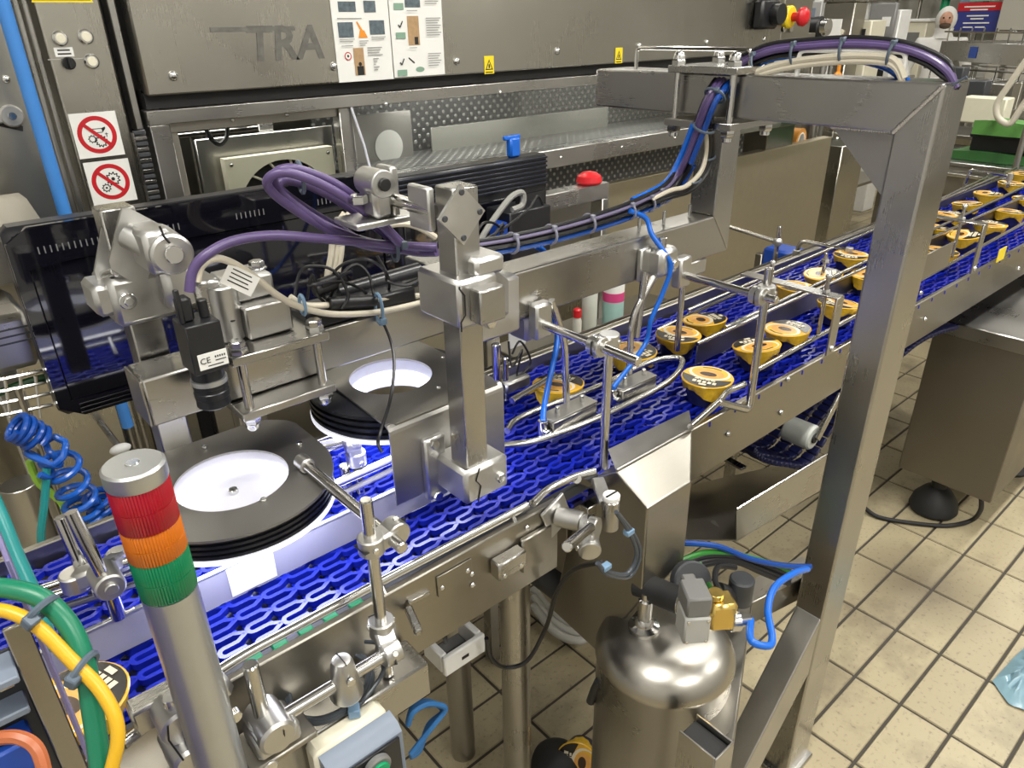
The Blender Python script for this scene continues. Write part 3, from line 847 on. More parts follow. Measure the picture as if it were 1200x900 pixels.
for dx, dy in ((-.10, .04), (.10, .0), (.09, .13), (.03, -.085)): mb.dome((hc.x + dx, hc.y + dy, ztp), EZ, .004, .003, 10)
pb.part('screw', mb, BOLT, sh)
# flange and foot clamp on the apron
fz = P(545, 540, Y=SY - .02).z
mb = MB().box(BX - .048, BX - .012, SY - .014, SY, fz - .048, fz + .055, .004)
mb.box(BX - .03, BX + .05, BY - .028, SY - .002, fz - .030, fz + .026, .006)
fcq = pb.part('foot_clamp', mb, CAST)
mb = MB()
for dx, dz in ((.03, -.004), (-.034, .048), (-.034, -.040)): mb.hexb((BX + dx, (BY - .028) if dx > 0 else SY - .014, fz + dz), (0, -1, 0), .008, .007)
mb.hexb((BX + .05, BY, fz + .004), EX, .009, .012)
pb.part('clamp_bolt', mb, BOLT, fcq)
pb.part('split_line', MB().tube([(BX - .005, BY - .029, fz + .026), (BX - .012, BY - .029, fz + .008), (BX - .004, BY - .029, fz - .004), (BX - .01, BY - .029, fz - .03)], .001, 6), INK, fcq)
pb.done()

def ring_light(name, label, cx, cy, z0, z1, R_, r_in, led_z, group=None):
    t = T(name, label, 'ring light', group)
    n = 56; C = lambda r, z: [V((cx + r * math.cos(2 * math.pi * i / n), cy + r * math.sin(2 * math.pi * i / n), z)) for i in range(n)]
    k = 4; h = (z1 - z0) / k
    for i in range(k):
        zz = z0 + i * h
        mb = MB().ringp(C(R_ - .006, zz), C(r_in + .004, zz), (0, 0, h * .5)).ringp(C(R_, zz + h * .5), C(r_in + .004, zz + h * .5), (0, 0, h * .5))
        t.part('cooling_fin', mb, FIN)
    t.part('diffuser_wall', MB().ringp(C(r_in + .006, led_z), C(r_in, led_z), (0, 0, z1 - led_z + .0005)), DIFF)
    t.part('led_band', MB().ringp(C(r_in - .0005, z0 - .001), C(r_in - .004, z0 - .001), (0, 0, (z1 - z0) * .62)), LEDW)
    t.part('led_rim', MB().ringp(C(R_ + .001, z0 - .004), C(R_ - .010, z0 - .004), (0, 0, .004)), LEDRIM)
    t.part('led_face', MB().ringp(C(R_ - .010, z0 - .003), C(r_in + .002, z0 - .003), (0, 0, .002)), LEDRIM)
    return t
r2 = ring_light('ring_light', 'round ring light with black fins under the folded shield by the square post', hc.x, hc.y, ztp - .045, ztp - .004, .128, hr, ztp - .05)
r2.done()
area('ring_light_glow', (hc.x, hc.y, ztp - .056),   .2, .2, 1.3, (.88, .90, 1.0))

# ------------------------------------------------------------------ left inspection head
RZ = 1.040
c1 = P(272, 561, Z=RZ); r1 = (P(205, 573, Z=RZ) - P(340, 548, Z=RZ)).length / 2
r1t = ring_light('ring_light', 'round ring light with black fins nearest the signal tower', c1.x, c1.y, RZ - .034, RZ - .003, .128, r1, RZ - .036)
n = 56
cr = lambda r, z: [V((c1.x + r * math.cos(2 * math.pi * i / n), c1.y + r * math.sin(2 * math.pi * i / n), z)) for i in range(n)]
bq = P(200, 523, Z=RZ); bw = P(318, 487, Z=RZ); bv = P(362, 522, Z=RZ)
D_ = []
for i in range(n):
    a = 2 * math.pi * i / n; x, y = .130 * math.cos(a), .130 * math.sin(a)
    if y > 0:
        m = max(abs(x), abs(y)); 
        k = min(1.30, .130 / m) if x < 0 else min(1.22, .13 / m)
        x, y = x * k, y * k
    D_.append(V((c1.x + x, c1.y + y, RZ)))
pl_ = r1t.part('cover_plate', MB().ringp(D_, cr(r1, RZ), (0, 0, -.0035)), STEEL_B, label='dark steel cover plate with round opening')
mb = MB()
for px, py in ((309, 587), (240, 525), (351, 521)):
    c = P(px, py, Z=RZ); mb.cyl((c.x, c.y, RZ), (c.x, c.y, RZ + .004), .0045, n=12)
r1t.part('screw', mb, BOLT, pl_)
# white reflector plate seen through the opening, with its cap screw
mb = MB().prism([V((c1.x + r1 * .985 * math.cos(r(a)), c1.y + r1 * .985 * math.sin(r(a)), RZ - .034)) for a in range(-30, 246, 12)], (0, 0, .003))
rp = r1t.part('reflector_plate', mb, DIFF, label='white reflector plate inside the ring')
c = P(274, 577, Z=RZ - .03)
r1t.part('cap_screw', MB().cyl((c.x, c.y, RZ - .031), (c.x, c.y, RZ - .024), .0065, n=16), BOLT, rp)
r1t.done()
area('ring_light_glow', (c1.x, c1.y, RZ - .05),   .2, .2, 1.3, (.88, .90, 1.0))

BFY = .905; bz0, bz1 = 1.119, 1.184
bm_ = T('cross_beam', 'heavy square steel beam carrying camera and clamp plates above the ring lights', 'beam')
bxl = P(166, 448, Y=BFY).x
bm_.part('beam', MB().box(bxl, .66, BFY, BFY + .066, bz0, bz1, .003), STEEL)
bm_.part('end_cap', MB().box(bxl - .003, bxl, BFY + .001, BFY + .065, bz0 + .001, bz1 - .001), STEEL_D)
bm_.done()
# upright square tube behind the beam
AY = 1.0
pa_ = T('upright_tube', 'square steel upright at left with cast swivel clamp on it', 'post')
ax_ = P(140, 255, Y=AY - .019).x
at_ = P(140, 240, Y=AY).z
pa_.part('tube', MB().box(ax_ - .020, ax_ + .020, AY - .02, AY + .02, .93, at_, .002), STEEL_Z)
zc = P(150, 345, Y=AY - .03).z
mb = MB().box(ax_ - .038, ax_ + .058, AY - .048, AY + .034, zc - .036, zc + .026, .007)
mb.box(ax_ - .055, ax_ - .03, AY - .04, AY + .02, zc - .02, zc + .02, .006)
mb.box(ax_ + .02, ax_ + .062, AY - .066, AY + .02, zc - .028, zc + .034, .010)
c_ = pa_.part('tube_clamp', mb, CAST)
q = P(149, 352, Y=AY - .05)
pa_.part('clamp_bolt', MB().cyl((q.x, AY - .048, q.z), (q.x, AY - .056, q.z), .0105, n=18).cyl((q.x, AY - .054, q.z), (q.x, AY - .060, q.z), .006, n=6), BOLT, c_)
# diamond flange pair with swivel sleeve above
q = P(168, 285, Y=AY - .03)
YF_ = AY - .024
f1_ = [P(x, y, Y=AY - .012) for x, y in ((122, 256), (111, 318), (117, 338), (134, 330), (140, 262))]
pa_.part('flange', MB().prism(f1_, (0, .006, 0)), CAST)
f2o = [P(x, y, Y=AY - .050) for x, y in ((143, 245), (152, 244), (188, 263), (192, 272), (172, 330), (165, 336), (131, 316), (128, 306))]
pa_.part('flange', MB().prism(f2o, (0, .006, 0)), CAST)
pa_.part('flange_stay', MB().cyl(P(122, 322, Y=AY - .012), P(136, 318, Y=AY - .048), .006, n=14), BOLT)
sv = pa_.part('swivel_sleeve', MB().cyl(P(150, 276, Y=AY - .052), P(178, 291, Y=AY - .080), .0155, n=24).cyl(P(168, 285, Y=AY - .07), P(180, 293, Y=AY - .085), .010, n=18), CAST)
e0, e1 = P(186, 282, Y=AY - .09), P(203, 299, Y=AY - .11)
mb = MB().cyl(P(184, 284, Y=AY - .05), P(203, 299, Y=AY - .12), .024, n=28, b=.003).box(e0.x - .022, e0.x + .012, AY - .11, AY - .04, e0.z - .036, e0.z + .016, .006)
sk = pa_.part('swivel_knuckle', mb, CAST, label='rounded cast knuckle with rod end showing')
pa_.part('rod_end', MB().cyl(P(198, 296, Y=AY - .10), P(205, 299, Y=AY - .128), .0105, n=20), ROD, sk)
pa_.part('split_line', MB().tube([P(187, 265, Y=AY - .122), P(192, 277, Y=AY - .123), P(199, 285, Y=AY - .124)], .0014, 6), INK, sk)
pa_.done()

# clamp plates round the beam
ck = T('beam_clamp', 'pair of steel clamp plates with four threaded studs around the cross beam', 'clamp')
gx0 = P(279, 420, Y=.872).x; gx1 = P(379, 392, Y=.872).x
for z0, z1, nm in ((bz1 + .001, bz1 + .013, 'top_plate'), (bz0 - .013, bz0 - .001, 'bottom_plate')):
    ck.part(nm, MB().box(gx0 - .012, gx1 + .004, .862, 1.015, z0, z1, .0015), STEEL)
for x in (gx0 + .003, gx1 - .010):
    for y in (.875, 1.0):
        st = ck.part('threaded_stud', MB().cyl((x, y, bz0 - .024), (x, y, bz1 + .03), .0062, n=14), ROD)
        ck.part('nut', MB().hexb((x, y, bz1 + .013), EZ, .012, .010).hexb((x, y, bz1 + .023), EZ, .0105, .008), BOLT, st)
        ck.part('nut', MB().hexb((x, y, bz0 - .013), -EZ, .012, .010).dome((x, y, bz0 - .023), -EZ, .010, .012), BOLT, st)
ck.done()
# stacked clamp bodies on the top plate (square stub facing us and round sleeve)
sb = T('stub_clamp', 'block shaped cast clamp with hex bolt standing on the clamp plates', 'clamp')
q0, q1 = P(288, 382, Y=.90), P(334, 345, Y=.90)
zt = bz1 + .014
mb = MB().box(q0.x + .002, q1.x + .006, .900, .972, zt, zt + .045, .003)
sb.part('square_stub', mb, STEEL)
q2 = P(272, 372, Y=.90)
sb.part('sleeve', MB().cyl((q0.x - .012, .93, zt), (q0.x - .012, .93, zt + .075), .020, n=26, b=.002).box(q0.x - .008, q1.x - .002, .925, .985, zt + .045, zt + .078, .004), CAST)
c = P(314, 322, Y=.94); sb.part('hex_bolt', MB().cyl((q1.x - .012, .95, zt + .078), (q1.x - .012, .95, zt + .081), .013, n=18).hexb((q1.x - .012, .95, zt + .081), EZ, .0105, .009), BOLT)
sb.part('split_line', MB().tube([(q0.x - .033, .925, zt + .032), (q0.x - .012, .9095, zt + .030), (q0.x + .003, .918, zt + .028)], .0014, 6), INK)
q = P(240, 330, Y=.93)
sb.part('bracket_block', MB().box(q.x - .014, q.x + .020, .925, 1.0, zt, zt + .085, .005), STEEL)
sb.done()

# ------------------------------------------------------------------ inspection camera
ic = T('inspection_camera', 'small black industrial camera with lens looking down into the ring light', 'camera')
kx, ky = c1.x, c1.y + .003
zl0 = P(255, 474, Y=ky).z; zl1 = P(246, 432, Y=ky).z; zb1 = P(236, 372, Y=ky).z
bd = ic.part('body', MB().box(kx - .0205, kx + .0205, ky - .0225, ky + .0225, zl1 + .004, zb1, .0015), BLACK)
ic.part('lens_barrel', MB().lathe((kx, ky, zl1 + .004), -EZ, [(.0195, 0), (.0195, .012), (.0185, .012), (.0185, .016), (.021, .017), (.021, .024), (.020, .025), (.020, .030), (.021, .031), (.021, .038), (.020, .039), (.0205, zl1 - zl0), (.017, zl1 - zl0 + .003)], 32), FIN)
ic.part('lens_ring', MB().lathe((kx, ky, zl1 - .010), -EZ, [(.0215, 0), (.0215, .006)], 32), ALU, label='silver lens ring')
sx0, sz0, sx1, sz1 = kx - .014, zl1 + .010, kx + .0203, zl1 + .030
st = ic.part('rating_label', MB().box(sx0, sx1, ky - .0231, ky - .0224, sz0, sz1, .0001), PAPER, bd)
letters(ic, 'ce_mark', 'CE', V((sx0 + .0015, ky - .0234, sz0 + .0075)), EX, EZ, .0105, INK)
mb = MB()
for i in range(5): mb.box(sx0 + .0195 + i * .0027, sx0 + .021 + i * .0027, ky - .0234, ky - .0231, sz0 + .012, sz0 + .0145, 0)
mb.box(sx0 + .0195, sx1 - .002, ky - .0234, ky - .0231, sz0 + .008, sz0 + .0092, 0); mb.box(sx0 + .010, sx1 - .006, ky - .0234, ky - .0231, sz0 + .003, sz0 + .0042, 0)
ic.part('small_print', mb, INK, flat=True)
pl2 = ic.part('plug', MB().box(kx - .018, kx - .002, ky - .008, ky + .010, zb1, zb1 + .030, .003).box(kx - .020, kx - .014, ky - .010, ky - .004, zb1, zb1 + .042, .002), BLACK)
ic.part('plug', MB().cyl((kx + .011, ky, zb1), (kx + .011, ky, zb1 + .022), .006, n=14), BLACK)
ic.done()
camplug = V((kx - .010, ky, zb1 + .028)); camplug2 = V((kx + .011, ky, zb1 + .02))

# ------------------------------------------------------------------ signal tower
tx, ty, tr = .0885, .560, .0232
sg = T('signal_tower', 'red amber green signal light tower on a silver pole', 'signal light')
zt = [P(px, py, Y=ty - tr * .6).z for px, py in ((167, 573), (182, 625), (196, 655), (212, 701))]
ztop = P(160, 541, Y=ty).z
zr1 = P(172, 577, Y=ty - tr).z; zo1 = P(184, 628, Y=ty - tr).z; zg1 = P(196, 662, Y=ty - tr).z; zg0 = P(210, 706, Y=ty - tr).z
cp = sg.part('cap', MB().lathe((tx, ty, zr1), EZ, [(tr, 0), (tr + .0006, .002), (tr + .0006, ztop - zr1 - .002), (tr - .0015, ztop - zr1)], 40), ALU)
sg.part('cap_screw', MB().cyl((tx, ty, ztop - .0005), (tx, ty, ztop + .0012), .0055, n=18), BOLT, cp)
def ribbed(z0, z1, m, nm):
    mb = MB(); n = 60; k = 2
    rows = [(tr - .001, z0), (tr, z0 + .0012), (tr, (z0 + z1) / 2 - .0004), (tr - .0008, (z0 + z1) / 2), (tr, (z0 + z1) / 2 + .0004), (tr, z1 - .0012), (tr - .001, z1)]
    for (rr, z) in rows:
        for j in range(n * 2):
            a = math.pi * j / n; q = rr - (.0009 if j % 2 else 0)
            mb.v.append(V((tx + q * math.cos(a), ty + q * math.sin(a), z)))
    for i in range(len(rows) - 1):
        for j in range(2 * n): mb.face([i * 2 * n + j, i * 2 * n + (j + 1) % (2 * n), (i + 1) * 2 * n + (j + 1) % (2 * n), (i + 1) * 2 * n + j])
    mb.face(range(2 * n)); mb.face(range((len(rows) - 1) * 2 * n, len(rows) * 2 * n))
    sg.part(nm, mb, m, label=nm.replace('_', ' '))
ribbed(zo1, zr1, LRED, 'red_lens'); ribbed(zg1, zo1, LORG, 'amber_lens'); ribbed(zg0, zg1, LGRN, 'green_lens')
sg.part('pole', MB().lathe((tx, ty, .74), EZ, [(tr * .98, 0), (tr * .98, zg0 - .74)], 40), ALU)
sg.part('base', MB().box(tx - .04, tx + .04, ty - .04, ty + .04, .73, .742), DKGREY)
sg.done()
# ------------------------------------------------------------------ guide rails
def rail(t, name, pts, rr=.006, mat=None, label=None, fr=.03):
    return t.part(name, MB().tube(fillet(pts, fr, 5), rr, 10), mat or ROD, label=label)
def zline(pts, z): return [P(x, y, Z=z) for x, y in pts]

t = T('guide_rail', 'near lower guide rod with flared end running left of the guard', 'guide rail')
p_ = zline([(144, 872), (226, 806), (280, 770), (430, 690), (618, 592)], .937)
rail(t, 'rod', p_, .0062)
for px, py in ((445, 683), (600, 602)):
    c = P(px, py, Z=.937); t.part('standoff', MB().cyl((c.x, c.y, .937), (c.x, YF0 + .005, .925), .004, n=10), ROD)
t.done()
t = T('lane_divider', 'lavender lane divider strip with white painted reflection between both belt lanes', 'lane divider')
d0, d1 = P(60, 762, Z=.952), P(545, 545, Z=.952)
d0.y = d1.y = .797
dv = t.part('strip', MB().box(d0.x - .05, d1.x, .794, .800, ZB + .002, .952, .001), GUIDE)
t.part('top_edge', MB().box(d0.x - .05, d1.x, .7935, .8005, .950, .954, .0008), ALU, dv)
a, b_ = P(270, 690, Y=.794).x, P(322, 660, Y=.794).x
t.part('painted_reflection', MB().box(a, b_, .7928, .7938, ZB + .006, .951, .0002), REFL, label='white square painted as a reflection on the strip')  # white patch paints the ring light's reflection onto the divider
a, b_ = P(540, 560, Y=.794).x, P(588, 540, Y=.794).x
t.part('painted_reflection', MB().box(d1.x - .06, d1.x + .03, .792, .7935, ZB + .004, .940, .0002), REFL)
# post standing on the strip, with lever clamp at left
vb = P(139, 722, Y=.797); vt = P(128, 682, Y=.797)
t.part('post', MB().cyl((vb.x, .797, .951), (vb.x, .797, 1.0), .0085, n=20), ROD)
t.part('post_foot', MB().box(vb.x - .018, vb.x + .018, .795, .799, .945, .956), STEEL)
kz = P(126, 685, Y=.785).z
lv = t.part('lever_clamp', MB().cyl((vb.x, .815, kz), (vb.x, .775, kz), .0165, n=28, b=.002).cyl((vb.x, .777, kz), (vb.x, .771, kz), .0075, n=20), CAST, label='round lever clamp head on the divider post')
h0, h1 = P(120, 674, Y=.788), P(83, 600, Y=.80)
t.part('lever', MB().tube([h0, h0.lerp(h1, .5), h1], [.0062, .0080, .0068], 12), ROD, lv)
sl0 = P(88, 680, Y=.835); sl1 = P(140, 655, Y=.87)
t.part('swivel_clamp', MB().cyl(sl0 - EZ * .012, sl0 + EZ * .012, .0155, n=24, b=.002).bar(sl0, (vb.x, .815, kz), .024, .022, b=.004), CAST)
t.part('swivel_clamp', MB().cyl(sl1 - EZ * .012, sl1 + EZ * .012, .0145, n=24, b=.002).bar(sl1, (vb.x, .815, kz), .022, .02, b=.004).cyl(sl1 + EZ * .012, sl1 + EZ * .014, .007, n=16), CAST)
u0, u1 = P(100, 672, Y=.845), P(72, 605, Y=.86)
t.part('upright_rod', MB().cyl(u0, u1, .0085, n=20), ROD)
t.done()

t = T('guide_rail', 'upper back guide rod beyond the far lane at left', 'guide rail')
rail(t, 'rod', zline([(30, 697), (168, 652), (250, 618), (371, 524 + 6), (437, 507), (520, 470)], .985), .0062)
t.done()
t = T('guide_rail', 'thick back guide rod at the rim of the far lane', 'guide rail')
rail(t, 'rod', zline([(40, 706), (177, 663), (411, 559), (455, 540), (520, 508)], .945), .0075)
t.part('edge_strip', MB().tube(fillet(zline([(40, 722), (180, 678), (330, 612), (455, 553), (520, 520)], .925), .03), .005, 8), STEEL)
for px, py in ((112, 690), (330, 596)):
    c = P(px, py, Z=.945); t.part('standoff', MB().cyl((c.x, c.y, .945), (c.x, c.y + .03, .905), .005, n=10), ROD)
t.done()
# clamp and stubs between the two ring lights
t = T('rail_bracket', 'bright lit rail bracket with vertical stub between both ring lights', 'bracket')
a, b_ = P(372, 524, Z=.995), P(437, 508, Z=.995)
t.part('cross_rod', MB().cyl(a, b_ + (b_ - a) * .6, .0075, n=18), ROD)
c = P(412, 518, Z=.995)
clamp(t, c, b_ - a, c - EZ * .03 + EX * .004, EZ, .0078)
t.part('stub', MB().cyl((c.x + .004, c.y, .90), (c.x + .004, c.y, .98), .0075, n=18), ROD)
c2 = P(403, 545, Y=.90); t.part('pin', MB().cyl((c2.x, .90, .902), (c2.x, .90, c2.z), .0085, n=20, b=.002), ROD)
t.done()

# rails on the far section, one thing per rail
def longrail(label, p0, p1, z, rr=.0055, X1=3.85, plate=None, X0=None):
    a, b_ = P(*p0, Z=z), P(*p1, Z=z)
    d = (b_ - a); e = a + d * ((X1 - a.x) / d.x)
    if X0: a = a + d * ((X0 - a.x) / d.x)
    t = T('guide_rail', label, 'guide rail')
    t.part('rod', MB().cyl(a, e, rr, n=12), ROD)
    if plate:
        t.part('side_strip', MB().bar(a - EZ * plate / 2 - EZ * .003, e - EZ * plate / 2 - EZ * .003, .003, plate, b=.0005), STEEL_D)
    t.done(); return a, d
longrail('near guide rod along the front edge of the cup lane past the guard', (888, 433), (1190, 267), .937)
longrail('middle guide rod with strip below it between both cup lanes', (817, 403), (1196, 232), .955, plate=.045)
longrail('second middle guide rod on the far lane side of the strip', (850, 384), (1160, 238), .955)
longrail('far guide rod behind the far cup lane', (806, 364), (1168, 207), .955)
longrail('lowest far guide rod along the rim behind the far cup lane', (770, 387), (893, 330), .935, .005)
# flat brackets over the lanes
def flatbracket(px_leg, px_top, px_far, label, xs):
    t = T('flat_bracket', label, 'bracket', )
    g = P(*px_leg, Y=YF0 + .013); X = g.x
    tp = P(*px_top, Y=YF0 + .013); z = P(px_top[0], px_top[1], X=X).z; fy = P(*px_far, X=X).y
    t.part('strap', MB().box(X - .016, X + .016, YF0 + .010, fy, z - .004, z, .001), STEEL)
    t.part('leg', MB().box(X - .016, X + .016, YF0 + .0095, YF0 + .0145, g.z - .01, z - .001, .001), STEEL)
    t.part('leg_screw', MB().dome((X, YF0 + .0095, g.z + .004), -EY, .007, .006), BOLT)
    for k in xs:
        y = YF0 + (fy - YF0) * k
        s_ = t.part('hanger_rod', MB().cyl((X, y, .945), (X, y, z + .038), .0045, n=10), ROD)
        t.part('nut', MB().hexb((X, y, z + .0005), EZ, .009, .008), BOLT, s_)
        t.part('nut', MB().dome((X, y, z + .036), EZ, .007, .008), BOLT, s_)
    t.done()
flatbracket((972, 410), (986, 348), (873, 310), 'flat steel strap bracket over the lanes left of the gantry post', (.18, .72))
flatbracket((1140, 316), (1160, 263), (1090, 240), 'flat steel strap bracket over the lanes right of the gantry post', (.45,))
def looprod(label, base, top, end, ybase):
    b0 = P(*base, Y=ybase); X = b0.x; tp = P(*top, X=X); e = P(*end, X=X)
    t = T('loop_rod', label, 'bracket')
    t.part('rod', MB().tube(fillet([(X, ybase, .91), (X, tp.y, tp.z), (X, e.y, e.z), (X, e.y, .95)], .02), .0065, 10), ROD)
    t.part('rod_foot', MB().cyl((X, ybase, .90), (X, ybase, .925), .011, n=14), CAST)
    c = e; t.part('collar', MB().cyl((X, e.y, e.z - .02), (X, e.y, e.z + .01), .011, n=16), CAST)
    t.done()
looprod('bent rod hoop over the far lane just left of the gantry post', (932, 304), (938, 282), (995, 294), 1.09)
looprod('bent rod hoop over the far lane right of the gantry post', (1126, 229), (1137, 198), (1184, 206), 1.09)
# upright with ball knob near the far rail
t = T('rail_stand', 'thin upright with knob and side rod behind the far cup lane', 'bracket')
b0 = P(907, 312, Y=1.10); tp = P(911, 266, Y=1.10)
t.part('upright', MB().cyl((b0.x, 1.10, .90), (b0.x, 1.10, tp.z), .0065, n=12), ROD)
k = P(910, 284, Y=1.10); t.part('knuckle', MB().ball((b0.x, 1.10, k.z), .014, 14), CAST)
e = P(944, 270, Y=1.25); t.part('side_rod', MB().cyl((b0.x, 1.10, k.z), (b0.x + .02, 1.32, k.z + .012), .0065, n=12), ROD)
t.done()
t = T('rail_stand', 'short hanger with nut between gantry post and strap bracket', 'bracket')
b0 = P(964, 322, Z=.95); t.part('upright', MB().cyl((b0.x, b0.y, .94), (b0.x, b0.y, 1.01), .005, n=10), ROD); t.part('nut', MB().hexb((b0.x, b0.y, .985), EZ, .011, .009), BOLT); t.done()

# ------------------------------------------------------------------ rods hanging from the arm
def armbracket(label, hp0, hp1, vtop, vbot, foot, gpts, Y0=LY0, gz=.945):
    """arm block > horizontal rod towards us > cross clamp > vertical rod bent back to a guide rod"""
    a = P(*hp0, Y=Y0); X = a.x
    b_ = P(*hp1, X=X); b_.z = a.z = (a.z + b_.z) / 2
    t = T('rod_bracket', label, 'bracket')
    t.part('arm_block', MB().box(X - .018, X + .018, Y0 - .024, Y0 - .001, a.z - .024, a.z + .036, .004), CAST)
    t.part('horizontal_rod', MB().cyl((X, Y0 - .02, a.z), (X, b_.y, a.z), .0075, n=16), ROD)
    vx = X + .028
    v0 = P(*vtop, X=vx); v1 = P(*vbot, X=vx); vy = (v0.y + v1.y) / 2
    v0 = V((vx, vy, P(*vtop, Y=vy).z)); v1 = V((vx, vy, P(*vbot, Y=vy).z))
    g = [P(x, y, Z=gz) for x, y in gpts]
    f_ = P(*foot, Z=gz - .0)
    t.part('vertical_rod', MB().tube(fillet([v0, v1, f_], .018), .0075, 12), ROD)
    clamp(t, (vx, vy, a.z), EZ, (X, vy - .002, a.z), EY, .0078)
    t.part('guide_rod', MB().tube(fillet(g, .02), .0062, 10), ROD)
    t.done()
armbracket('rod bracket with clamp reaching forward over the belt, close to the square post', (627, 380), (749, 420), (714, 391), (706, 574), (676, 561), [(624, 590), (640, 574), (672, 559), (697, 552)])
armbracket('rod bracket with clamp reaching forward next to the pusher hoses', (792, 321), (911, 351), (897, 316), (882, 478), (842, 471), [(809, 500), (842, 471), (852, 458), (873, 450)])

# oval wire guide in the middle of the belt with two pusher blocks
t = T('oval_guide', 'long oval guide hoop of bent steel rod lying along the belt middle', 'guide rail')
t.part('hoop', MB().tube(spline(zline([(590, 522), (634, 515), (704, 488), (782, 448), (799, 421), (762, 424), (704, 452), (615, 487), (594, 505)], .945), 6) , .0062, 10), ROD)
t.done()
def pusher(label, q0, q1, yy, rods):
    t = T('pusher_block', label, 'block')
    a, b_ = P(*q0, Z=.968), P(*q1, Z=.968)
    d = (b_ - a); n = V((-d.y, d.x, 0)).normalized()
    c = (a + b_) / 2
    t.part('block', MB().obox((c.x, c.y, .948), d / 2, n * .017, EZ * .020, .002), STEEL)
    t.part('lid', MB().obox((c.x, c.y, .970), d / 2, n * .0175, EZ * .0015, .0005), STEEL_B)
    for k in (.25, .8):
        q = a + d * k; t.part('stud', MB().cyl((q.x, q.y, .971), (q.x, q.y, .984), .0042, n=12), BOLT)
    f_ = a - d.normalized() * .008; f_.z = .952
    t.part('hose_fitting', MB().cyl(f_ - EZ * .012, f_ + EZ * .018, .0085, n=16).cyl(f_, f_ + n * -.016, .006, n=14), BOLT)
    for pts in rods:
        t.part('carrier_rod', MB().tube(fillet([P(x, y, Y=yy) for x, y in pts], .03), .0062, 12), ROD)
    t.done(); return f_
f1 = pusher('left air blow block with blue hose in the oval guide', (640, 492), (692, 468), .80, [[(646, 352), (662, 400), (664, 476)]])
f2 = pusher('right air blow block with blue hose in the oval guide', (722, 455), (762, 438), .80, [[(769, 320), (740, 372), (737, 450)], [(755, 318), (750, 368), (746, 395)]])
t = T('rod_holder', 'cast rod holder with cap screw bolted to the arm front', 'clamp')
c = P(764, 303, Y=LY0)
t.part('holder', MB().box(c.x - .045, c.x - .018, LY0 - .012, LY0 - .0005, c.z - .034, c.z + .028, .003).box(c.x - .022, c.x + .030, LY0 - .040, LY0 - .001, c.z - .026, c.z + .026, .008), CAST)
t.part('rod_end', MB().cyl((c.x - .002, LY0 - .022, c.z + .02), (c.x - .002, LY0 - .022, c.z + .045), .0085, n=16), ROD)
t.part('cap_screw', MB().cyl((c.x + .014, LY0 - .040, c.z - .004), (c.x + .014, LY0 - .046, c.z - .004), .008, n=16), BOLT)
t.done()
t = T('rod_holder', 'cast rod holder under the arm behind the forward rod', 'clamp')
c = P(810, 318, Y=LY0 + .02)
t.part('holder', MB().box(c.x - .03, c.x + .03, LY0 + .004, LY0 + .05, LZ0 - .035, LZ0 - .001, .005), CAST)
v = P(800, 335, Y=LY0 + .02); t.part('hanging_rod', MB().cyl((v.x, LY0 + .02, LZ0 - .03), (v.x, LY0 + .02, .945), .0065, n=14), ROD)
t.done()

# ------------------------------------------------------------------ sloped guard hood on the conveyor side
x0 = P(714, 528, Y=.645).x
t = T('motor_guard', 'sloping sheet steel guard hood on the near conveyor side', 'guard')
px_ = [(712, 526), (722, 552), (759, 596), (752, 702), (700, 764), (648, 716), (664, 640), (692, 560)]
poly = [P(x, y, X=x0) for x, y in px_]
dx = P(810, 567, Y=poly[2].y).x - x0
ctop = P(811, 505, Y=poly[1].y); ctop.x = max(ctop.x, x0 + dx)
L0 = poly[1:]; L1 = [V((ctop.x if i == 0 else x0 + dx, p.y, p.z)) for i, p in enumerate(L0)]
mb = MB(); n = len(L0); mb.v = [V(p) for p in L0] + L1
mb.face(range(n)); mb.face(range(n, 2 * n))
for i in range(n): mb.face([i, (i + 1) % n, n + (i + 1) % n, n + i])
t.part('hood', mb, STEEL_D, bevel=.003)
fa, fb = P(713, 528, Y=.662), P(808, 482, Y=.672)
t.part('sloped_flap', MB().prism([poly[1], V((ctop.x, poly[1].y, poly[1].z)), fb, fa], (0, .001, .002)), STEEL, label='sloped flap leaning over the belt edge')
t.part('hinge_bead', MB().cyl(poly[1] + EZ * .0015, V((ctop.x, poly[1].y, poly[1].z + .0015)), .003, n=10), STEEL)
t.part('drip_lip', MB().prism([poly[3], poly[4], poly[4] + V((0, 0, -.014)), poly[3] + V((0, 0, -.014))], (.004, 0, 0)), STEEL_D)
t.done()
# swivel clamp pair and sensor beside the guard
t = T('swivel_clamp', 'pair of cast clamps on a stub rod left of the guard hood', 'clamp')
Y_ = YF0
a = P(652, 604, Y=Y_ - .004); 
t.part('mount_flange', MB().obox((a.x, Y_ - .004, a.z), (.022, 0, .010), (0, .003, 0), (-.010, 0, .026), .002), CAST)
b_ = P(683, 612, Y=Y_ - .045)
t.part('barrel', MB().cyl((a.x, Y_ - .006, a.z), (b_.x, Y_ - .045, b_.z), .0155, n=26, b=.002), CAST)
clamp(t, (b_.x, Y_ - .06, b_.z), (b_.x - a.x, -.04, b_.z - a.z), P(690, 640, Y=Y_ - .07), (-.6, -.8, -.1), .0082)
c0, c1_ = P(692, 618, Y=Y_ - .075), P(664, 641, Y=Y_ - .13)
t.part('stub_rod', MB().cyl(c0, c1_, .0072, n=18, b=.0015), ROD)
t.done()
t = T('photo_sensor', 'small steel photo sensor with slotted cap tucked against the guard', 'sensor')
c = P(716, 590, Y=.575)
t.part('body', MB().cyl((c.x, .575, c.z - .045), (c.x, .575, c.z + .008), .013, n=24, b=.002), STEEL_Z)
t.part('cap', MB().cyl((c.x, .575, c.z + .008), (c.x, .575, c.z + .016), .0128, n=24), WHITE)
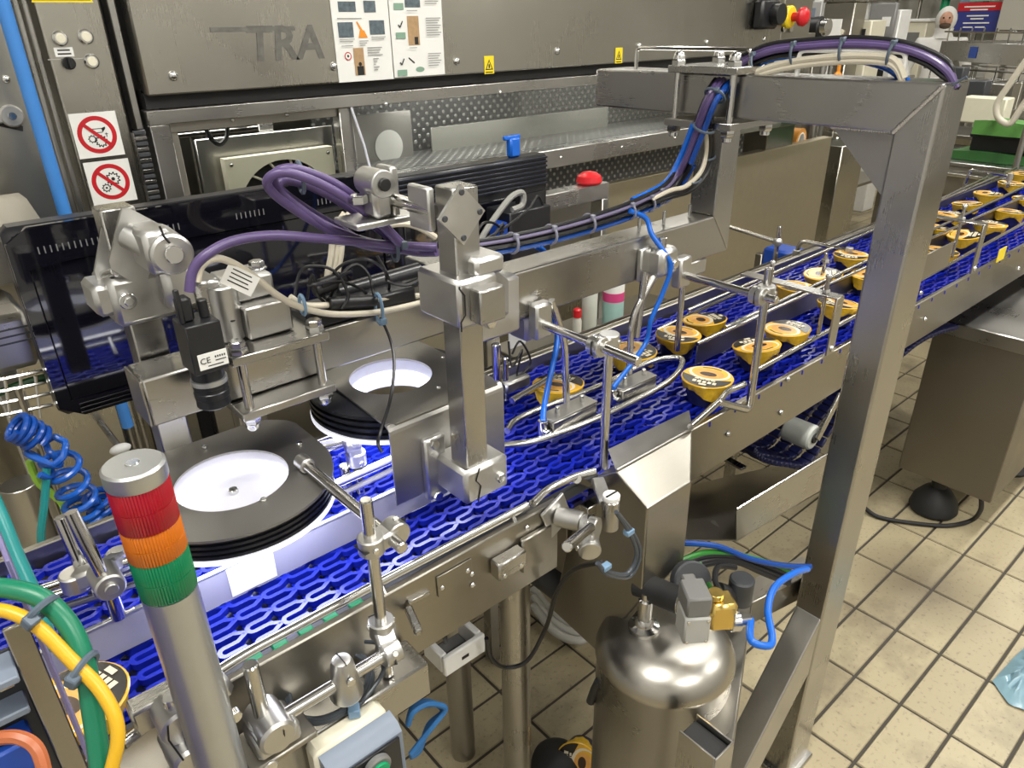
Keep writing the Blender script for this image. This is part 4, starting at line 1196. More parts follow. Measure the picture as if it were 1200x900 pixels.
t.part('slot', MB().box(c.x - .011, c.x + .011, .5735, .5765, c.z + .0158, c.z + .0168, 0), INK)
t.part('mount_bar', MB().bar(P(700, 562, Y=.63), (c.x, .585, c.z - .005), .02, .012, b=.002), CAST)
t.done()

# ------------------------------------------------------------------ tank with valve under the guard
TKX, TKY, TKR = 1.045, .73, .128
def tank_axis():
    # place on the sight line through the dome, at the distance that gives the tank its width
    best = None
    for i in range(60):
        z = .62 - i * .01; c = P(779, 758, Z=z); d = (c - CAMP).dot(_f)
        wpx = 2 * .115 * FPX / d
        if best is None or abs(wpx - 158) < best[0]: best = (abs(wpx - 158), c)
    return best[1]
tc = tank_axis(); TKX, TKY, TKR = tc.x, tc.y, .115; zs = tc.z - .005
t = T('pressure_tank', 'domed stainless pressure tank standing on the floor under the guard', 'tank')
t.part('shell', MB().lathe((TKX, TKY, 0), EZ, [(TKR * .97, .02), (TKR, .03), (TKR, zs - .012), (TKR + .003, zs - .008), (TKR + .003, zs), (TKR * .985, zs + .012), (TKR * .94, zs + .022), (TKR * .83, zs + .034), (TKR * .62, zs + .044), (TKR * .35, zs + .050), (.001, zs + .052)], 56), steel('polished_tank', (.46, .44, .40), .24, .40, stretch=(1.5, 1.5, 40)))
t.part('foot_ring', MB().lathe((TKX, TKY, 0), EZ, [(TKR * .9, 0), (TKR * .9, .022)], 40), RUBBER)
nx = P(754, 738, Z=zs + .045)
nk = t.part('neck', MB().lathe((nx.x, nx.y, zs + .026), EZ, [(.030, 0), (.030, .016), (.024, .020), (.026, .024), (.026, .030), (.016, .034), (.014, .045), (.012, .047), (.012, .085), (.008, .087), (.008, .10)], 28), ROD, label='polished neck fitting on the dome')
t.done()
t = T('solenoid_valve', 'grey solenoid valve with brass body on the tank', 'valve')
c = P(812, 728, D=1.12)
ax_r = V((.75, -.55, 0)).normalized(); ay_ = EZ.cross(ax_r)
cc = c
t.part('coil', MB().obox(cc, ax_r * .020, ay_ * .022, EZ * .026, .003), plain('pale_grey_coil', (.42, .42, .40), .45))
t.part('plug_housing', MB().obox(cc + EZ * .044 + ay_ * .004, ax_r * .019, ay_ * .024, EZ * .018, .003).obox(cc + EZ * .044 + ay_ * .03, ax_r * .011, ay_ * .016, EZ * .012, .003), MIDGREY)
t.part('brass_body', MB().obox(cc + ax_r * .040 + EZ * .018, ax_r * .021, ay_ * .020, EZ * .026, .006).cyl(cc + ax_r * .03 + EZ * .045, cc + ax_r * .03 + EZ * .056, .012, n=18), BRASS)
fq = cc + ax_r * .062 - EZ * .006
t.part('fitting', MB().cyl(fq - ax_r * .004, fq + ax_r * .012, .016, n=20).cyl(fq + ax_r * .012, fq + ax_r * .03, .010, n=6), BOLT)
vfit = fq + ax_r * .03
mb = MB()
for s1 in (-1, 1):
    for s2 in (-1, 1): mb.cyl(cc - ay_ * .022 + ax_r * .015 * s1 + EZ * .02 * s2, cc - ay_ * .024 + ax_r * .015 * s1 + EZ * .02 * s2, .003, n=8)
t.part('screw', mb, BOLT)
hb = P(728, 676, D=1.22); hb2 = P(690, 700, D=1.16)
t.done()
t = T('gauge_pipe', 'black pipe with round dial cap behind the valve', 'pipe')
a, b_ = P(748, 684, D=1.22), P(802, 706, D=1.16)
t.part('pipe', MB().cyl(a, b_, .022, n=24), RUBBER)
c = P(806, 679, D=1.24); t.part('dial_cap', MB().cyl(c, c + V((-.3, -.6, .4)).normalized() * .022, .034, n=30, b=.003), DKGREY)
t.part('ring', MB().cyl(b_ - (b_ - a).normalized() * .004, b_, .0235, n=24), BOLT)
t.done()
t = T('pipe_elbow', 'dark grey pipe cap on a side fitting behind the brass valve', 'pipe')
c = P(868, 690, D=1.3); t.part('cap', MB().cyl(c - EZ * .03, c + EZ * .025, .022, n=24, b=.003), DKGREY); t.part('branch', MB().cyl(c - EZ * .02, P(842, 692, D=1.28), .015, n=18), RUBBER); t.done()
# steel uprights and channel behind the tank
t = T('rear_bar', 'dark square steel bar crossing behind the valve to the gantry', 'bar')
t.part('bar', MB().bar(P(866, 712, D=1.45), P(948, 672, D=1.55), .05, .06, b=.002), STEEL_D)
t.part('upright', MB().bar(P(868, 700, D=1.42), P(838, 900, D=1.14), .045, .045, up=EY, b=.002), STEEL_D)
t.done()
t = T('channel_post', 'open steel channel standing right of the tank', 'post')
c = P(827, 862, D=1.04)
h = c.z
t.part('channel', MB().box(c.x - .022, c.x - .019, c.y - .03, c.y + .03, 0, h).box(c.x - .022, c.x + .022, c.y - .033, c.y - .030, 0, h).box(c.x + .019, c.x + .022, c.y - .03, c.y + .03, 0, h), STEEL_Z)
t.part('rubber_insert', MB().box(c.x - .018, c.x + .018, c.y - .028, c.y + .03, 0, h - .01), RUBBER)
t.done()

# chute tray behind gantry foot
t = T('drip_tray', 'long dark sheet steel tray sloping behind the gantry foot', 'tray')
Yt = .60
a, b_, c, d = P(803, 634, Y=Yt), P(863, 634, Y=Yt), P(864, 599, Y=Yt), P(970, 530, Y=Yt)
zt_ = c.z
t.part('near_wall', MB().prism([P(863, 635, Y=Yt), P(863, 598, Y=Yt), P(985, 524, Y=Yt), P(985, 562, Y=Yt)], (0, .003, 0)), STEEL)
t.part('rim', MB().cyl(P(863, 597, Y=Yt), P(985, 523, Y=Yt), .003, n=8), ROD)
t.part('tray_floor', MB().prism([P(803, 634, Y=Yt), P(863, 634, Y=Yt), P(985, 562, Y=Yt), P(960, 535, Y=.86), P(812, 569, Y=.86), P(803, 590, Y=.75)], (0, 0, .003)), STEEL_D)
t.part('back_wall', MB().prism([P(806, 570, Y=.87), P(930, 553, Y=.87), P(863, 597, Y=.60), P(863, 634, Y=.60), P(803, 634, Y=.62)], (0.0, .003, .001)), STEEL_D)
t.done()
# wire cable tray below the far side plate
t = T('cable_tray', 'wire basket cable tray with black cables under the side plate', 'cable tray')
mb = []
for o_ in (0, .05):
    t.part('long_wire', MB().cyl(P(795, 562, Y=.86) + EY * o_, P(905, 505, Y=.86) + EY * o_, .0025, n=6), ROD)
for k in range(7):
    a = P(795, 562, Y=.86).lerp(P(905, 505, Y=.86), k / 6.); t.part('cross_wire', MB().cyl(a, a + EY * .05 - EZ * .002, .002, n=6), ROD)
t.part('cable', MB().tube([P(790, 560, Y=.87) + EZ * .012, P(850, 528, Y=.88) + EZ * .012, P(900, 503, Y=.88) + EZ * .012], .009, 8), BLKCAB)
a = P(842, 535, Y=.83); t.part('bar_clip', MB().bar(P(850, 537, Y=.82), P(872, 549, Y=.76), .02, .008, b=.002), STEEL)
t.done()
# return roller
t = T('return_roller', 'pale grey plastic return roller on an arm under the side plate', 'roller')
c = P(940, 508, Y=.69); ax = EY
t.part('roller', MB().cyl((c.x, .66, c.z), (c.x, .73, c.z), .031, n=34, b=.004), plain('pale_roller_plastic', (.50, .52, .49), .45))
t.part('hub', MB().cyl((c.x, .655, c.z), (c.x, .668, c.z), .012, n=20), RUBBER)
t.part('arm', MB().bar((c.x, .652, c.z), P(985, 462, Y=.652), .006, .022, b=.001), STEEL)
t.done()

# ------------------------------------------------------------------ big steel cabinet at right
BXX = 2.42
t = T('drive_cabinet', 'large brushed steel drive cabinet right of the gantry post', 'cabinet')
a = P(1098, 372, X=BXX); b_ = P(1053, 548, X=BXX); c = P(1157, 600, X=BXX)
yL = a.y; yR = c.y; zT = a.z; zBm = b_.z
t.part('body', MB().box(BXX, BXX + .75, yR, yL, zBm, zT - .012, .003), steel('cabinet_face', (.24, .22, .19), .34, .5, stretch=(60, 1.2, 60)))
t.part('lid', MB().box(BXX - .008, BXX + .76, yR - .01, yL + .006, zT - .045, zT, .003), STEEL)
ft = t.part('foot', MB().lathe((BXX + .07, yL - .12, 0), EZ, [(.07, 0), (.078, .015), (.07, .05), (.045, .085), (.025, .10), (.025, zBm + .002)], 28), RUBBER)
for dx, dy in ((.62, -.10), (.55, -(yL - yR) + .08)):
    t.part('foot', MB().lathe((BXX + dx, yL + dy, 0), EZ, [(.055, 0), (.06, .012), (.045, .03), (.018, .04), (.018, zBm + .002)], 20), RUBBER)
t.done()
single('floor_cable', MB().tube(spline([P(1012, 594, Z=.02), P(1030, 606, Z=.008), P(1070, 613, Z=.008), P(1110, 616, Z=.008), P(1138, 610, Z=.02), P(1149, 598, Z=.10), P(1150, 585, Z=.15)], 6), .0075, 10), RUBBER, 'black cable looping over the tiles from the steel cabinet', 'cable')
t = T('film_scrap', 'scrap of pale blue plastic film on the tiles at right', 'plastic film')
mb = MB(); n = 14
import itertools
cz = [P(x, y, Z=.004) for x, y in ((1163, 798), (1186, 773), (1215, 745), (1235, 800), (1210, 836), (1182, 825))]
cn = sum(cz, V()) / 6
k = 0
for ring in range(4):
    for j in range(24):
        f = j / 24 * 6; i = int(f); q = cz[i].lerp(cz[(i + 1) % 6], f - i); s = 1 - ring * .26
        p = cn + (q - cn) * s; p.z = .003 + .012 * ring * abs(math.sin(j * 1.7 + ring)) + random.uniform(0, .004); mb.v.append(p)
for ring in range(3):
    for j in range(24): mb.face([ring * 24 + j, ring * 24 + (j + 1) % 24, (ring + 1) * 24 + (j + 1) % 24, (ring + 1) * 24 + j])
mb.face([72 + j for j in range(24)])
t.part('film', mb, BLUEBAG, ang=80); t.done()
# ------------------------------------------------------------------ big sealing machine along the back
MY = 1.90
def M(x, y, dy=0.0): return P(x, y, Y=MY + dy)
def mrect(t, name, a, b_, th=.02, dy=0.0, mat=None, parent=None, label=None, b=.002):
    """panel on the machine front between two photo corners; front face at MY+dy"""
    p, q = M(*a, dy), M(*b_, dy)
    return t.part(name, MB().box(min(p.x, q.x), max(p.x, q.x), MY + dy, MY + dy + th, min(p.z, q.z), max(p.z, q.z), b), mat or STEEL_M, parent, label)
mc = T('sealing_machine', 'tall stainless packaging machine with cladding doors and clear guards along the back', 'machine')
ztopm = 2.25
xl, xr = M(80, 150).x, M(152, 150).x
colm = mc.part('control_column', MB().box(xl, xr, MY, MY + .30, .12, ztopm, .004), STEEL_M, label='narrow column with buttons and prohibition stickers')
for k, (dx, w_) in enumerate(((-.012, .010), (-.026, .012), (-.041, .014))):
    mc.part('edge_profile', MB().cyl((xl + dx - w_ / 2, MY + .004 + k * .004, .12), (xl + dx - w_ / 2, MY + .004 + k * .004, ztopm), w_ / 2 + .001, n=16), STEEL_Z)
mc.part('dark_gap', MB().box(xr, xr + .10, MY + .06, MY + .12, .12, ztopm, .001), RUBBER)
gx_ = M(160, 150).x
mc.part('hinge_post', MB().box(xr + .016, xr + .034, MY + .01, MY + .05, 1.36, ztopm, .003), STEEL_Z)
# cladding doors
dl, dr = M(170, 118), M(905, 52)
zd0 = (dl.z + M(600, 78).z) / 2
split = M(912, 20).x
mc.part('cladding_door', MB().box(dl.x, split - .012, MY - .03, MY + .02, zd0, ztopm, .004), STEEL_M, label='wide upper cladding panel with worn lettering')
door = mc.parts[-1]
mc.part('end_panel', MB().box(split + .006, M(946, 20).x, MY - .02, MY + .3, .9, ztopm, .004), STEEL_M, label='narrow end panel carrying the emergency stop')
mc.part('door_gap', MB().box(dl.x, split + .01, MY + .0, MY + .06, zd0 - .03, zd0 + .01, 0), RUBBER)
# worn lettering left on the door
fy = MY - .031
def on_door(px, py): return P(px, py, Y=MY - .0305)
o = on_door(290, 71)
hgt = (on_door(300, 30).z - on_door(300, 70).z)
letters(mc, 'worn_lettering', 'TRA', V((on_door(291, 70).x, fy, o.z)), EX, EZ, hgt * 1.42, WORN, door, shear=.12, space=1.02, bold=.003)
mb = MB(); a, b_ = on_door(246, 34), on_door(345, 30)
mb.box(a.x, b_.x, fy - .0003, fy, a.z - .007, a.z + .003, 0); mc.part('worn_streak', mb, WORN, door)
for px, py in ((203, 89), (391, 78), (535, 72), (653, 60), (749, 54), (828, 50), (895, 46)):
    c = on_door(px, py); mc.part('door_screw', MB().dome((c.x, MY - .03, c.z), -EY, .011, .008, 12), BOLT, door)
# yellow warning stickers on the cladding
for px, py in ((573, 76), (725, 65)):
    c = on_door(px, py); s_ = .019
    mb = MB(); u, v_ = EX, EZ; o = V((c.x, fy, c.z))
    decal(mb, o, u, v_, [(0, rect(-.019, -.025, .019, .025)), (1, [(-.015, -.014), (.015, -.014), (0, .016)]), (0, [(-.010, -.011), (.010, -.011), (0, .010)]), (1, rect(-.003, -.009, .003, .002)), (1, rect(-.014, -.022, .014, -.019))], .0004)
    mc.part('warning_sticker', mb, [YEL, INK], door, flat=True)
# selector switch, emergency stop, on the right end
c = on_door(893, 17)
mc.part('rotary_switch', MB().box(c.x - .07, c.x + .06, MY - .075, MY - .031, c.z - .055, c.z + .055, .012).cyl((c.x + .02, MY - .075, c.z), (c.x + .02, MY - .11, c.z), .04, n=20), BLACK, door)
c2_ = on_door(896, 5); mc.part('white_tag', MB().box(c2_.x - .03, c2_.x + .03, MY - .034, MY - .031, c2_.z - .025, c2_.z + .02, .0005), WHITE, door)
c2_ = on_door(904, 26); mc.part('yellow_tag', MB().box(c2_.x - .03, c2_.x + .03, MY - .034, MY - .031, c2_.z - .015, c2_.z + .015, .0005), YEL, door)
ep = P(922, 20, Y=MY - .02)
es = mc.part('emergency_stop', MB().cyl((ep.x - .01, MY - .02, ep.z), (ep.x - .01, MY - .05, ep.z), .045, n=24, b=.006), YEL, label='yellow emergency stop base with red mushroom')
mc.part('mushroom_button', MB().lathe((ep.x, MY - .05, ep.z), -EY, [(.018, 0), (.018, .03), (.036, .035), (.038, .05), (.03, .062), (.012, .068)], 24), RED, es)
for px in (917, 925):
    c = P(px, 34, Y=MY - .02); mc.part('small_button', MB().cyl((c.x, MY - .02, c.z), (c.x, MY - .032, c.z), .013, n=16), BOLT)
# buttons on the column
for px, py in ((70, 45), (100, 43), (107, 72)):
    c = M(px, py)
    bz_ = mc.part('push_button', MB().lathe((c.x, MY, c.z), -EY, [(.0150, 0), (.0150, .005), (.0120, .008)], 28), BOLT, colm)
    mc.part('push_button', MB().cyl((c.x, MY - .006, c.z), (c.x, MY - .0105, c.z), .0098, n=24), CREAM, colm)
c = M(80, 74); mc.part('selector_knob', MB().cyl((c.x, MY, c.z), (c.x, MY - .012, c.z), .0125, n=24).box(c.x - .004, c.x + .004, MY - .024, MY - .011, c.z - .0115, c.z + .0115, .002), BLACK, colm)
c = M(75, 61); mb = MB(); decal(mb, V((c.x, MY, c.z)), EX, EZ, [(0, rect(-.018, -.009, .018, .009)), (1, rect(-.012, .002, .012, .005)), (1, rect(-.013, -.005, .013, -.002))], .0004)
mc.part('switch_label', mb, [PAPER, INK], colm, flat=True)
a, b_ = M(56, 70), M(98, 69); mc.part('seam_line', MB().box(a.x, b_.x, MY - .0008, MY, a.z - .001, a.z + .001, 0), BOLT, colm)
def prohib(px, py, kind):
    c = M(px, py); o = V((c.x, MY, c.z)); h = .0475
    mb = MB(); sh = [(0, rect(-h, -h, h, h)), (1, circ(0, 0, .040, 40)), (0, circ(0, 0, .0305, 36))]
    if kind == 0: sh += [(2, gear(-.012, -.008, .0075, 9)), (0, gear(-.012, -.008, .0050, 9)), (2, gear(.005, -.014, .0115, 11)), (0, gear(.005, -.014, .0082, 11)),
                         (2, rect(-.008, .012, .016, .0135)), (2, rect(-.006, .004, .012, .0055)), (2, [(.012, .004), (.019, .012), (.019, .016), (.011, .0135)]), (2, rect(.018, -.006, .0195, .003)), (2, rect(.0155, .0, .022, .0013))]
    else: sh += [(2, gear(.006, .006, .0135, 11)), (0, gear(.006, .006, .0100, 11)), (2, gear(-.012, -.012, .0085, 9)), (0, gear(-.012, -.012, .0058, 9)), (2, circ(.006, .006, .004, 12)), (2, circ(-.012, -.012, .0025, 12))]
    sh += [(1, band((-.0265, .0265), (.0265, -.0265), .0075))]
    decal(mb, o, EX, EZ, sh, .0004)
    mc.part('prohibition_sign', mb, [PAPER, REDP, INK], colm, label=('red prohibition sign with hand and gears' if kind == 0 else 'red prohibition sign with two gears'), flat=True)
prohib(114, 158, 0); prohib(130, 213, 1)
c = M(74, 3); hw = .058
mb = MB(); o = V((c.x, MY, c.z))
def rtri(w_, y0, h): return [(-w_, y0), (w_, y0), (w_ * .0, y0 + h)]
decal(mb, o, EX, EZ, [(0, [(-hw, 0), (hw, 0), (.006, .105), (-.006, .105)]), (1, [(-hw * .92, .004), (hw * .92, .004), (0, .100)]), (0, [(-hw * .76, .013), (hw * .76, .013), (0, .085)]), (1, rect(-.004, .03, .004, .06)), (1, circ(0, .024, .004, 12))], .0004)
mc.part('warning_triangle', mb, [YEL, INK], colm, flat=True)
# window bay: frame members
def mbar(name, a, b_, wpx_or_w, dy, th, mat=None, vertical=False):
    p, q = M(*a, dy), M(*b_, dy)
    if vertical: return mc.part(name, MB().box(min(p.x, q.x), min(p.x, q.x) + wpx_or_w, MY + dy, MY + dy + th, min(p.z, q.z), max(p.z, q.z), .002), mat or STEEL)
    z = (p.z + q.z) / 2
    return mc.part(name, MB().box(p.x, q.x, MY + dy, MY + dy + th, z - wpx_or_w, z, .002), mat or STEEL)
fz1 = (M(165, 128).z + M(700, 88).z) / 2
xw0, xw1 = M(168, 128).x, M(945, 60).x
wh = .032
mc.part('window_head', MB().box(xw0, xw1, MY - .02, MY + .03, fz1 - wh, fz1, .002), STEEL)
zw0 = M(210, 235).z - .55
mc.part('window_post', MB().box(xw0, xw0 + .045, MY - .02, MY + .03, .25, fz1 - wh, .002), STEEL)
xm = M(405, 150).x
mc.part('window_post', MB().box(xm - .02, xm + .02, MY - .01, MY + .03, .25, fz1 - wh, .002), STEEL)
zin = M(230, 150, .02).z
mc.part('inner_frame', MB().box(xw0 + .045, xm - .02, MY, MY + .012, fz1 - wh - .022, fz1 - wh, .001), STEEL_D)
mc.part('inner_frame', MB().box(xw0 + .045, xw0 + .065, MY, MY + .012, .6, fz1 - wh - .022, .001), STEEL_D)
for px, py in ((196, 148), (276, 141), (340, 135), (586, 108), (452, 122)):
    c = M(px, py, -.02); mc.part('frame_screw', MB().dome((c.x, MY - .001 if px < 400 else MY - .02, c.z), -EY, .006, .005, 10), BOLT)
mc.part('clear_guard', MB().box(xw0 + .06, xm - .02, MY + .004, MY + .008, .65, fz1 - wh - .02, .0005), GLASS, label='clear polycarbonate guard over the left bay')
# inside of the left bay: dark back, rails, fan
mc.part('bay_back', MB().box(xw0, xw1, MY + .95, MY + .97, .1, fz1 - .10, 0), STEEL_M)
mc.part('bay_floor', MB().box(xw0, xm, MY + .05, MY + .34, .86, .88, 0), STEEL_D)
for px in (232, 245):
    c = P(px, 190, Y=MY + .22); mc.part('inner_upright', MB().box(c.x - .006, c.x + .006, MY + .22, MY + .235, .88, 1.33, .001), STEEL)
a, b_ = P(205, 158, Y=MY + .2), P(310, 168, Y=MY + .2); mc.part('inner_rail', MB().cyl(a, (b_.x, MY + .2, a.z), .012, n=14), ROD)
c = P(312, 150, Y=MY + .1); mc.part('inner_upright', MB().box(c.x - .02, c.x + .02, MY + .10, MY + .11, 1.15, 1.40, .001), STEEL)
mc.part('inner_hose', MB().tube(spline([P(240, 148, Y=MY + .05), P(248, 163, Y=MY + .05), P(258, 169, Y=MY + .05), (P(266, 160, Y=MY + .05)), P(266, 146, Y=MY + .05)], 5), .006, 8), RUBBER)
# right bay: sloping clear guard and dimpled plates behind
xg0, xg1 = M(412, 122, -.02).x, M(960, 60).x
gz1 = fz1 - wh
gp0, gp1 = P(433, 208, Y=MY - .12), P(900, 165, Y=MY - .12)
gzb = gp0.z - .005
gg = [(xg0, MY - .015, gz1), (xw1, MY - .015, gz1), (xw1, MY - .055, gzb), (xg0 + .02, MY - .055, gzb)]
mc.part('clear_guard', MB().prism(gg, (0, .004, .001)), GLASS, label='sloping clear guard with bright edges over the right bay')
mc.part('guard_edge', MB().tube([V(gg[0]), V(gg[3]).lerp(V(gg[0]), .45) + EX * .004, V(gg[3])], .0035, 6), DIFF)
mc.part('dimpled_plate', MB().box(xm, xw1, MY + .20, MY + .21, gz1 - .30, gz1 + .05, 0), PERF)
a, b_ = P(506, 165, Y=MY + .15), P(712, 150, Y=MY + .15)
ta, tb_ = P(506, 150, Y=MY + .15).z, P(506, 186, Y=MY + .15).z
mc.part('plain_sheet', MB().box(a.x, b_.x, MY + .15, MY + .155, tb_, ta, .001), plain('dull_grey_sheet', (.30, .30, .27), .45, .3), label='dull grey sheet in front of the dimpled plate')
a = P(432, 200, Y=MY + .02); b_ = P(640, 182, Y=MY + .02)
mc.part('bay_ledge', MB().box(xm, xw1, MY - .10, MY + .2, gzb - .012, gzb, .002), PERFD)
mc.part('ledge_rail', MB().box(xm + .02, xw1, MY - .135, MY - .10, gzb - .055, gzb + .004, .003), STEEL, label='bright bottom rail below the sloping guard')
c = P(456, 172, Y=MY + .12); mb = MB(); decal(mb, V((c.x, MY + .12, c.z)), EX, EZ, [(0, circ(0, 0, .05, 28)), ], .0005)
mc.part('round_label', mb, [PAPER], flat=True)
mc.part('label_plate', MB().box(c.x - .13, c.x + .09, MY + .122, MY + .13, c.z - .1, c.z + .1, .002), STEEL_B)
for k in range(6):
    x = xm + .1 + k * .3; mc.part('rail_screw', MB().dome((x, MY - .135, gzb - .025), -EY, .006, .005, 10), BOLT)
# lower skirts
zk = gzb - .055
mc.part('dimpled_plate', MB().box(xm, M(830, 200).x + .25, MY + .0, MY + .01, zk - .14, zk, 0), PERF)
mc.part('skirt_panel', MB().box(M(430, 260).x - .1, M(690, 300).x, MY - .02, MY + .02, .12, zk - .13, .003), STEEL_M)
xs1 = M(962, 200).x
mc.part('skirt_panel', MB().box(M(690, 300).x + .006, xs1, MY - .03, MY + .02, .12, zk - .12, .003), plain('beige_steel_door', (.44, .39, .28), .38, .75, var=.05), label='beige toned lower door')
mc.part('skirt_panel', MB().box(xw0 + .05, xm, MY + .02, MY + .06, .12, .86, .003), STEEL_D)
mc.part('base_rail', MB().box(xl, xs1 + .2, MY - .02, MY + .3, .06, .12, .003), STEEL_D)
for x in (xl + .1, xm, 2.4, xs1 - .1):
    mc.part('leg', MB().cyl((x, MY + .1, 0), (x, MY + .1, .07), .03, n=16), RUBBER)
mc.done()
for lx in (xw0 + .25, xm + .5, xm + 1.2):      # added lamps under the cladding that brighten the machine bays
    area('added_bay_lamp', (lx, MY + .07, fz1 - .045),   .5, .04, .8, (1, .97, .9), (math.radians(12), 0, 0))

# cooling fan housing seen through the left guard
t = T('fan_filter', 'cream square fan filter with curved grille bars behind the left guard', 'fan')
a, b_ = P(267, 190, Y=MY - .03), P(388, 232, Y=MY - .03)
a = P(265, 199, Y=MY + .03); b_ = P(391, 186, Y=MY + .03)
zc1 = P(330, 190, Y=MY + .03).z; w_ = b_.x - a.x
cx, cz = (a.x + b_.x) / 2, zc1 - w_ * .42
o_ = t.part('housing', MB().ringp([V((cx + x, MY + .03, cz + z)) for x, z in roundrect(0, 0, rect(-w_ / 2, -w_ / 2, w_ / 2, w_ / 2), 48)], [V((cx + w_ * .44 * math.cos(2 * math.pi * i / 48), MY + .03, cz + w_ * .44 * math.sin(2 * math.pi * i / 48))) for i in range(48)], (0, .03, 0)), CREAM)
t.part('grille_hub', MB().cyl((cx, MY + .035, cz), (cx, MY + .045, cz), w_ * .14, n=24), CREAM)
for k in range(14):
    a0 = 2 * math.pi * k / 14
    t.part('grille_bar', MB().tube([V((cx + rr * math.cos(a0 + q), MY + .038, cz + rr * math.sin(a0 + q))) for rr, q in ((w_ * .12, 0), (w_ * .25, .22), (w_ * .36, .38), (w_ * .45, .48))], .0035, 6), CREAM)
t.part('back_disc', MB().cyl((cx, MY + .05, cz), (cx, MY + .06, cz), w_ * .45, n=30), RUBBER)
for sx in (-1, 1): t.part('screw', MB().dome((cx + sx * w_ * .45, MY + .03, cz + w_ * .45), -EY, .006, .004, 8), BOLT, o_)
t.done()
t = T('fan_sheet', 'steel frame sheet standing behind the cream fan filter', 'frame')
t.part('sheet', MB().box(cx - w_ * .66, cx + w_ * .6, MY + .075, MY + .085, .9, cz + w_ * .66, .002), STEEL); t.done()

# posters taped on the cladding
def poster(name, label, corners, shapes, th=.002):
    """sheet laid against the cladding; corners: top left, bottom left, bottom right in photo points"""
    bl, br, tl = on_door(*corners[1]), on_door(*corners[2]), on_door(*corners[0])
    t = T(name, label, 'poster')
    H = .36; W = br.x - bl.x
    y = MY - .032
    t.part('sheet', MB().box(bl.x, br.x, y - .001, y + .0015, bl.z, bl.z + H, .0004), PAPER)
    mb = MB(); decal(mb, V((bl.x, y - .001, bl.z)), EX, EZ, [(m, [(a * W, b2 * W) for a, b2 in p]) for m, p in shapes], .0004)
    t.part('print', mb, [BROWNINK, SLATEINK, TANINK, GREYINK, INK, ORINK, REDP, PAPER, GREENINK], flat=True)
    t.done()
R_ = rect
def lines(x0, x1, y, n, dy, m=3): return [(m, R_(x0, y - i * dy, x1 - .03 * (i % 3), y - i * dy + dy * .38)) for i in range(n)]
poster('laminated_sheet', 'left laminated sheet with photos, bell and text, taped on the cladding', [(383, 0), (397, 97), (461, 92)],
       [(0, R_(.12, 1.21, .41, 1.37)), (0, R_(.56, 1.21, .84, 1.38)), (1, R_(.12, .98, .42, 1.12)), (1, R_(.56, .97, .77, 1.13)), (1, R_(.08, .63, .34, .84)), (1, R_(.63, .66, .90, .86)),
        (5, [(.42, .62), (.58, .62), (.53, .72), (.46, .74)]), (5, [(.45, .74), (.50, .73), (.42, .85), (.40, .84)]), (2, R_(.30, .09, .48, .48)), (4, R_(.34, .09, .46, .22)), (4, circ(.40, .25, .03, 12)),
        (6, circ(.20, .37, .06, 20)), (7, circ(.20, .37, .045, 20)), (4, circ(.20, .37, .02, 12))] + lines(.08, .50, .885, 1, .03) + lines(.55, .82, .47, 4, .035) + lines(.64, .74, .31, 5, .04) + lines(.08, .34, .60, 2, .03) + lines(.64, .90, .62, 2, .03) + lines(.42, .58, .57, 3, .03) + lines(.1, .3, .51, 1, .03))
tk = lambda x, y: [(4, band((x, y), (x + .03, y - .04), .018)), (4, band((x + .028, y - .04), (x + .08, y + .05), .018)), (8, R_(x - .06, y - .20, x + .12, y - .11))]
poster('laminated_sheet', 'right laminated sheet with ticks and pictures in a table', [(449, 0), (462, 91), (521, 86)],
       [(0, R_(.30, 1.38, .58, 1.58)), (1, R_(.29, 1.00, .58, 1.22)), (2, R_(.31, .46, .53, .88)), (4, R_(.43, .47, .50, .58)), (8, circ(.50, .10, .085, 20, .04)), (4, band((.29, .28), (.40, .2), .02))] +
       tk(.14, 1.48) + tk(.14, 1.17) + tk(.14, .76) + tk(.12, .22) + lines(.66, .95, 1.52, 7, .03) + lines(.66, .95, 1.20, 6, .03) + lines(.66, .95, .84, 8, .035) + lines(.66, .92, .32, 6, .035) + lines(.3, .5, .95, 1, .03) + lines(.3, .45, .42, 1, .03))

# blue pipe and grey cladding at the far left
single('blue_pipe', MB().cyl(P(150, 500, Y=MY - .16), P(6, 20, Y=MY - .16) + EZ * .5, .013, n=18), plain('blue_painted_pipe', (.05, .22, .60), .4), 'straight bright blue pipe standing left of the machine column', 'pipe')
t = T('side_cabinet', 'grey steel cabinet with latch left of the machine column', 'cabinet')
xa_ = xl - .06
t.part('panel', MB().box(xa_ - .60, xa_ - .005, MY - .02, MY + .3, .12, ztopm, .004), STEEL_M)
t.part('dark_edge', MB().box(xa_ - .004, xa_ + .01, MY + .01, MY + .2, .12, ztopm, 0), RUBBER)
c = M(14, 136, -.03); lt = t.part('latch', MB().cyl((c.x, MY - .02, c.z), (c.x, MY - .034, c.z), .022, n=24, b=.003).box(c.x - .08, c.x, MY - .032, MY - .021, c.z - .012, c.z + .014, .003), CAST)
t.part('screw', MB().cyl((c.x, MY - .034, c.z), (c.x, MY - .037, c.z), .008, n=12), BOLT, lt)
t.part('latch_plate', MB().prism([M(-10, 130, -.022), M(27, 148, -.022), M(27, 154, -.022), M(-10, 146, -.022)], (0, .002, 0)), RUBBER)
c = M(7, 93, -.02); t.part('screw', MB().dome((c.x, MY - .02, c.z), -EY, .008, .006), BOLT)
t.done()
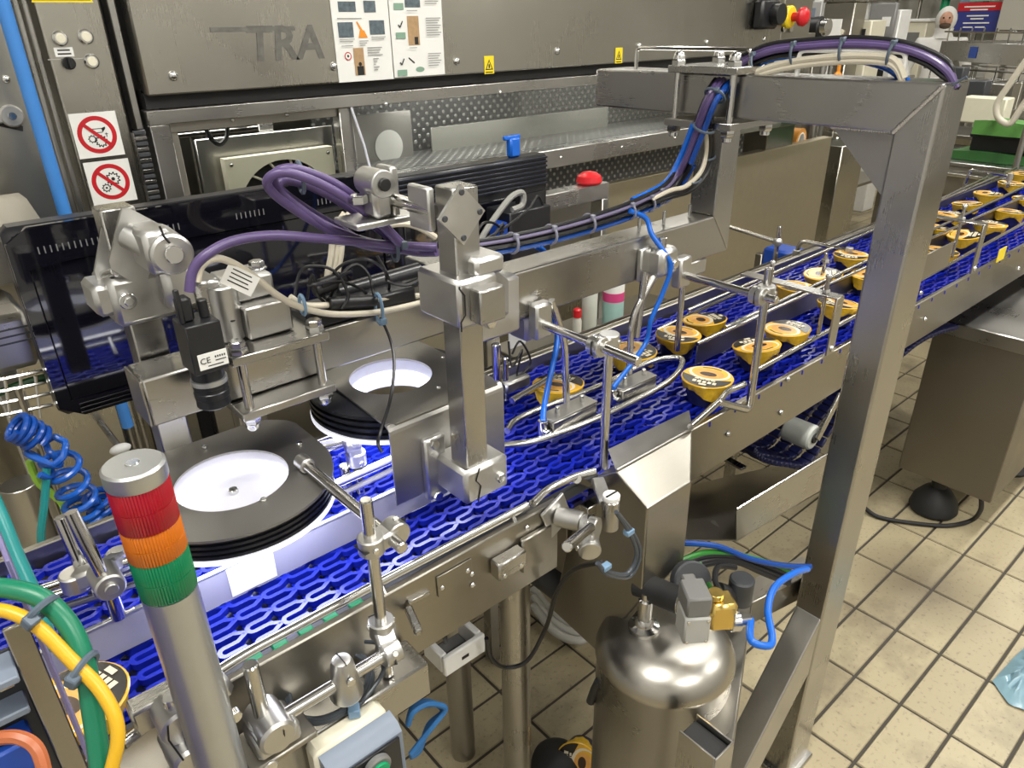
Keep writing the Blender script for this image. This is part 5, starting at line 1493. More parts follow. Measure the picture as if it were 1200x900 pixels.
# hinge ladder strip beside the column
t = T('cable_chain', 'narrow slotted chain strip hanging beside the window post', 'chain')
a, b_ = M(160, 155, -.005), M(182, 236, -.005)
x0 = (a.x + b_.x) / 2
for k in range(14):
    z = a.z - k * (a.z - b_.z) / 13; t.part('chain_link', MB().box(x0 - .013, x0 + .013, MY - .02, MY - .008, z - .004, z + .004, .001), STEEL if k % 2 else DKGREY)
t.part('side_strip', MB().box(x0 - .016, x0 - .013, MY - .02, MY - .005, b_.z - .2, a.z, 0), STEEL); t.done()

# ------------------------------------------------------------------ black monitors behind the heads
HY = 1.33
def monitor(label, tl, bl, tr_, depth, name='monitor', full=True):
    t = T(name, label, 'monitor')
    p0, p1, p2 = P(*tl, Y=HY), P(*bl, Y=HY), P(*tr_, Y=HY)
    x0, x1, z1, z0 = (p0.x + p1.x) / 2, p2.x, (p0.z + p2.z) / 2, p1.z
    return t, x0, x1, z0, z1
t, x0, x1, z0, z1 = monitor('big glossy black monitor with vent slots on its top edge at left', (6, 264), (66, 494), (505, 196), .06)
x1 = P(452, 215, Y=HY).x
t.part('housing', MB().box(x0, x1, HY + .004, HY + .06, z0, z1, .012), SATIN)
t.part('screen', MB().box(x0 + .022, x1 - .022, HY - .002, HY + .003, z0 + .03, z1 - .062, .001), GLOSS, label='glossy dark screen')
bz = t.part('bezel', MB().ringp([V((x, HY - .006, z)) for x, z in roundrect((x0 + x1) / 2, (z0 + z1) / 2, [(x0, z0), (x1, z0), (x1, z1), (x0, z1)], 64)], [V((x, HY - .006, z)) for x, z in roundrect((x0 + x1) / 2, (z0 + z1) / 2, [(x0 + .02, z0 + .028), (x1 - .02, z0 + .028), (x1 - .02, z1 - .06), (x0 + .02, z1 - .06)], 64)], (0, .01, 0)), GLOSS)
for k in range(70):
    x = x0 + .04 + k * (x1 - x0 - .08) / 70
    if .36 < (k / 70.) < .52 or .62 < (k / 70.) < .8: continue
    t.part('vent_slot', MB().box(x, x + .0016, HY - .0072, HY - .006, z1 - .043, z1 - .032, 0), MIDGREY, bz)
for k in range(3): t.part('bottom_rib', MB().box(x0 + .03, x1 - .01, HY - .010, HY - .002, z0 + .004 + k * .008, z0 + .008 + k * .008, .001), GLOSS)
t.part('stand_arm', MB().box((x0 + x1) / 2 - .03, (x0 + x1) / 2 + .03, HY + .06, HY + .10, .3, z1 - .1, .003), STEEL_Z)
t.part('stand_foot', MB().box((x0 + x1) / 2 - .15, (x0 + x1) / 2 + .15, HY - .02, HY + .2, 0, .3, .004), STEEL_Z)
t.done()
t, x0, x1, z0, z1 = monitor('slim black monitor with ribbed top seen behind the square post', (462, 206), (475, 330), (643, 183), .05)
z0 = z1 - .34
t.part('housing', MB().box(x0, x1, HY + .004, HY + .05, z0, z1, .005), SATIN)
for k in range(7): t.part('top_rib', MB().box(x0 + .004, x1 - .004, HY - .001, HY + .004, z1 - .010 - k * .010, z1 - .005 - k * .010, .001), plain('navy_black_rib', (.012, .015, .028), .3))
t.part('screen', MB().box(x0 + .012, x1 - .012, HY - .001, HY + .004, z0 + .02, z1 - .085, .001), GLOSS)
t.part('stand_arm', MB().box((x0 + x1) / 2 - .03, (x0 + x1) / 2 + .03, HY + .05, HY + .09, .3, z1 - .1, .003), STEEL_Z)
t.part('stand_foot', MB().box((x0 + x1) / 2 - .15, (x0 + x1) / 2 + .15, HY - .02, HY + .18, 0, .3, .004), STEEL_Z)
t.done()
c = P(600, 176, Y=HY + .03); t = T('blue_clip', 'small bright blue clip standing on the top edge of the slim monitor', 'clip'); t.part('clip', MB().box(c.x - .016, c.x + .016, HY + .015, HY + .035, z1, z1 + .045, .005), BLUETUBE); t.part('tongue', MB().box(c.x - .03, c.x + .02, HY + .02, HY + .03, z1 + .040, z1 + .050, .003), BLUETUBE); t.done()
t = T('mini_computer', 'small dark box computer with white cables in front of the slim monitor', 'computer')
a, b_ = P(598, 250, Y=HY - .10), P(646, 240, Y=HY - .10); zb_ = P(610, 330, Y=HY - .1).z
t.part('case', MB().box(a.x, b_.x, HY - .10, HY - .012, zb_, a.z, .003), SATIN)
t.part('blue_plug', MB().box(a.x - .03, a.x - .002, HY - .095, HY - .06, a.z - .06, a.z - .02, .003), BLUEBOX)
t.part('usb_plug', MB().box(b_.x - .06, b_.x - .045, HY - .06, HY - .04, a.z, a.z + .025, .002), BLACK)
t.done()
# ------------------------------------------------------------------ between machine and conveyor
t = T('tube_bracket', 'beige lit square tube frame standing behind the mini computer', 'frame')
Yb = 1.52
a, b_ = P(645, 243, Y=Yb), P(714, 221, Y=Yb); zb_ = (a.z + b_.z) / 2
t.part('top_tube', MB().box(a.x - .25, b_.x, Yb, Yb + .05, zb_ - .02, zb_ + .028, .002), STEEL)
t.part('tube_post', MB().box(b_.x - .028, b_.x, Yb, Yb + .05, 0, zb_ - .02, .002), STEEL_Z)
t.part('tube_post', MB().box(a.x - .25, a.x - .20, Yb, Yb + .05, 0, zb_ - .02, .002), STEEL_Z)
t.done()
c = P(690, 222, Y=Yb + .03)
t = T('red_cap', 'red domed cap resting on the square tube frame', 'cap')
t.part('dome', MB().lathe((c.x, Yb + .03, zb_ + .029), EZ, [(.036, 0), (.040, .006), (.036, .022), (.022, .032), (.004, .036)], 24), RED); t.done()
t = T('rear_shelf', 'narrow steel shelf carrying bottles behind the arm', 'shelf')
Ys = 1.45
zs_ = P(690, 392, Y=Ys).z
xa, xb = P(610, 395, Y=Ys).x, P(790, 380, Y=Ys).x
t.part('board', MB().box(xa, xb, Ys - .05, Ys + .14, zs_ - .012, zs_, .002), STEEL_D)
for x in (xa + .03, xb - .03): t.part('leg', MB().box(x - .015, x + .015, Ys, Ys + .03, 0, zs_ - .012, .002), STEEL_Z)
t.part('upright', MB().box(P(700, 370, Y=Ys + .1).x, P(712, 370, Y=Ys + .1).x, Ys + .09, Ys + .12, zs_, zs_ + .25, .002), STEEL_D)
t.done()
def bottle(px, rad, h, parts, label):
    c = P(px, 388, Y=Ys); t = T('bottle', label, 'bottle')
    for nm, prof, m in parts: t.part(nm, MB().lathe((c.x, Ys, zs_ + .001), EZ, [(q * rad, z * h) for q, z in prof], 24), m)
    t.done()
bottle(676, .014, .10, [('flask', [(.9, 0), (1, .05), (1, .6), (.7, .72)], plain('milky_plastic', (.60, .58, .52), .3)), ('red_lid', [(.75, .72), (.9, .73), (.9, .96), (.6, 1.0)], RED)], 'small bottle with red cap on the rear shelf')
bottle(690, .024, .16, [('flask', [(.9, 0), (1, .04), (1, .85), (.5, 1.0)], plain('clouded_plastic', (.50, .52, .46), .25))], 'cloudy pale container between red capped bottle and shelf upright')
bottle(717, .034, .21, [('flask', [(.85, 0), (1, .05), (1, .42)], TEAL), ('label_band', [(1.01, .42), (1.01, .56)], PINK), ('shoulder', [(1, .56), (1, .9), (.6, 1.0)], PAPER)], 'white bottle with pink band and pale teal foot')
c = P(662, 385, Y=Ys - .03); single('bottle_stopper', MB().cyl((c.x, Ys - .03, zs_), (c.x, Ys - .03, zs_ + .025), .012, n=20), GREENP, 'small green cap beside the red capped bottle', 'cap')
# back gutter edge along the far side of the lanes
t = T('side_gutter', 'folded steel gutter running behind the far lane below the machine doors', 'gutter')
a, b_ = P(560, 478, Y=1.16), P(905, 310, Y=1.16)
t.part('gutter_floor', MB().box(.62, 3.6, 1.09, 1.20, .82, .825, .001), STEEL_D); t.part('gutter_wall', MB().box(.62, 3.6, 1.20, 1.204, .82, .845, .001), STEEL_D)
t.part('gutter_rim', MB().cyl((.62, 1.202, .848), (3.6, 1.202, .848), .005, n=8), ROD)
for x in (.9, 2.0, 3.2): t.part('leg', MB().box(x - .015, x + .015, 1.14, 1.17, 0, .82, .002), STEEL_Z)
t.done()
# sensor stubs at the right end of the light shield
t = T('sensor_stand', 'two lit upright stubs with clamp and white tag behind the light shield', 'bracket')
Yq = .97
for px, y0_, y1_, rr in ((583, 402, 462, .009), (594, 418, 500, .006)):
    a = P(px, y1_, Y=Yq); b_ = P(px, y0_, Y=Yq); t.part('stub', MB().cyl((a.x, Yq, .905), (a.x, Yq, b_.z), rr, n=18, b=.002), ROD)
a = P(594, 452, Y=Yq); b_ = P(612, 446, Y=Yq); t.part('clamp', MB().box(a.x - .012, b_.x + .012, Yq - .014, Yq + .014, a.z - .012, a.z + .012, .004), CAST)
a = P(600, 470, Z=.955); b_ = P(650, 440, Z=.955); t.part('cross_rod', MB().cyl(a, b_, .007, n=14), ROD)
c = P(606, 392, Y=Yq + .05); t.part('white_tag', MB().obox(c, (.022, 0, 0), (0, .002, 0), (0, 0, .026), .001), PAPER)
t.part('cable', MB().tube(spline([P(596, 400, Y=Yq + .02), P(600, 430, Y=Yq), P(612, 410, Y=Yq), P(606, 440, Y=Yq), P(622, 425, Y=Yq), P(610, 400, Y=Yq), P(600, 415, Y=Yq)], 6), .0022, 6), BLKCAB)
c = P(616, 386, Y=LY0 + .02); t.part('top_knuckle', MB().box(c.x - .016, c.x + .016, LY0, LY0 + .05, LZ0 - .045, LZ0 - .001, .006), plain('violet_grey_cast', (.32, .31, .42), .35, .7))
t.done()

# ------------------------------------------------------------------ cables
def pathY(pts, Y): return [P(x, y, Y=Y) for x, y in pts]
def pathX(pts, X): return [P(x, y, X=X) for x, y in pts]
arm_px = [(556, 292), (600, 285), (650, 274), (700, 260), (745, 244), (786, 222)]
drop_px = [(806, 190), (822, 150), (838, 112)]
top_px = [(862, 83), (900, 64), (945, 58), (1000, 55), (1050, 59), (1085, 70), (1108, 86)]
def bundle_path(off, dep=0.0, last=(1122, 103), upto=99, start=0, dyt=0.0):
    allp = arm_px + drop_px + top_px
    out = []
    for i, (x, y) in enumerate(allp):
        if i < start or i > upto: continue
        x0_, y0_ = allp[max(0, i - 1)]; x1_, y1_ = allp[min(len(allp) - 1, i + 1)]
        tx_, ty_ = x1_ - x0_, y1_ - y0_; l = math.hypot(tx_, ty_)
        nx_, ny_ = -ty_ / l, tx_ / l                          # points to the picture's lower side
        if nx_ * .6 + ny_ < 0: nx_, ny_ = -nx_, -ny_
        q = off + (dyt if i >= 8 else 0)
        x2, y2 = x + nx_ * q, y + ny_ * q
        if i < len(arm_px): out.append(P(x2, y2, Y=.845 + dep))
        elif i < len(arm_px) + len(drop_px): out.append(P(x2, y2, X=1.140 - dep))
        else: out.append(P(x2, y2, X=1.215 - dep))
    if last and upto > 50: out.append(P(last[0] + off * .6, last[1], X=1.222 - dep))
    return spline(out, 6)
t = T('cable_bundle', 'thick strapped bundle of violet, black, blue and ivory cables arching over the gantry', 'cable bundle')
for off, dep, m, rr, lb, k in ((-6, .0, PURPLE, .0056, 'violet cable', {}), (-2.5, .008, PURPLE, .0050, 'violet cable', {}), (-9, -.004, BLKCAB, .0034, 'black cable', {}), (1.5, -.004, BLKCAB, .0042, 'black cable', {}), (5, .004, BLKCAB, .0036, None, {}), (-4, -.010, BLKCAB, .0046, None, dict(start=8)), (2, -.008, BLKCAB, .0046, None, dict(start=8)), (-11, .0, BLKCAB, .0040, None, dict(start=8)),
                            (-10, .004, BLUETUBE, .0056, 'bright blue tube', dict(start=4, upto=7)), (4, .010, BLUEDK, .0050, 'dark blue tube', dict(start=6, upto=9)), (6, -.002, BLUETUBE, .0048, 'blue tube', dict(start=8, upto=11)), (8, -.002, BLUEDK, .0040, 'dark blue tube', dict(upto=6)), (-4.5, -.006, plain('pale_violet_cable', (.16, .14, .24), .35), .0030, None, {})):
    t.part('cable', MB().tube(bundle_path(off, dep, **k), rr, 8), m, label=lb)
wp = pathX([(828, 140), (842, 115), (862, 97), (892, 82), (930, 72), (985, 66), (1030, 66), (1050, 72), (1060, 92)], 1.205)
for d, rr in ((0, .0052), (.008, .0045)): t.part('cable', MB().tube(spline([p + V((-.0, 0, -d)) for p in wp], 6), rr, 8), WHTCAB, label='ivory cable')
for k, X_ in enumerate((1.215, 1.225, 1.235)): t.part('cable', MB().tube(spline(pathX([(950, 62), (1000, 63 + k * 3), (1035, 70 + k * 4), (1052, 82 + k * 3), (1066 + k * 2, 101)], X_), 6), .0055, 8), BLUETUBE if k < 2 else BLUEDK, label='blue tube')
# black and ivory branch in front of the drop tube
for d, m in ((0, BLKCAB), (4, BLKCAB), (-4, WHTCAB)):
    t.part('cable', MB().tube(spline([P(829 + d, 138, X=1.14), P(832 + d, 172, Y=.80), P(826 + d, 200, Y=.80), P(808 + d, 220 + d * .5, Y=.805), P(786, 227 + d, Y=.82), P(764, 236 + d * .5, Y=.835)], 6), .0042, 8), m)
tie_i = [(600, 285, 0), (645, 275, 0), (690, 262, 0), (737, 247, 0), (760, 238, 0), (772, 230, 0), (825, 150, 1), (838, 112, 1), (889, 71, 2), (933, 60, 2), (990, 56, 2), (1047, 60, 2)]
ctr = bundle_path(0, 0)
for px, py, w_ in tie_i:
    c = P(px, py, Y=.845) if w_ == 0 else (P(px, py, X=1.140) if w_ == 1 else P(px, py + 3, X=1.215))
    i = min(range(len(ctr)), key=lambda k: (ctr[k] - c).length); tg = (ctr[min(i + 1, len(ctr) - 1)] - ctr[max(i - 1, 0)]).normalized(); u, v_ = perp(tg)
    R1 = .0155 if w_ == 0 else .0185
    mb = MB().tube([c + u * R1 * math.cos(a) + v_ * R1 * math.sin(a) for a in [2 * math.pi * q / 16 for q in range(16)]], .0024, 6, closed=True)
    b1 = c + u * R1 * .6 - v_ * R1 * .8
    mb.obox(b1, tg * .004, u * .004, v_ * .004, .001)
    t.part('cable_tie', mb, TIE if w_ else plain('lilac_cable_tie', (.22, .22, .29), .35))
t.part('tie_tail', MB().tube([P(1116, 100, X=1.20), P(1126, 94, X=1.20), P(1133, 90, X=1.20)], .002, 6), TIE)
for px, py in ((832, 185), (815, 212)):
    c = P(px, py, Y=.80); t.part('cable_tie', MB().tube([c + V((.011 * math.cos(a), .008 * math.sin(a), .003 * math.cos(a))) for a in [2 * math.pi * q / 14 for q in range(14)]], .002, 6, closed=True), TIE)
for px, py, q in ((757, 262, 250), (787, 243, 225), (818, 228, 200)):
    a = P(px, py, Y=.83); a.z = LZ1
    t.part('tie_stud', MB().cyl((a.x, .845, LZ1), (a.x, .845, LZ1 + .028), .003, n=8), BOLT)
t.done()

t = T('violet_cable_coil', 'violet camera cable coiled in tied loops above the cross beam', 'cable')
YC = .83
loop = [(508, 292), (470, 293), (430, 288), (395, 275), (352, 250), (322, 228), (313, 214), (322, 204), (345, 204), (392, 224), (440, 258), (468, 286)]
for k, (dx, dy, dY) in enumerate(((0, 0, 0), (7, -5, .012))):
    pts = [(x + dx * (1 if 2 < i < 10 else .3), y + dy * (1 if 2 < i < 10 else .3)) for i, (x, y) in enumerate(loop)]
    t.part('loop', MB().tube(spline([P(x, y, Y=YC + dY + .02 * math.sin(i * .55)) for i, (x, y) in enumerate(pts)], 7), .0056, 10), PURPLE)
inner = [(468, 288), (435, 262), (398, 236), (372, 222), (350, 214), (332, 212), (327, 222), (340, 236), (378, 262), (420, 280), (465, 290)]
t.part('loop', MB().tube(spline([P(x, y, Y=YC + .018) for x, y in inner], 7), .0056, 10), PURPLE)
t.part('loop', MB().tube(spline([P(x, y, Y=YC + .035) for x, y in [(350, 206), (378, 214), (405, 226), (418, 232)]], 7), .0050, 10), PURPLE)
t.part('lead', MB().tube(spline([P(512, 290, Y=.80), P(470, 288, Y=YC), P(425, 284, Y=YC), P(370, 279, Y=YC), P(318, 276, Y=YC + .01), P(272, 283, Y=YC + .02), P(240, 300, Y=YC + .02), P(226, 318, Y=ky), P(222, 342, Y=ky)], 7), .0060, 10), PURPLE)
t.part('lead', MB().tube(spline([P(512, 296, Y=.80), P(490, 296, Y=YC), P(468, 292, Y=YC)], 5), .0056, 10), PURPLE)
for px, py in ((462, 290), (352, 208)):
    c = P(px, py, Y=YC + .01); t.part('cable_tie', MB().tube([c + V((.004 * math.cos(a), .016 * math.cos(a), .018 * math.sin(a))) for a in [2 * math.pi * q / 16 for q in range(16)]], .0028, 6, closed=True).obox(c + V((.004, -.018, .006)), (.005, 0, 0), (0, .004, 0), (0, 0, .005), .001), TIE)
t.done()
t = T('ivory_cable', 'ivory camera lead with printed white tag running over the beam clamp', 'cable')
wl = [P(231, 330, Y=ky), P(236, 312, Y=ky), P(252, 303, Y=ky), P(272, 308, Y=.86), P(300, 326, Y=.865), P(325, 346, Y=.87), P(352, 360, Y=.88), P(390, 368, Y=.895), P(440, 366, Y=.90), P(480, 358, Y=.90), P(510, 350, Y=.92)]
t.part('lead', MB().tube(spline(wl, 6), .0046, 10), WHTCAB)
t.part('lead', MB().tube(spline([P(340, 348, Y=.90), P(360, 358, Y=.90), P(400, 356, Y=.91), P(450, 350, Y=.91), P(500, 346, Y=.92)], 6), .0046, 10), WHTCAB)
tg0 = P(281, 328, Y=.857); mb = MB()
u, v_ = (P(300, 337, Y=.857) - P(266, 321, Y=.857)).normalized(), None
nrm = -EY; v_ = nrm.cross(u).normalized()
decal(mb, tg0, u, v_, [(0, rect(-.020, -.013, .022, .013))] + [(1, rect(-.014, .008 - i * .005, .012 + .003 * (i % 2), .0095 - i * .005)) for i in range(4)], .0004)
t.part('paper_tag', mb, [PAPER, INK], flat=True)
t.part('tag_back', MB().obox(tg0, u * .021, v_ * .013, nrm * .0003, 0), PAPER)
c = P(352, 358, Y=.885); t.part('cable_tie', MB().tube([c + V((.003, .008 * math.cos(a), .014 * math.sin(a))) for a in [2 * math.pi * q / 14 for q in range(14)]], .0024, 6, closed=True), TIEB)
t.done()
t = T('ivory_cable', 'ivory bundle with bar code tag hanging behind the violet coil', 'cable')
for dx in (0, 6, 11): t.part('lead', MB().tube(spline(pathY([(404 + dx, 250), (392 + dx, 270), (388 + dx, 300), (384 + dx, 330), (398 + dx, 346), (430, 352)], 1.02), 5), .0052, 8), WHTCAB)
t.part('lead', MB().tube(spline(pathY([(440, 266), (470, 262), (490, 266), (510, 278)], .95), 5), .0052, 8), WHTCAB)
c = P(412, 265, Y=.99); mb = MB(); decal(mb, c, EX, EZ, [(0, rect(-.022, -.014, .022, .014))] + [(1, rect(-.018 + i * .006, -.006, -.016 + i * .006 + .002 * (i % 2), .010)) for i in range(6)], .0004)
t.part('code_tag', mb, [PAPER, INK], flat=True); t.part('tag_back', MB().obox(c, EX * .022, EZ * .014, EY * .0004, 0), PAPER); t.done()
t = T('black_cable_tangle', 'tangle of thin black cables with plugs lying on the cross beam', 'cable')
random.seed(5)
lps = [[(345, 350), (352, 318), (370, 312), (392, 318), (408, 345), (400, 362)], [(380, 345), (395, 315), (420, 304), (440, 308), (455, 325), (452, 345), (420, 352)], [(360, 335), (375, 332), (400, 330), (425, 340), (440, 355)], [(390, 350), (402, 320), (418, 310), (432, 322), (438, 345)],
       [(442, 300), (452, 318), (455, 330), (478, 334), (500, 322)], [(360, 350), (366, 322), (372, 345), (385, 358)], [(370, 360), (410, 364), (450, 358), (480, 362), (490, 370)], [(372, 338), (385, 350), (398, 325), (412, 318)]]
for i, lp in enumerate(lps): t.part('cable', MB().tube(spline([P(x, y, Y=.915 + .02 * math.sin(i * 2 + j)) for j, (x, y) in enumerate(lp)], 7), .0023, 6), BLKCAB)
for (x, y) in ((368, 342), (374, 334)):
    c = P(x, y, Y=.92); t.part('plug', MB().cyl(c, c + V((.035, .0, .004)), .0085, n=14), BLACK)
a, b_ = P(385, 356, Y=.905), P(440, 352, Y=.905); t.part('plug', MB().cyl(a, b_, .009, n=14), BLACK, label='ribbed black cable plug')
t.part('hanging_lead', MB().tube(spline([P(446, 372, Y=.895), P(458, 400, Y=.87), P(462, 430, Y=.84), P(457, 470, Y=.80), P(446, 505, Y=.775), P(443, 520, Y=.77), P(448, 530, Y=.76)], 7), .0024, 6), BLKCAB)
c = P(442, 363, Y=.895); t.part('cable_tie', MB().tube([c + V((.003, .010 * math.cos(a), .024 * math.sin(a))) for a in [2 * math.pi * q / 16 for q in range(16)]], .0026, 6, closed=True).obox(c + V((.002, -.011, -.016)), (.005, 0, 0), (0, .003, 0), (0, 0, .005), .001), TIEB)
t.done()
t = T('junction_box', 'flat black junction box lying on the cross beam under the cables', 'box')
a, b_ = P(362, 385, Y=.905), P(490, 362, Y=.905)
t.part('case', MB().box(a.x, b_.x, .906, .965, bz1 + .001, bz1 + .026, .004), SATIN)
a, b_ = P(395, 345, Y=.96), P(492, 325, Y=.96)
t.part('tube', MB().cyl(a, (b_.x, .96, a.z + .004), .014, n=20), SATIN); t.done()
# knuckle with rod between coil and square post
t = T('swivel_clamp', 'cast swivel clamp with stub rod left of the diamond flange', 'clamp')
Yv = .80
c = P(440, 225, Y=Yv); mb = MB().box(c.x - .014, c.x + .012, Yv - .02, Yv + .02, c.z - .03, c.z + .022, .007).cyl((c.x, Yv - .022, c.z + .012), (c.x, Yv + .022, c.z + .012), .017, n=22)
kq = t.part('knuckle', mb, CAST); t.part('cap_screw', MB().cyl((c.x, Yv - .022, c.z + .012), (c.x, Yv - .026, c.z + .012), .008, n=14), INK, kq)
mb = MB().box(c.x + .013, c.x + .024, Yv - .018, Yv + .018, c.z - .03, c.z + .03, .006); t.part('knuckle_half', mb, CAST)
a, b_ = P(455, 232, Y=Yv), P(508, 248, Y=BY + .0)
t.part('stub_rod', MB().cyl(a, b_, .0085, n=18), ROD)
t.part('plain_flange', MB().obox(P(494, 243, Y=BY + .02), (.005, 0, 0), (0, .022, 0), (0, 0, .026), .004), CAST)
q = P(425, 250, Y=Yv); t.part('foot_plate', MB().box(q.x - .02, c.x + .05, Yv - .02, Yv + .04, q.z - .016, q.z - .008, .002), CAST)
t.part('wing_nut', MB().hexb(P(420, 238, Y=Yv), EZ, .012, .010), BOLT)
t.done()
# blue air hoses to the pusher blocks
single('blue_air_hose', MB().tube(spline([P(628, 288, Y=.90), P(640, 300, Y=.90), P(643, 340, Y=.885), P(650, 372, Y=.86), P(653, 400, Y=.84), P(645, 440, Y=.82), P(638, 475, Y=.80), f1 + EZ * .016], 7), .0052, 10), BLUETUBE, 'blue air tube dropping to the left air blow block', 'hose')
single('blue_air_hose', MB().tube(spline([P(738, 247, Y=.835), P(757, 256, Y=.825), P(764, 275, Y=.81), P(780, 298, Y=.785), P(786, 315, Y=.778), P(776, 345, Y=.785), P(763, 375, Y=.79), P(755, 405, Y=.795), f2 + V((.0, 0, .02))], 7), .0046, 10), BLUETUBE, 'blue air tube curling round the rod holder down to the right block', 'hose')
t = T('monitor_cable', 'grey and black leads looping from the mini computer behind the square post', 'cable')
t.part('lead', MB().tube(spline(pathY([(558, 290), (575, 262), (598, 232), (612, 226), (612, 240), (600, 246)], 1.16), 6), .0065, 8), plain('grey_lead', (.33, .33, .31), .4))
for lp in ([(560, 285), (590, 268), (618, 246), (630, 230), (636, 240)], [(556, 278), (566, 262), (580, 262), (590, 272)], [(566, 292), (576, 280), (590, 262), (584, 285)]):
    t.part('lead', MB().tube(spline(pathY(lp, 1.12), 6), .0028, 6), BLKCAB)
t.done()
# around the tank
single('blue_air_hose', MB().tube(spline([vfit, P(880, 750, D=1.08), P(899, 757, D=1.08), P(905, 748, D=1.1), P(900, 715, D=1.15), P(908, 688, D=1.2), P(930, 672, D=1.25), P(946, 667, D=1.3)], 7), .0058, 10), BLUETUBE, 'blue tube bending from the brass valve up towards the gantry post', 'hose')
single('blue_air_hose', MB().tube(spline([P(795, 636, D=1.3), P(840, 640, D=1.32), P(880, 655, D=1.34), P(920, 663, D=1.36), P(950, 664, D=1.38)], 6), .0055, 8), BLUEDK, 'dark blue tube passing behind the valve to the gantry post', 'hose')
t = T('black_cable_run', 'black cables with one green strand behind the valve', 'cable')
for d, m in ((0, BLKCAB), (6, BLKCAB), (-4, plain('green_lead', (.03, .22, .03), .4)), (10, BLKCAB)): t.part('cable', MB().tube(spline([P(792, 664 + d, D=1.3), P(825, 652 + d, D=1.32), P(860, 652 + d * .6, D=1.34), P(895, 662 + d, D=1.36), P(925, 674 + d, D=1.38)], 6), .0058, 8), m)
t.part('cable', MB().tube(spline([P(820, 660, D=1.28), P(828, 680, D=1.24), P(836, 694, D=1.18)], 5), .004, 8), plain('green_lead', (.03, .22, .03), .4))
t.part('cable', MB().tube(spline([P(862, 665, D=1.25), P(842, 664, D=1.23), P(838, 680, D=1.2), P(845, 695, D=1.18)], 5), .005, 8), BLKCAB)
t.done()
t = T('sensor_cable', 'dark blue sensor cable looped below the swivel clamps and over the guard face', 'cable')
for k in range(2): t.part('loop', MB().tube(spline(pathY([(722, 600), (738 + k * 4, 625), (746 + k * 4, 650), (735 + k * 3, 672 + k * 3), (712, 670 + k * 3), (700, 660)], .50), 6), .0032, 8), GREYCAB)
for px, py in ((737, 623), (710, 664)):
    c = P(px, py, Y=.50); t.part('cable_tie', MB().obox(c, (.007, 0, 0), (0, .005, 0), (0, 0, .004), .001), TIEB)
t.done()
single('black_cable', MB().tube(spline([P(570, 748, Y=.70), P(575, 770, Y=.70), P(592, 782, Y=.70), P(618, 774, Y=.68), P(640, 735, Y=.66), P(652, 695, Y=.62), P(672, 668, Y=.58), P(705, 659, Y=.52)], 7), .0038, 8), BLKCAB, 'thin black cable sagging from the side plate past the round leg to the guard', 'cable')
t = T('clear_hose', 'coil of cloudy clear hose on the floor right of the round leg', 'hose')
for k in range(3): t.part('loop', MB().tube(spline([P(625, 690 + k * 10, Z=.06), P(650, 720 + k * 10, Z=.05), P(680, 735 + k * 8, Z=.05), P(700, 725 + k * 5, Z=.05)], 6), .012, 10), plain('cloudy_hose', (.45, .44, .40), .3))
t.done()
# ------------------------------------------------------------------ lower left: box beam, clamps, push button box
bt = P(480, 745, Y=.635).z
bf = P(504, 775, Z=bt).y; bxr = P(503, 775, Y=bf).x; bb = P(507, 812, Y=bf).z
t = T('box_beam', 'short bright steel box beam bolted below the near side plate', 'beam')
t.part('beam', MB().box(-.02, bxr, bf, .636, bb, bt, .003), STEEL)
t.part('lower_plate', MB().box(P(440, 880, Y=bf).x, P(458, 850, Y=bf).x + .015, bf + .004, .60, bb - .25, bb - .001, .002), STEEL_D)
ang = t.part('bent_angle', MB().bar(P(478, 712, Y=.637), P(491, 742, Y=.600), .010, .012, b=.002).bar(P(478, 706, Y=.638), P(503, 694, Y=.638), .006, .006, b=.001), STEEL, label='bent edge strip against the side plate')
t.done()
t = T('rail_bracket', 'long vertical polished rod with cross clamp in front of the painted reflection', 'bracket')
vY = .598; v0, v1 = P(445, 742, Y=vY), P(432, 585, Y=vY); vx = (v0.x + v1.x) / 2
vzt = P(433, 583, Y=vY).z; vzb = bt + .002
t.part('vertical_rod', MB().cyl((vx, vY, vzb), (vx, vY, vzt), .0072, n=22, b=.0015), ROD)
hX = vx + .022
h1 = P(472, 640, X=hX); h0 = P(384, 556, X=hX)
hz = P(455, 628, X=hX).z
t.part('horizontal_rod', MB().cyl((hX, h1.y, hz), (hX, .80, hz), .0072, n=20, b=.0015), ROD)
t.part('rod_collar', MB().cyl((hX, .792, hz), (hX, .815, hz), .0105, n=22, b=.002), CAST)
clamp(t, (vx, vY, hz), EZ, (hX + .010, vY + .002, hz), EY, .0074)
zl = P(446, 735, Y=vY).z
clamp(t, (vx, vY, zl), EZ, (vx - .004, vY - .020, zl - .022), EX, .0076)
lY = vY - .020; lz = zl - .022
xl_ = P(302, 800, Y=lY).x
t.part('lower_rod', MB().cyl((xl_, lY, lz), (vx + .01, lY, lz), .0078, n=20, b=.0015), ROD)
kx_ = P(398, 762, Y=lY).x
kn = t.part('conical_clamp', MB().lathe((kx_, lY, lz - .024), EZ, [(.0185, 0), (.0195, .003), (.0130, .048), (.0105, .054), (.006, .056)], 30), CAST, label='cone shaped clamp on the lower rod')
t.part('cap_screw', MB().cyl((kx_, lY - .016, lz + .010), (kx_, lY - .0195, lz + .010), .0055, n=16), BOLT, kn)
t.part('slot', MB().box(kx_ - .0005, kx_ + .0005, lY - .011, lY + .011, lz + .028, lz + .0325, 0), INK, kn)
t.part('base_foot', MB().cyl((kx_ + .004, lY + .012, bt), (kx_ + .004, lY + .012, lz - .01), .010, n=18), CAST)
t.done()
t = T('tall_clamp', 'tall cast clamp stack with stub rod right of the signal tower', 'clamp')
sx = P(298, 800, Y=lY).x; sz = P(297, 776, Y=lY).z
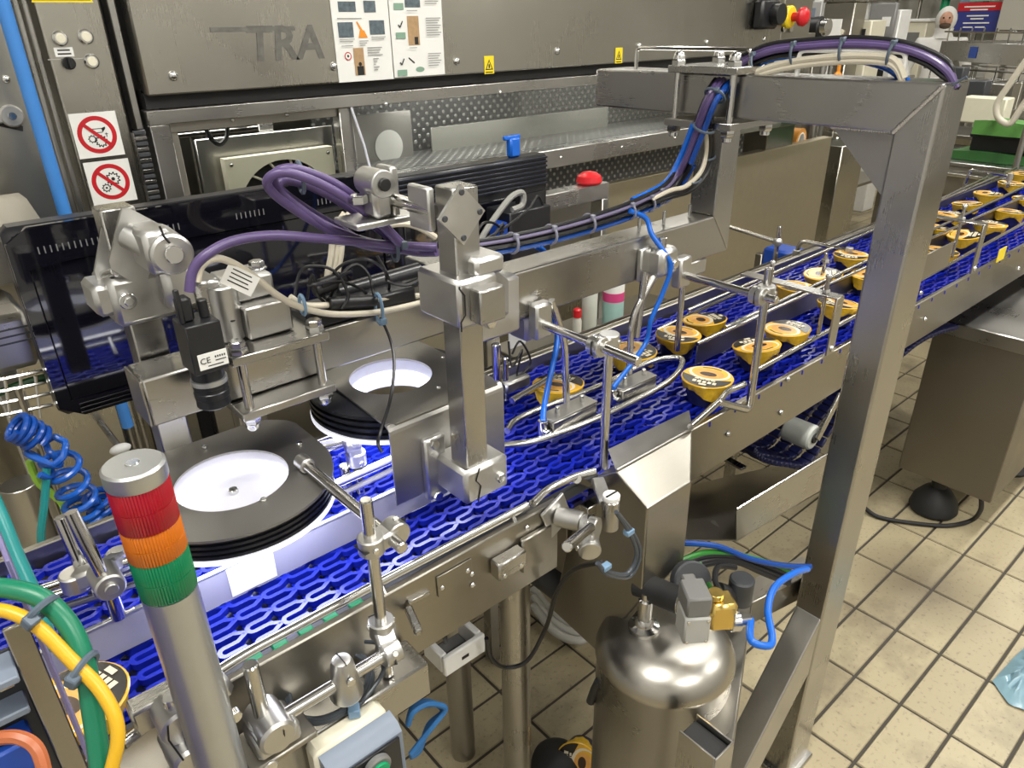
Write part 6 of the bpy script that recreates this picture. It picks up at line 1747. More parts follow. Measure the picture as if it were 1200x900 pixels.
t.part('stub_rod', MB().cyl((sx, lY, lz - .03), (sx, lY, sz), .0082, n=20, b=.0015), ROD)
bz_ = P(315, 880, Y=lY - .015).z
t.part('body', MB().box(sx - .016, sx + .022, lY - .020, lY + .020, bz_ + .03, lz + .002, .006).cyl((sx, lY, lz - .02), (sx, lY, lz + .014), .0165, n=26, b=.002), CAST)
t.part('lower_body', MB().cyl((sx + .004, lY - .028, bz_ + .022), (sx + .004, lY + .022, bz_ + .022), .020, n=26, b=.003).box(sx - .018, sx + .030, lY - .022, lY + .022, bz_ - .004, bz_ + .022, .004), CAST)
t.part('split_line', MB().tube([(sx + .002, lY - .0172, lz + .012), (sx + .006, lY - .0208, lz - .015), (sx + .010, lY - .029, bz_ + .03), (sx + .010, lY - .0225, bz_)], .0011, 6), INK)
t.part('screw', MB().cyl((sx - .010, lY - .020, lz - .03), (sx - .010, lY - .026, lz - .03), .008, n=16), BOLT)
t.part('foot', MB().box(sx - .03, sx + .045, lY - .025, lY + .03, bz_ - .012, bz_ - .004, .002), STEEL_D)
t.done()
t = T('cable_coil', 'slate blue cable coiled in a tied ring on the box beam', 'cable')
cz_ = bt + .008
for k in range(3):
    pts = [(333 + k * 3, 815 - k * 2), (345, 786 + k * 2), (375, 768 + k), (410, 762 + k * 2), (432 - k * 2, 775 + k), (436 - k * 3, 798), (425 - k * 2, 822 - k * 3), (400, 838 - k * 3), (372, 848 - k * 3), (346 + k, 842 - k * 3)]
    t.part('loop', MB().tube(spline([P(x, y, Z=cz_ + .003 * k) for x, y in pts], 6, closed=True), .0027, 8, closed=True), GREYCAB)
t.part('lead', MB().tube(spline([P(425, 822, Z=cz_ + .01), P(445, 795, Z=cz_ + .02), P(453, 770, Z=cz_ + .03), P(447, 755, Z=cz_ + .035), P(428, 752, Z=cz_ + .03)], 6), .0026, 8), GREYCAB)
for px, py in ((415, 833), (366, 786)):
    c = P(px, py, Z=cz_ + .004); t.part('cable_tie', MB().obox(c, (.006, -.003, 0), (.003, .006, 0), (0, 0, .006), .001), TIEB)
t.done()
t = T('push_button_box', 'cream and slate push button box with green button under the coil', 'control box')
zp = bt + .002; pxl, pxr = P(372, 868, Y=bf - .05).x, P(466, 850, Y=bf - .05).x
yb0, yb1 = bf - .105, bf - .001
zpt = P(445, 838, Y=bf - .03).z
t.part('base', MB().box(pxl, pxr, bf - .030, yb1, zpt - .11, zpt, .006), CREAM)
t.part('lid', MB().prism([(pxl + .004, bf - .030, zpt - .002), (pxl + .004, bf - .047, zpt - .005), (pxl + .004, bf - .055, zpt - .014), (pxl + .004, bf - .055, zpt - .11), (pxl + .004, bf - .030, zpt - .11)], (pxr - pxl - .002, 0, 0)), GREYPAINT)
gq = P(440, 896, Y=bf - .059)
t.part('front_plate', MB().box(pxl + .010, pxr - .004, bf - .059, bf - .0552, zpt - .105, zpt - .016, .0015), SATIN)
gb_ = t.part('button_ring', MB().cyl((gq.x, bf - .059, gq.z), (gq.x, bf - .068, gq.z), .0165, n=30, b=.002), MIDGREY)
t.part('green_button', MB().cyl((gq.x, bf - .068, gq.z), (gq.x, bf - .072, gq.z), .0115, n=26, b=.001), GREENP, gb_)
t.done()
# clamps below the flared rod end
t = T('flange_clamp', 'cast clamp with cap screws under the flared rod end at lower left', 'clamp')
c = P(205, 835, Y=.60); q = P(240, 800, Y=.60)
t.part('body', MB().cyl((c.x, .575, c.z), (c.x, .615, c.z), .020, n=26, b=.003).bar((c.x, .595, c.z), (q.x + .02, .60, c.z + .012), .036, .030, b=.008), CAST)
t.part('half', MB().cyl((c.x - .004, .560, c.z - .032), (c.x - .004, .612, c.z - .032), .017, n=24, b=.003).box(c.x - .02, c.x + .016, .57, .61, c.z - .06, c.z - .03, .006), CAST)
t.part('top_screw', MB().cyl((c.x, .592, c.z + .018), (c.x, .592, c.z + .030), .0085, n=20, b=.001), BOLT)
for dx, dz in ((.004, -.004), (.0, -.052), (.045, -.014)): t.part('cap_screw', MB().cyl((c.x + dx, .575, c.z + dz), (c.x + dx, .566, c.z + dz), .0072, n=16), BOLT)
t.part('split_line', MB().tube([(c.x - .012, .574, c.z + .015), (c.x - .015, .572, c.z), (c.x - .01, .559, c.z - .02)], .001, 6), INK)
t.part('plate', MB().box(c.x - .035, c.x + .03, .612, .637, c.z - .02, c.z + .012, .003), STEEL)
t.done()
# under the conveyor
t = T('white_housing', 'open white plastic housing hanging under the near side plate', 'housing')
c = P(538, 760, Y=.74); 
u_ = EX
mb = MB().box(c.x - .042, c.x + .042, .722, .732, c.z - .022, c.z + .018, .004).box(c.x - .042, c.x - .030, .732, .785, c.z - .022, c.z + .018, .004).box(c.x + .030, c.x + .042, .732, .785, c.z - .022, c.z + .018, .004)
t.part('shell', mb, WHITE); t.part('bottom', MB().box(c.x - .03, c.x + .03, .732, .785, c.z - .022, c.z - .018, .001), MIDGREY)
t.part('hanger', MB().cyl((c.x, .78, c.z - .02), (c.x, .78, .86), .004, n=8), ROD)
t.part('latch_slot', MB().box(c.x - .008, c.x + .006, .7212, .7222, c.z - .006, c.z + .0, 0), INK); t.done()
t = T('blue_rope', 'loop of blue tie rope hanging behind the box beam', 'rope')
for k in range(4): t.part('strand', MB().tube(spline(pathY([(478, 850 - k), (484, 835 - k * 2), (502, 825 - k), (522 - k, 830 + k), (508 - k * 2, 850), (492, 870 + k * 3), (481, 884 + k)], .66 + .004 * k), 6), .0042, 8), plain('blue_rope', (.03, .16, .42), .6))
t.done()
c = P(652, 893, Z=.03)
single('rubber_foot', MB().lathe((c.x, c.y, 0), EZ, [(.055, 0), (.060, .02), (.054, .045), (.036, .065), (.014, .074), (.001, .075)], 28), RUBBER, 'black rubber foot on the tiles between round leg and tank', 'foot')
single('lever_stub', MB().tube([P(692, 822, D=1.3), P(697, 808, D=1.28), P(702, 798, D=1.26)], .008, 10), RUBBER, 'dark handle end sticking out left of the tank', 'handle')
t = T('motor_unit', 'dark motor with blue collar behind the round leg under the guard', 'motor')
c = P(655, 668, Y=.80)
t.part('motor', MB().cyl((c.x, .74, c.z - .02), (c.x, .86, c.z - .02), .042, n=28, b=.004), DKGREY)
t.part('collar', MB().cyl((c.x, .728, c.z - .01), (c.x, .738, c.z - .01), .036, n=28), BLUEBOX)
t.part('mount', MB().box(c.x - .02, c.x + .02, .76, .84, c.z + .02, .80, .002), STEEL_D); t.done()

# ------------------------------------------------------------------ far left: coiled hoses, legs, rack
YL = 1.22
def coil(label, axis_px, rpx, turns, m, rr=.0052, Y=YL, ecc=.9):
    pts = []
    N = int(turns * 18)
    ax = spline([P(x, y, Y=Y) for x, y in axis_px], 10)
    for i in range(N + 1):
        f = i / N * (len(ax) - 1); k = min(int(f), len(ax) - 2); c = ax[k].lerp(ax[k + 1], f - k); tg = (ax[k + 1] - ax[k]).normalized(); u, v_ = perp(tg)
        a = 2 * math.pi * turns * i / N; d = (c - CAMP).dot(_f); R1 = rpx * d / FPX
        pts.append(c + u * R1 * math.cos(a) + v_ * R1 * math.sin(a) * ecc)
    return single('coiled_air_hose', MB().tube(pts, rr, 8), m, label, 'hose')
coil('blue spiral air hose, upper coil beside the monitor foot at left', [(18, 500), (30, 505), (45, 515)], 17, 4, BLUEDK)
coil('long blue spiral air hose hanging down left of the signal tower', [(42, 548), (62, 530), (80, 560), (95, 590), (100, 605)], 20, 7, plain('blue_spiral_tube', (.01, .09, .42), .25))
coil('small blue spiral air hose end nearest the signal tower cap', [(112, 580), (125, 600)], 15, 3, BLUEDK)
single('blue_air_hose', MB().tube(spline(pathY([(105, 600), (108, 630), (114, 660), (118, 690)], YL + .02), 5), .0055, 8), BLUEDK, 'straight blue tube dropping below the spiral hoses at left', 'hose')
single('teal_hose', MB().tube(spline(pathY([(55, 548), (52, 590), (48, 630), (55, 655), (72, 662), (90, 665)], YL - .02), 6), .006, 8), TURQ, 'teal hose bending at the foot of the spiral hoses', 'hose')
single('lime_cable', MB().tube(spline(pathY([(34, 540), (45, 565), (62, 580), (74, 592), (80, 620)], YL + .03), 6), .006, 8), LIME, 'lime green cable between teal hose and spiral hose', 'cable')
t = T('frame_leg', 'round steel frame leg with dark foot at the far left', 'leg stand')
c = P(30, 590, Y=1.38)
t.part('tube', MB().cyl((c.x, 1.38, .22), (c.x, 1.38, .86), .030, n=26), STEEL_Z)
t.part('sleeve', MB().cyl((c.x, 1.38, .10), (c.x, 1.38, .30), .036, n=26, b=.004), STEEL)
t.part('dark_foot', MB().lathe((c.x, 1.38, 0), EZ, [(.06, 0), (.065, .02), (.05, .06), (.02, .10)], 26), RUBBER)
t.done()
t = T('dark_pump', 'dark pump body on the floor by the round leg at left', 'pump')
c = P(55, 645, Y=1.40); t.part('pump_body', MB().ball((c.x + .02, 1.42, .10), .085, 20, (1, 1, .95)), DKGREY); t.part('outlet', MB().cyl((c.x + .08, 1.40, .10), (c.x + .19, 1.36, .10), .03, n=18), DKGREY); t.part('foot', MB().box(c.x - .05, c.x + .09, 1.36, 1.48, 0, .03), RUBBER); t.done()
t = T('wire_rack', 'wire basket rack left of the glossy monitor', 'rack')
for k in range(4):
    a, b_ = P(-10, 447 + k * 14, Y=1.45), P(62, 432 + k * 14, Y=1.45); t.part('long_wire', MB().cyl(a, b_, .0035, n=6), ROD)
for k in range(3):
    a, b_ = P(5 + k * 18, 440, Y=1.45), P(12 + k * 18, 490, Y=1.45); t.part('cross_wire', MB().cyl(a, b_, .003, n=6), ROD)
t.part('green_cable', MB().tube(spline(pathY([(-5, 462), (30, 448), (60, 440)], 1.46), 5), .007, 8), plain('dark_green_lead', (.02, .10, .03), .4))
a = P(20, 455, Y=1.45); t.part('leg', MB().cyl((a.x, 1.45, 0), (a.x, 1.45, a.z), .006, n=8), ROD)
t.done()
t = T('grey_unit', 'pale steel unit with rounded front at the left picture edge', 'unit')
p, q = P(-30, 378, Y=1.42), P(34, 372, Y=1.42); zz = P(10, 438, Y=1.42).z
t.part('case', MB().box(p.x - .06, q.x, 1.42, 1.60, zz, p.z, .012), STEEL)
for k in range(3): t.part('slot', MB().box(p.x + .02, p.x + .07, 1.4185, 1.4195, zz + .05 + k * .012, zz + .053 + k * .012, 0), DKGREY)
t.part('stand', MB().box(p.x, p.x + .04, 1.5, 1.54, 0, zz, .002), STEEL_Z); t.done()
t = T('sloped_hood', 'sloped grey steel hood behind the glossy monitor at the left edge', 'hood')
pl_h = [P(-30, 300, Y=1.58), P(57, 272, Y=1.58), P(22, 234, Y=1.72), P(-30, 240, Y=1.72)]
t.part('hood', MB().prism([V((pl_h[1].x - .4, 1.56, 1.16)), V((pl_h[1].x - .4, 1.56, pl_h[1].z)), V((pl_h[1].x - .4, 1.72, pl_h[2].z)), V((pl_h[1].x - .4, 1.80, pl_h[2].z)), V((pl_h[1].x - .4, 1.80, 1.16))], (.4, 0, 0)), STEEL_D)
t.part('stand', MB().box(pl_h[1].x - .3, pl_h[1].x - .26, 1.66, 1.70, 0, 1.16, .002), STEEL_Z); t.done()
t = T('white_handle_ball', 'small white oval knob on the steel panel under the cross beam', 'knob')
c = P(141, 526, Y=MY - .19); t.part('knob', MB().ball(c, .024, 16, (1, .6, .5)), WHITE); t.part('knob_stem', MB().cyl(c, (c.x, MY - .02, c.z), .008, n=10), STEEL); t.done()

# ------------------------------------------------------------------ foreground device at lower left
t = T('device_frame', 'dark device with steel angle and violet side plate in the lower left corner', 'device')
D0 = .50
a = P(52, 815, D=D0); yF = a.y; xF = a.x
zt_ = P(20, 733, Y=yF).z
t.part('corner_angle', MB().box(xF - .007, xF + .007, yF, yF + .004, .70, zt_, .001), STEEL_D)
t.part('side_plate', MB().box(xF + .008, xF + .011, yF - .002, yF + .10, .70, zt_ + .05, .0008), VIOLETPLATE, label='violet tinted side plate')
t.part('dark_panel', MB().box(xF - .20, xF - .008, yF + .02, yF + .024, .70, zt_ - .03, .001), DKGREY)
t.part('shelf_strip', MB().box(xF - .20, xF - .008, yF - .01, yF + .02, zt_ - .036, zt_ - .030, .001), GREYPAINT)
t.part('shelf_strip', MB().box(xF - .20, xF - .010, yF + .0, yF + .02, zt_ - .072, zt_ - .066, .001), GREYPAINT)
t.part('terminal_block', MB().box(xF - .06, xF - .015, yF - .004, yF + .02, zt_ - .12, zt_ - .09, .002), BLUEBOX)
t.part('clip', MB().box(xF - .022, xF - .012, yF + .008, yF + .0195, zt_ - .052, zt_ - .046, .001), BOLT)
t.part('orange_cable', MB().tube(spline([P(-10, 866, D=.47), P(20, 864, D=.47), P(42, 876, D=.47), P(52, 905, D=.47), P(55, 940, D=.47)], 6), .0045, 8), ORANGEC)
t.done()
t = T('earth_cable_pair', 'thick green and yellow cables strapped together in the lower left corner', 'cable')
D1 = .45
t.part('green_cable', MB().tube(spline([P(x, y, D=D1) for x, y in [(-30, 688), (10, 690), (50, 702), (82, 735), (100, 780), (108, 830), (116, 885), (120, 930)]], 7), .0062, 14), GREENC)
t.part('yellow_cable', MB().tube(spline([P(x, y, D=D1 - .008) for x, y in [(-30, 712), (10, 717), (45, 735), (85, 775), (115, 805), (134, 838), (138, 868), (130, 905), (125, 940)]], 7), .0042, 12), YELLOWC)
for px, py, sl in ((48, 716, .9), (98, 785, .5)):
    c = P(px, py, D=D1 - .003); dv_ = (P(px + 10, py + 10 * sl, D=D1) - P(px, py, D=D1)).normalized(); u, v_ = perp(dv_)
    t.part('cable_tie', MB().tube([c + u * .0105 * math.cos(q) + v_ * .0105 * math.sin(q) for q in [2 * math.pi * k / 18 for k in range(18)]], .0022, 6, closed=True).obox(P(px - 12, py + 12, D=D1 - .012), u * .004, v_ * .004, dv_ * .004, .001), TIE)
t.done()
single('teal_hose', MB().tube(spline([P(-20, 560, D=.62), P(2, 610, D=.62), P(18, 650, D=.62), P(40, 700, D=.62), P(60, 760, D=.62)], 6), .0065, 10), TURQ, 'teal hose rising behind the strapped green and yellow cables', 'hose')
# ------------------------------------------------------------------ behind the gantry: machine end, columns
YR = 2.02
t = T('machine_column', 'plain steel column with side arm and tape roll right of the beige door', 'column')
a, b_ = P(889, 240, Y=YR), P(920, 240, Y=YR)
t.part('column', MB().box(a.x, b_.x + .05, YR, YR + .25, 0, 1.50, .004), STEEL_M)
t.part('dark_strip', MB().box(a.x - .10, a.x - .005, YR + .04, YR + .06, .3, 1.50, .001), STEEL_D)
a = P(872, 185, Y=YR - .02); t.part('edge_post', MB().box(a.x - .02, a.x + .04, YR + .0, YR + .03, .2, 1.5, .002), STEEL_Z)
a, b_ = P(912, 188, Y=YR - .06), P(944, 180, Y=YR - .06); t.part('side_arm', MB().box(a.x - .03, b_.x, YR - .08, YR - .05, a.z - .02, a.z + .012, .003), STEEL)
c = P(908, 188, Y=YR - .09); t.part('arm_knob', MB().ball(c, .028, 14), BOLT)
a, b_ = P(870, 229, Y=YR - .1), P(901, 221, Y=YR - .1); t.part('hand_bar', MB().cyl(a, b_, .016, n=14), ROD)
t.part('lower_box', MB().box(P(917, 230, Y=YR).x, P(943, 230, Y=YR).x, YR + .02, YR + .2, .75, 1.25, .004), STEEL_D)
t.part('black_gap', MB().box(P(912, 260, Y=YR).x, P(940, 260, Y=YR).x, YR + .1, YR + .12, 0, .75, .001), RUBBER)
t.part('thin_post', MB().cyl((P(940, 230, Y=YR).x, YR, 0), (P(940, 230, Y=YR).x, YR, 1.42), .016, n=12), STEEL_Z)
t.done()
c = P(932, 165, Y=YR - .07)
t = T('tape_roll', 'roll of orange packing tape hanging on the side arm', 'tape')
n = 32; axd = V((.12, -.99, 0)).normalized(); u, v_ = perp(axd)
Cc = lambda rr: [c + u * rr * math.cos(2 * math.pi * i / n) + v_ * rr * math.sin(2 * math.pi * i / n) for i in range(n)]
t.part('tape', MB().ringp([p - axd * .03 for p in Cc(.062)], [p - axd * .03 for p in Cc(.042)], axd * .06), TAPE); t.part('core', MB().ringp([p - axd * .031 for p in Cc(.042)], [p - axd * .031 for p in Cc(.036)], axd * .062), PAPER); t.done()
t = T('tall_chute', 'tall brushed steel box column with rounded clear top behind the gusset', 'column')
a = P(974, 250, Y=2.15); b_ = P(944, 200, Y=2.15)
xq = a.x
t.part('column', MB().box(xq, xq + .30, 2.15, 2.15 + .32, 0, P(955, 168, X=xq).z, .005), STEEL_M)
t.part('clear_rim', MB().box(xq - .004, xq + .28, 2.155, 2.46, P(955, 168, X=xq).z, P(955, 168, X=xq).z + .04, .012), GLASS)
t.part('blue_clip', MB().cyl((xq + .02, 2.14, P(966, 156, X=xq).z), (xq + .08, 2.14, P(966, 156, X=xq).z), .02, n=18), BLUETUBE)
t.part('front_strip', MB().cyl((xq - .02, 2.3, 0), (xq - .02, 2.3, 1.38), .014, n=10), STEEL_Z)
t.done()
t = T('blue_bin', 'small blue plastic tub behind the thin upright of the far lane', 'tub')
c = P(921, 300, Y=1.35); t.part('tub', MB().box(c.x - .05, c.x + .05, 1.30, 1.42, c.z - .05, c.z + .03, .008), BLUEBOX); t.part('bracket', MB().box(c.x - .05, c.x + .05, 1.42, 1.45, 0, c.z, .003), STEEL_D); t.done()
t = T('door_latch_box', 'dark bracket box on the arm underside beside the forward rod', 'bracket')
t.part('box', MB().box(1.165, 1.20, LY0 + .01, LY0 + .05, LZ0 - .03, LZ0 - .001, .003), STEEL_D); t.done()

# ------------------------------------------------------------------ hall beyond
def bgbox(name, label, cat, X, x0, y0, x1, y1, depth, mat, ground=True, extra=None):
    p, q = P(x0, y0, X=X), P(x1, y1, X=X)
    t = T(name, label, cat)
    z0 = 0 if ground is True else q.z
    ya, yb = min(p.y, q.y), max(p.y, q.y)
    if ground == 'legs':
        for yy in (ya + .05, yb - .05):
            for xx in (X + .05, X + depth - .05): t.part('leg', MB().box(xx - .025, xx + .025, yy - .025, yy + .025, 0, q.z, .002), STEEL_Z)
        z0 = q.z
    t.part('body', MB().box(X, X + depth, ya, yb, z0, p.z, .008), mat)
    if extra: extra(t, X, ya, yb, z0, p.z)
    t.done()
def ctl(t, X, ya, yb, z0, z1):
    for k in range(4):
        y = ya + (yb - ya) * (.3 + .35 * (k % 2)); z = z1 - (z1 - z0) * (.25 + .22 * (k // 2)) * (.5)
        t.part('lamp_button', MB().cyl((X, y, z), (X - .02, y, z), .022, n=12), CREAM)
    t.part('top_cap', MB().box(X - .01, X + .21, ya - .01, yb + .01, z1, z1 + .02, .004), STEEL)
    t.part('side_door', MB().box(X - .006, X, ya + .03, yb - .03, .35, .9, .004), STEEL_M)
bgbox('control_cabinet', 'grey steel control cabinet with four pale buttons far behind the cables', 'cabinet', 6.0, 967, 3, 996, 42, .2, STEEL_M, extra=ctl)
def mon(t, X, ya, yb, z0, z1):
    t.part('screen_panel', MB().box(X - .05, X - .005, ya + .02, yb - .02, z1 - .26, z1 + .05, .01), plain('grey_panel', (.22, .22, .22), .4))
    t.part('dark_opening', MB().box(X - .004, X + .02, ya + .05, yb - .02, z1 - .52, z1 - .32, .004), RUBBER)
    t.part('white_sticker', MB().box(X - .053, X - .05, ya + .05, ya + .12, z1 - .12, z1 - .05, .001), WHITE)
    t.part('joystick', MB().cyl((X, yb - .08, z1 - .30), (X - .08, yb - .08, z1 - .30), .03, n=12), BLACK)
bgbox('white_machine', 'white packing machine with grey screen panel in the far hall', 'machine', 6.6, 1020, 12, 1050, 46, .2, WHITE, extra=mon)
bgbox('white_machine', 'white machine hood with sloped window left of the person', 'machine', 8.9, 1046, 26, 1080, 60, .3, CREAM, extra=lambda t, X, ya, yb, z0, z1: (t.part('window', MB().box(X - .004, X, ya + .06, yb - .06, z1 - .35, z1 - .1, .002), MIDGREY), t.part('rim', MB().box(X - .02, X + .31, ya - .02, yb + .02, z1, z1 + .03, .005), WHITE)))
bgbox('cream_machine', 'cream low machine body with dark openings between cabinet and screen panel', 'machine', 6.2, 998, 24, 1018, 50, .25, CREAM, extra=lambda t, X, ya, yb, z0, z1: (t.part('opening', MB().box(X - .004, X, ya + .04, ya + .16, z1 - .3, z1 - .06, .002), RUBBER), t.part('opening', MB().box(X - .004, X, ya + .22, yb - .04, z1 - .3, z1 - .1, .002), RUBBER)))
bgbox('white_machine', 'pale machine block left of the control cabinet in the far hall', 'machine', 6.4, 938, 2, 960, 28, .25, plain('pale_grey_machine', (.50, .50, .50), .45, .3), extra=lambda t, X, ya, yb, z0, z1: (t.part('top_unit', MB().box(X + .05, X + .2, ya + .1, yb - .1, z1, z1 + .12, .01), WHITE), t.part('panel', MB().box(X - .006, X, ya + .05, yb - .05, z1 - .2, z1 - .05, .002), GREYPAINT)))
t = T('sealing_motor', 'black motor head with chrome end left of the control cabinet', 'motor')
c = P(950, 34, X=4.9); t.part('motor_body', MB().cyl(c + V((0, .10, 0)), c + V((0, -.08, .01)), .065, n=20, b=.01), BLACK); t.part('end_bell', MB().cyl(c + V((0, -.08, .01)), c + V((0, -.12, .01)), .05, n=18), BOLT); t.part('mount', MB().box(c.x - .05, c.x + .05, c.y - .08, c.y + .1, 0, c.z - .06, .004), STEEL_D); t.done()
t = T('notice_holder', 'white and red notice card standing in front of the control cabinet', 'sign')
c = P(974, 38, X=5.85); t.part('card', MB().box(5.85, 5.86, c.y - .07, c.y + .07, c.z - .03, c.z + .09, .001), PAPER); t.part('red_foot', MB().box(5.84, 5.88, c.y - .06, c.y + .06, c.z - .09, c.z - .03, .004), RED); t.part('stand', MB().box(5.85, 5.87, c.y - .02, c.y + .02, 0, c.z - .09, .002), STEEL); t.done()
zst = P(975, 93, X=5.3).z
t = T('steel_table', 'long steel worktop seen under the cable arch beyond the gantry beam', 'table')
p, q = P(935, 88, Z=1.10), P(1056, 84, Z=1.10)
t.part('top', MB().box(5.0, 5.7, 2.30, 2.98, zst - .03, zst, .004), STEEL)
for x in (5.05, 5.65):
    for y in (2.35, 2.93): t.part('leg', MB().box(x - .02, x + .02, y - .02, y + .02, 0, zst - .03, .002), STEEL_Z)
t.part('rim_rail', MB().cyl((5.0, 2.31, zst + .012), (5.7, 2.31, zst + .012), .010, n=8), ROD)
t.part('under_shelf', MB().box(5.02, 5.68, 2.32, 2.96, .5, .52, .003), STEEL_D)
t.done()
c = P(970, 93, X=5.3); c.z = zst
t = T('white_post', 'white plastic post standing on the far steel worktop', 'post'); t.part('stem', MB().lathe(c, EZ, [(.045, 0), (.025, .02), (.018, .06), (.02, .16)], 18), WHITE); t.part('tip', MB().cyl(c + EZ * .16, c + EZ * .18, .016, n=12), CREAM); t.done()
c = P(981, 93, X=5.3); c.z = zst
t = T('orange_bottle', 'slim orange bottle beside the white post on the worktop', 'bottle'); t.part('bottle_body', MB().lathe(c, EZ, [(.03, 0), (.03, .03), (.012, .05), (.012, .14), (.008, .16)], 16), ORINK); t.done()
# roller conveyors at far right
def farconv(label, A, B, wid, hgt):
    t = T('roller_conveyor', label, 'conveyor')
    d = (B - A); d.z = 0; L = d.length; d = d.normalized(); nn = V((-d.y, d.x, 0));
    if nn.x < 0: nn = -nn
    B = V((B.x, B.y, A.z)); z = A.z
    for o in (V(), nn * wid): t.part('side_channel', MB().bar(A + o - EZ * hgt / 2, B + o - EZ * hgt / 2, .02, hgt, b=.003), STEEL)
    t.part('end_channel', MB().bar(A - EZ * hgt / 2, A + nn * wid - EZ * hgt / 2, .02, hgt, b=.003), STEEL)
    t.part('deck', MB().bar(A + nn * wid / 2 - EZ * .05, B + nn * wid / 2 - EZ * .05, wid * .95, .01, b=0), STEEL_D)
    k = int(L / .16)
    for i in range(k):
        c = A + d * (.06 + i * .16); t.part('roller', MB().cyl(c - EZ * .02, c + nn * wid - EZ * .02, .022, n=10), BOLT)
        t.part('rail_peg', MB().cyl(c, c + EZ * .10, .006, n=6), ROD)
    for o in (V(), nn * wid): t.part('guard_rail', MB().cyl(A + o + EZ * .07, B + o + EZ * .07, .007, n=6), ROD)
    c = A + d * L * .34 - EZ * hgt * .5; t.part('blue_label', MB().obox(c - nn * .012, d * .05, nn * .002, EZ * hgt * .28, 0), BLUEBOX)
    for f in (.12, .88):
        for o in (V(), nn * wid): c = A + d * L * f + o; t.part('leg', MB().box(c.x - .02, c.x + .02, c.y - .02, c.y + .02, 0, z - hgt, .002), STEEL_Z)
    t.done()
farconv('raised steel roller conveyor with guard rails in front of the person', P(1105, 48, D=6.0), P(1240, 66, D=4.75), .45, .14)
farconv('lower steel roller conveyor below the raised one at right', P(1080, 92, D=5.0), P(1240, 104, D=4.2), .35, .10)
a = P(1130, 118, X=4.8)
t = T('steel_framework', 'dark tangle of steel machine framing right of the gantry corner', 'machine')
random.seed(11)
for k in range(22):
    y = a.y - random.uniform(-.25, .9); z = random.uniform(.45, 1.25); x = 4.8 + random.uniform(0, .35)
    if k % 3 == 0: t.part('upright', MB().box(x - .02, x + .02, y - .02, y + .02, 0, z + .1, .002), STEEL_D)
    elif k % 3 == 1: t.part('cross_rail', MB().box(x - .015, x + .015, y - .3, y + .3, z - .02, z + .02, .002), STEEL)
    else: t.part('bracket', MB().box(x - .05, x + .05, y - .06, y + .06, z - .05, z + .05, .004), [STEEL, DKGREY, CREAM, STEEL_D][k % 4])
t.part('deck_plate', MB().box(4.78, 5.2, a.y - .9, a.y + .3, .93, .95, .002), STEEL_D)
t.done()
t = T('cream_box', 'small cream box among the steel framing right of the gantry', 'box')
c = P(1152, 131, X=4.62); t.part('box', MB().box(4.62, 4.74, c.y - .10, c.y + .12, c.z - .06, c.z + .07, .006), CREAM); t.part('stand', MB().box(4.66, 4.7, c.y - .02, c.y + .02, 0, c.z - .06, .002), STEEL_D); t.done()
# steel table right of the post with green sheets on crates
Xs = 4.08
t = T('side_table', 'steel side table behind the belt, carrying crates and green sheets', 'table')
p = P(1104, 186, X=Xs); 
yt1, zt1_ = p.y + .12, p.z - .01
t.part('table_top', MB().box(Xs, Xs + .5, yt1 - 1.0, yt1, zt1_ - .02, zt1_, .004), STEEL)
t.part('apron', MB().box(Xs + .01, Xs + .03, yt1 - 1.0, yt1, zt1_ - .16, zt1_ - .02, .003), STEEL_D)
t.part('hand_rail', MB().cyl((Xs - .01, yt1 - 1.0, zt1_ - .055), (Xs - .01, yt1, zt1_ - .055), .014, n=10), ROD)
t.part('lower_panel', MB().box(Xs + .05, Xs + .07, yt1 - 1.0, yt1 - .02, .35, zt1_ - .16, .003), STEEL_M)
for y in (yt1 - .03, yt1 - .97):
    for x in (Xs + .04, Xs + .46): t.part('leg', MB().box(x - .02, x + .02, y - .02, y + .02, 0, zt1_ - .02, .002), STEEL_Z)
t.done()
def sheet(label, x0, x1, y0, y1, z, th, m, amp):
    mb = MB(); n = 14; k = 0
    for s in (0, 1):
        for i in range(n + 1):
            for j in range(n + 1):
                x = x0 + (x1 - x0) * i / n; y = y0 + (y1 - y0) * j / n
                wv = amp * (math.sin(7 * x + 3 * y) + math.sin(13 * y - 5 * x) + .6 * math.sin(23 * x)) * .5
                mb.v.append(V((x + .02 * math.sin(9 * y), y + .03 * math.sin(8 * x), z + (th if s else 0) + (wv + amp if s else 0))))
    q = (n + 1) ** 2
    for s in (0, 1):
        for i in range(n):
            for j in range(n): mb.face([s * q + i * (n + 1) + j, s * q + i * (n + 1) + j + 1, s * q + (i + 1) * (n + 1) + j + 1, s * q + (i + 1) * (n + 1) + j])
    for i in range(n):
        for (a_, b2) in ((i * (n + 1), (i + 1) * (n + 1)), (i * (n + 1) + n, (i + 1) * (n + 1) + n), (i, i + 1), (n * (n + 1) + i, n * (n + 1) + i + 1)): mb.face([a_, b2, b2 + q, a_ + q])
    return mb
yA = P(1147, 160, X=Xs + .15).y
zA = zt1_
t = T('black_crate', 'flat black crate between two green sheets on the side table', 'crate')
zc0 = P(1170, 186, X=Xs + .15).z
t.part('crate_tray', MB().box(Xs + .15, Xs + .46, yA - .7, yA + .03, zA + .04, zA + .12, .006), BLACK); t.part('crate_rim', MB().box(Xs + .145, Xs + .47, yA - .71, yA + .04, zA + .105, zA + .122, .003), RUBBER); t.done()
single('green_sheet', sheet('', Xs + .10, Xs + .48, yA - .75, yA + .12, zA + .002, .02, None, .012), plain('dark_green_sheet', (.03, .12, .03), .4), 'dark green plastic sheet under the black crate', 'plastic sheet')
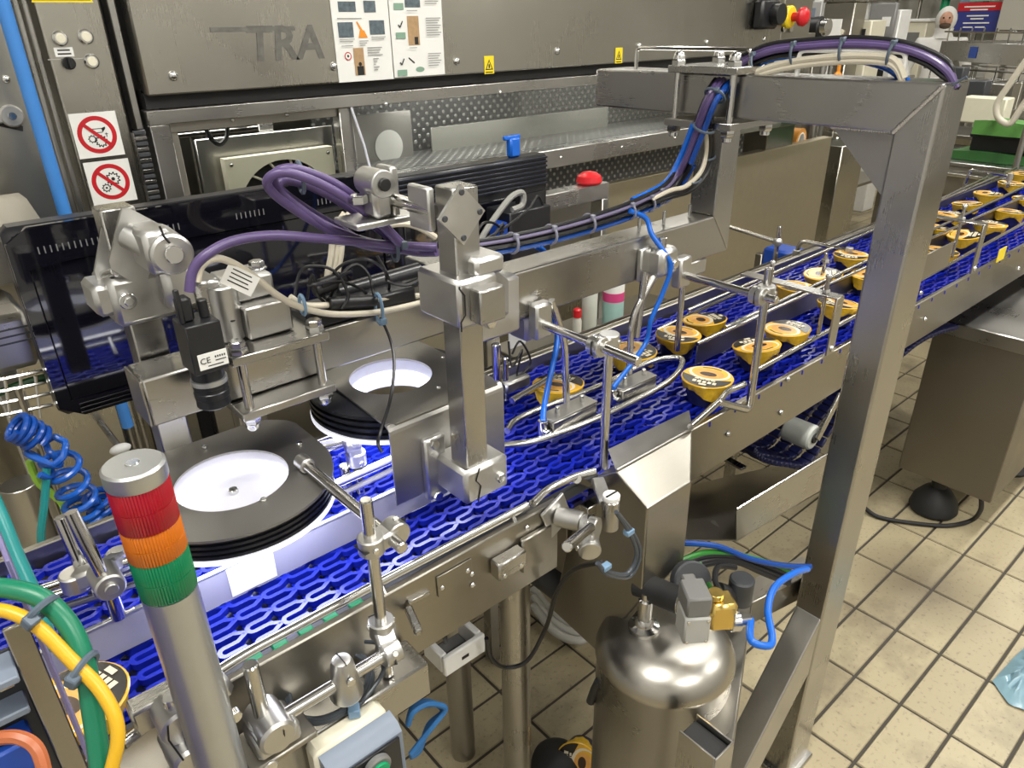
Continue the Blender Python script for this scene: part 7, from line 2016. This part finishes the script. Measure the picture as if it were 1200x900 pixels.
single('green_sheet', sheet('', Xs + .12, Xs + .48, yA - .75, yA + .0, zA + .124, .03, None, .018), GREENBAG, 'light green plastic sheet on top of the black crate', 'plastic sheet')
t = T('tube_loop', 'ivory painted bent tube frame at the right picture edge', 'frame')
Xt = 4.0
pts = [P(1240, 20, X=Xt), P(1200, 74, X=Xt), P(1167, 122, X=Xt), P(1168, 138, X=Xt), P(1183, 148, X=Xt), P(1202, 118, X=Xt), P(1230, 80, X=Xt)]
t.part('tube', MB().tube(fillet(pts, .05), .014, 10), plain('ivory_painted_tube', (.62, .58, .48), .35)); 
t.part('upright', MB().cyl(P(1240, 20, X=Xt), V((Xt, P(1240, 20, X=Xt).y, 0)), .014, n=10), STEEL_Z); t.done()

# wall sign
Xw = 9.2
a, b_ = P(1120, 6, X=Xw), P(1172, 38, X=Xw)
a2, b2 = P(1124, 4, X=Xw), P(1167, 38, X=Xw)
t = T('notice_board', 'red and blue notice board with white lines of text on the far wall', 'sign')
t.part('board', MB().box(Xw, Xw + .03, b2.y, a2.y, b_.z, a.z + .02, .003), plain('blue_board', (.03, .04, .22), .45))
zr = a.z + .02 - (a.z - b_.z) * .30
t.part('red_band', MB().box(Xw - .004, Xw, b2.y, a2.y, zr, a.z + .02, 0), REDP)
mb = MB(); W = a2.y - b2.y
for k, (f0, f1, z) in enumerate([(.15, .85, .12), (.3, .7, .22), (.25, .75, .42), (.35, .65, .52), (.2, .8, .66), (.28, .5, .8), (.56, .78, .8)]):
    zz = a.z + .02 - (a.z - b_.z + .02) * z; mb.box(Xw - .006, Xw - .004, b2.y + W * f0, b2.y + W * f1, zz - .012, zz, 0)
t.part('text_lines', mb, PAPER, flat=True)
t.part('stand', MB().box(Xw, Xw + .03, (a2.y + b2.y) / 2 - .02, (a2.y + b2.y) / 2 + .02, 0, b_.z, .002), STEEL_D)
t.part('green_papers', MB().box(Xw - .003, Xw + .01, b2.y + .05, a2.y - .1, a.z + .03, a.z + .12, 0), GREENINK); t.done()
a = P(1168, 30, X=9.1)
q = MB().box(9.1, 9.2, -2.4, a.y, 0, 4.2, .004).build('wall_right', WALLM, flat=True); q['kind'] = 'structure'
# background plant: rows of pipes and frames against the far wall
t = T('pipe_rack', 'tall rack of pale pipes and frames against the far wall', 'rack')
random.seed(3)
for k in range(16):
    y = 1.9 + k * .3 + random.uniform(-.06, .06)
    t.part('pipe', MB().cyl((9.6, y, 0), (9.6, y, 2.6 + random.uniform(0, .8)), random.choice([.02, .03, .045]), n=8), [STEEL, WHITE, GREENP, STEEL_D][k % 4])
for z in (.8, 1.5, 1.75, 2.1, 2.5): t.part('rack_beam', MB().box(9.52, 9.57, 1.7, 6.3, z - .03, z + .03, .003), STEEL)
for k in range(12):
    y = 1.8 + k * .36; z = random.choice([.84, 1.54, 1.79, 2.13]); t.part('rack_box', MB().box(9.32, 9.5, y, y + random.uniform(.1, .28), z, z + random.uniform(.12, .25), .006), [CREAM, DKGREY, STEEL, WHITE, GREYPAINT][k % 5])
t.done()

# worker in white overall, far behind
def skin_mesh(joints, edges, name, mat, parent, lvl=2):
    me = bpy.data.meshes.new(name); me.from_pydata([j[0] for j in joints], edges, [])
    o = bpy.data.objects.new(name, me); COL.objects.link(o)
    sk = o.modifiers.new('skin', 'SKIN'); sd = o.modifiers.new('sub', 'SUBSURF'); sd.levels = lvl; sd.render_levels = lvl
    for i, j in enumerate(joints):
        v = me.skin_vertices[0].data[i]; v.radius = (j[1], j[2] if len(j) > 2 else j[1]); v.use_root = (i == 0)
    dg = bpy.context.evaluated_depsgraph_get(); m2 = bpy.data.meshes.new_from_object(o.evaluated_get(dg)); m2.name = name
    bpy.data.objects.remove(o)
    m2.materials.clear(); m2.materials.append(mat); m2.polygons.foreach_set('use_smooth', [True] * len(m2.polygons))
    ob = bpy.data.objects.new(name, m2); COL.objects.link(ob); ob.parent = parent; return ob
hp = P(1109, 23, D=6.9)
t = T('person', 'person in white hooded overall facing us, standing behind the raised conveyor', 'person')
H0 = 1.66
J = [((0, 0, .92), .15, .11), ((0, 0, 1.10), .155, .11), ((0, 0, 1.30), .17, .11), ((0, 0, 1.41), .09, .08), ((0, 0, 1.48), .062), ((0, 0, 1.56), .085, .09), ((0, 0, 1.62), .075, .08),
     ((0, .19, 1.37), .065), ((0, .27, 1.12), .052), ((-.10, .22, .92), .042), ((-.14, .18, .86), .04),
     ((0, -.19, 1.37), .065), ((0, -.27, 1.12), .052), ((-.10, -.22, .92), .042), ((-.14, -.18, .86), .04),
     ((0, .10, .84), .10), ((-.01, .11, .48), .072), ((0, .11, .10), .055), ((-.10, .12, .04), .045),
     ((0, -.10, .84), .10), ((-.01, -.11, .48), .072), ((0, -.11, .10), .055), ((-.10, -.12, .04), .045)]
Eg = [(0, 1), (1, 2), (2, 3), (3, 4), (4, 5), (5, 6), (2, 7), (7, 8), (8, 9), (9, 10), (2, 11), (11, 12), (12, 13), (13, 14), (0, 15), (15, 16), (16, 17), (17, 18), (0, 19), (19, 20), (20, 21), (21, 22)]
bdy = skin_mesh(J, Eg, 'body', SUIT, t.e); t.parts.append(bdy)
fc_ = t.part('face', MB().ball((-.050, 0, 1.575), .066, 18, (.75, .92, 1.15))  .ball((-.106, 0, 1.565), .013, 8, (1, .8, 1.4)), SKIN, bdy)
t.part('beard', MB().ball((-.064, 0, 1.525), .052, 14, (.75, 1, .7)), plain('dark_beard', (.08, .05, .035), .8), bdy)
for s in (-1, 1): t.part('eye', MB().ball((-.098, s * .026, 1.592), .0085, 8), INK, bdy)
t.part('hood', MB().ball((.008, 0, 1.575), .100, 20, (.92, .95, 1.2)).lathe((0, 0, 1.44), EZ, [(.10, -.03), (.078, .02), (.085, .06)], 20), SUIT, bdy)
for s in (-1, 1):
    for k in range(4):
        y0_ = s * .18 + (k - 1.5) * .018; t.part('finger', MB().tube([(-.15, y0_, .845), (-.165, y0_, .81), (-.16, y0_, .775 + .006 * abs(k - 1.5))], [.010, .009, .007], 6), plain('blue_glove', (.05, .12, .40), .4), bdy)
    t.part('thumb', MB().tube([(-.14, s * .18 - s * .035, .85), (-.16, s * .18 - s * .05, .825), (-.165, s * .18 - s * .05, .80)], [.011, .010, .008], 6), plain('blue_glove', (.05, .12, .40), .4), bdy)
t.e.scale = (.968, .968, .968); t.e.location = (hp.x, hp.y, 0); t.e.rotation_euler = (0, 0, math.atan2(hp.y, hp.x))

# kinds that repeat share a group
for nm, g in (('guide_rail', 'guide rods along the belt'), ('rod_bracket', 'clamped rods reaching over the belt'), ('flat_bracket', 'flat strap brackets over the lanes'), ('loop_rod', 'rod hoops over the far lane'), ('ring_light', 'ring lights over the belt'),
              ('laminated_sheet', 'laminated sheets on the cladding'), ('bottle', 'bottles on the rear shelf'), ('pusher_block', 'air blow blocks in the oval guide'), ('blue_air_hose', 'blue air tubes'), ('coiled_air_hose', 'spiral air hoses at left'),
              ('roller_conveyor', 'roller conveyors in the far hall'), ('white_machine', 'white machines in the far hall'), ('green_sheet', 'green plastic sheets on the side table'), ('monitor', 'black monitors behind the belt'), ('rod_holder', 'rod holders on the arm'), ('rail_bracket', 'rail brackets with clamps'), ('rail_stand', 'thin uprights by the far rail')):
    for o in bpy.data.objects:
        if o.get('category') and o.name.split('.')[0] == nm and 'group' not in o: o['group'] = g
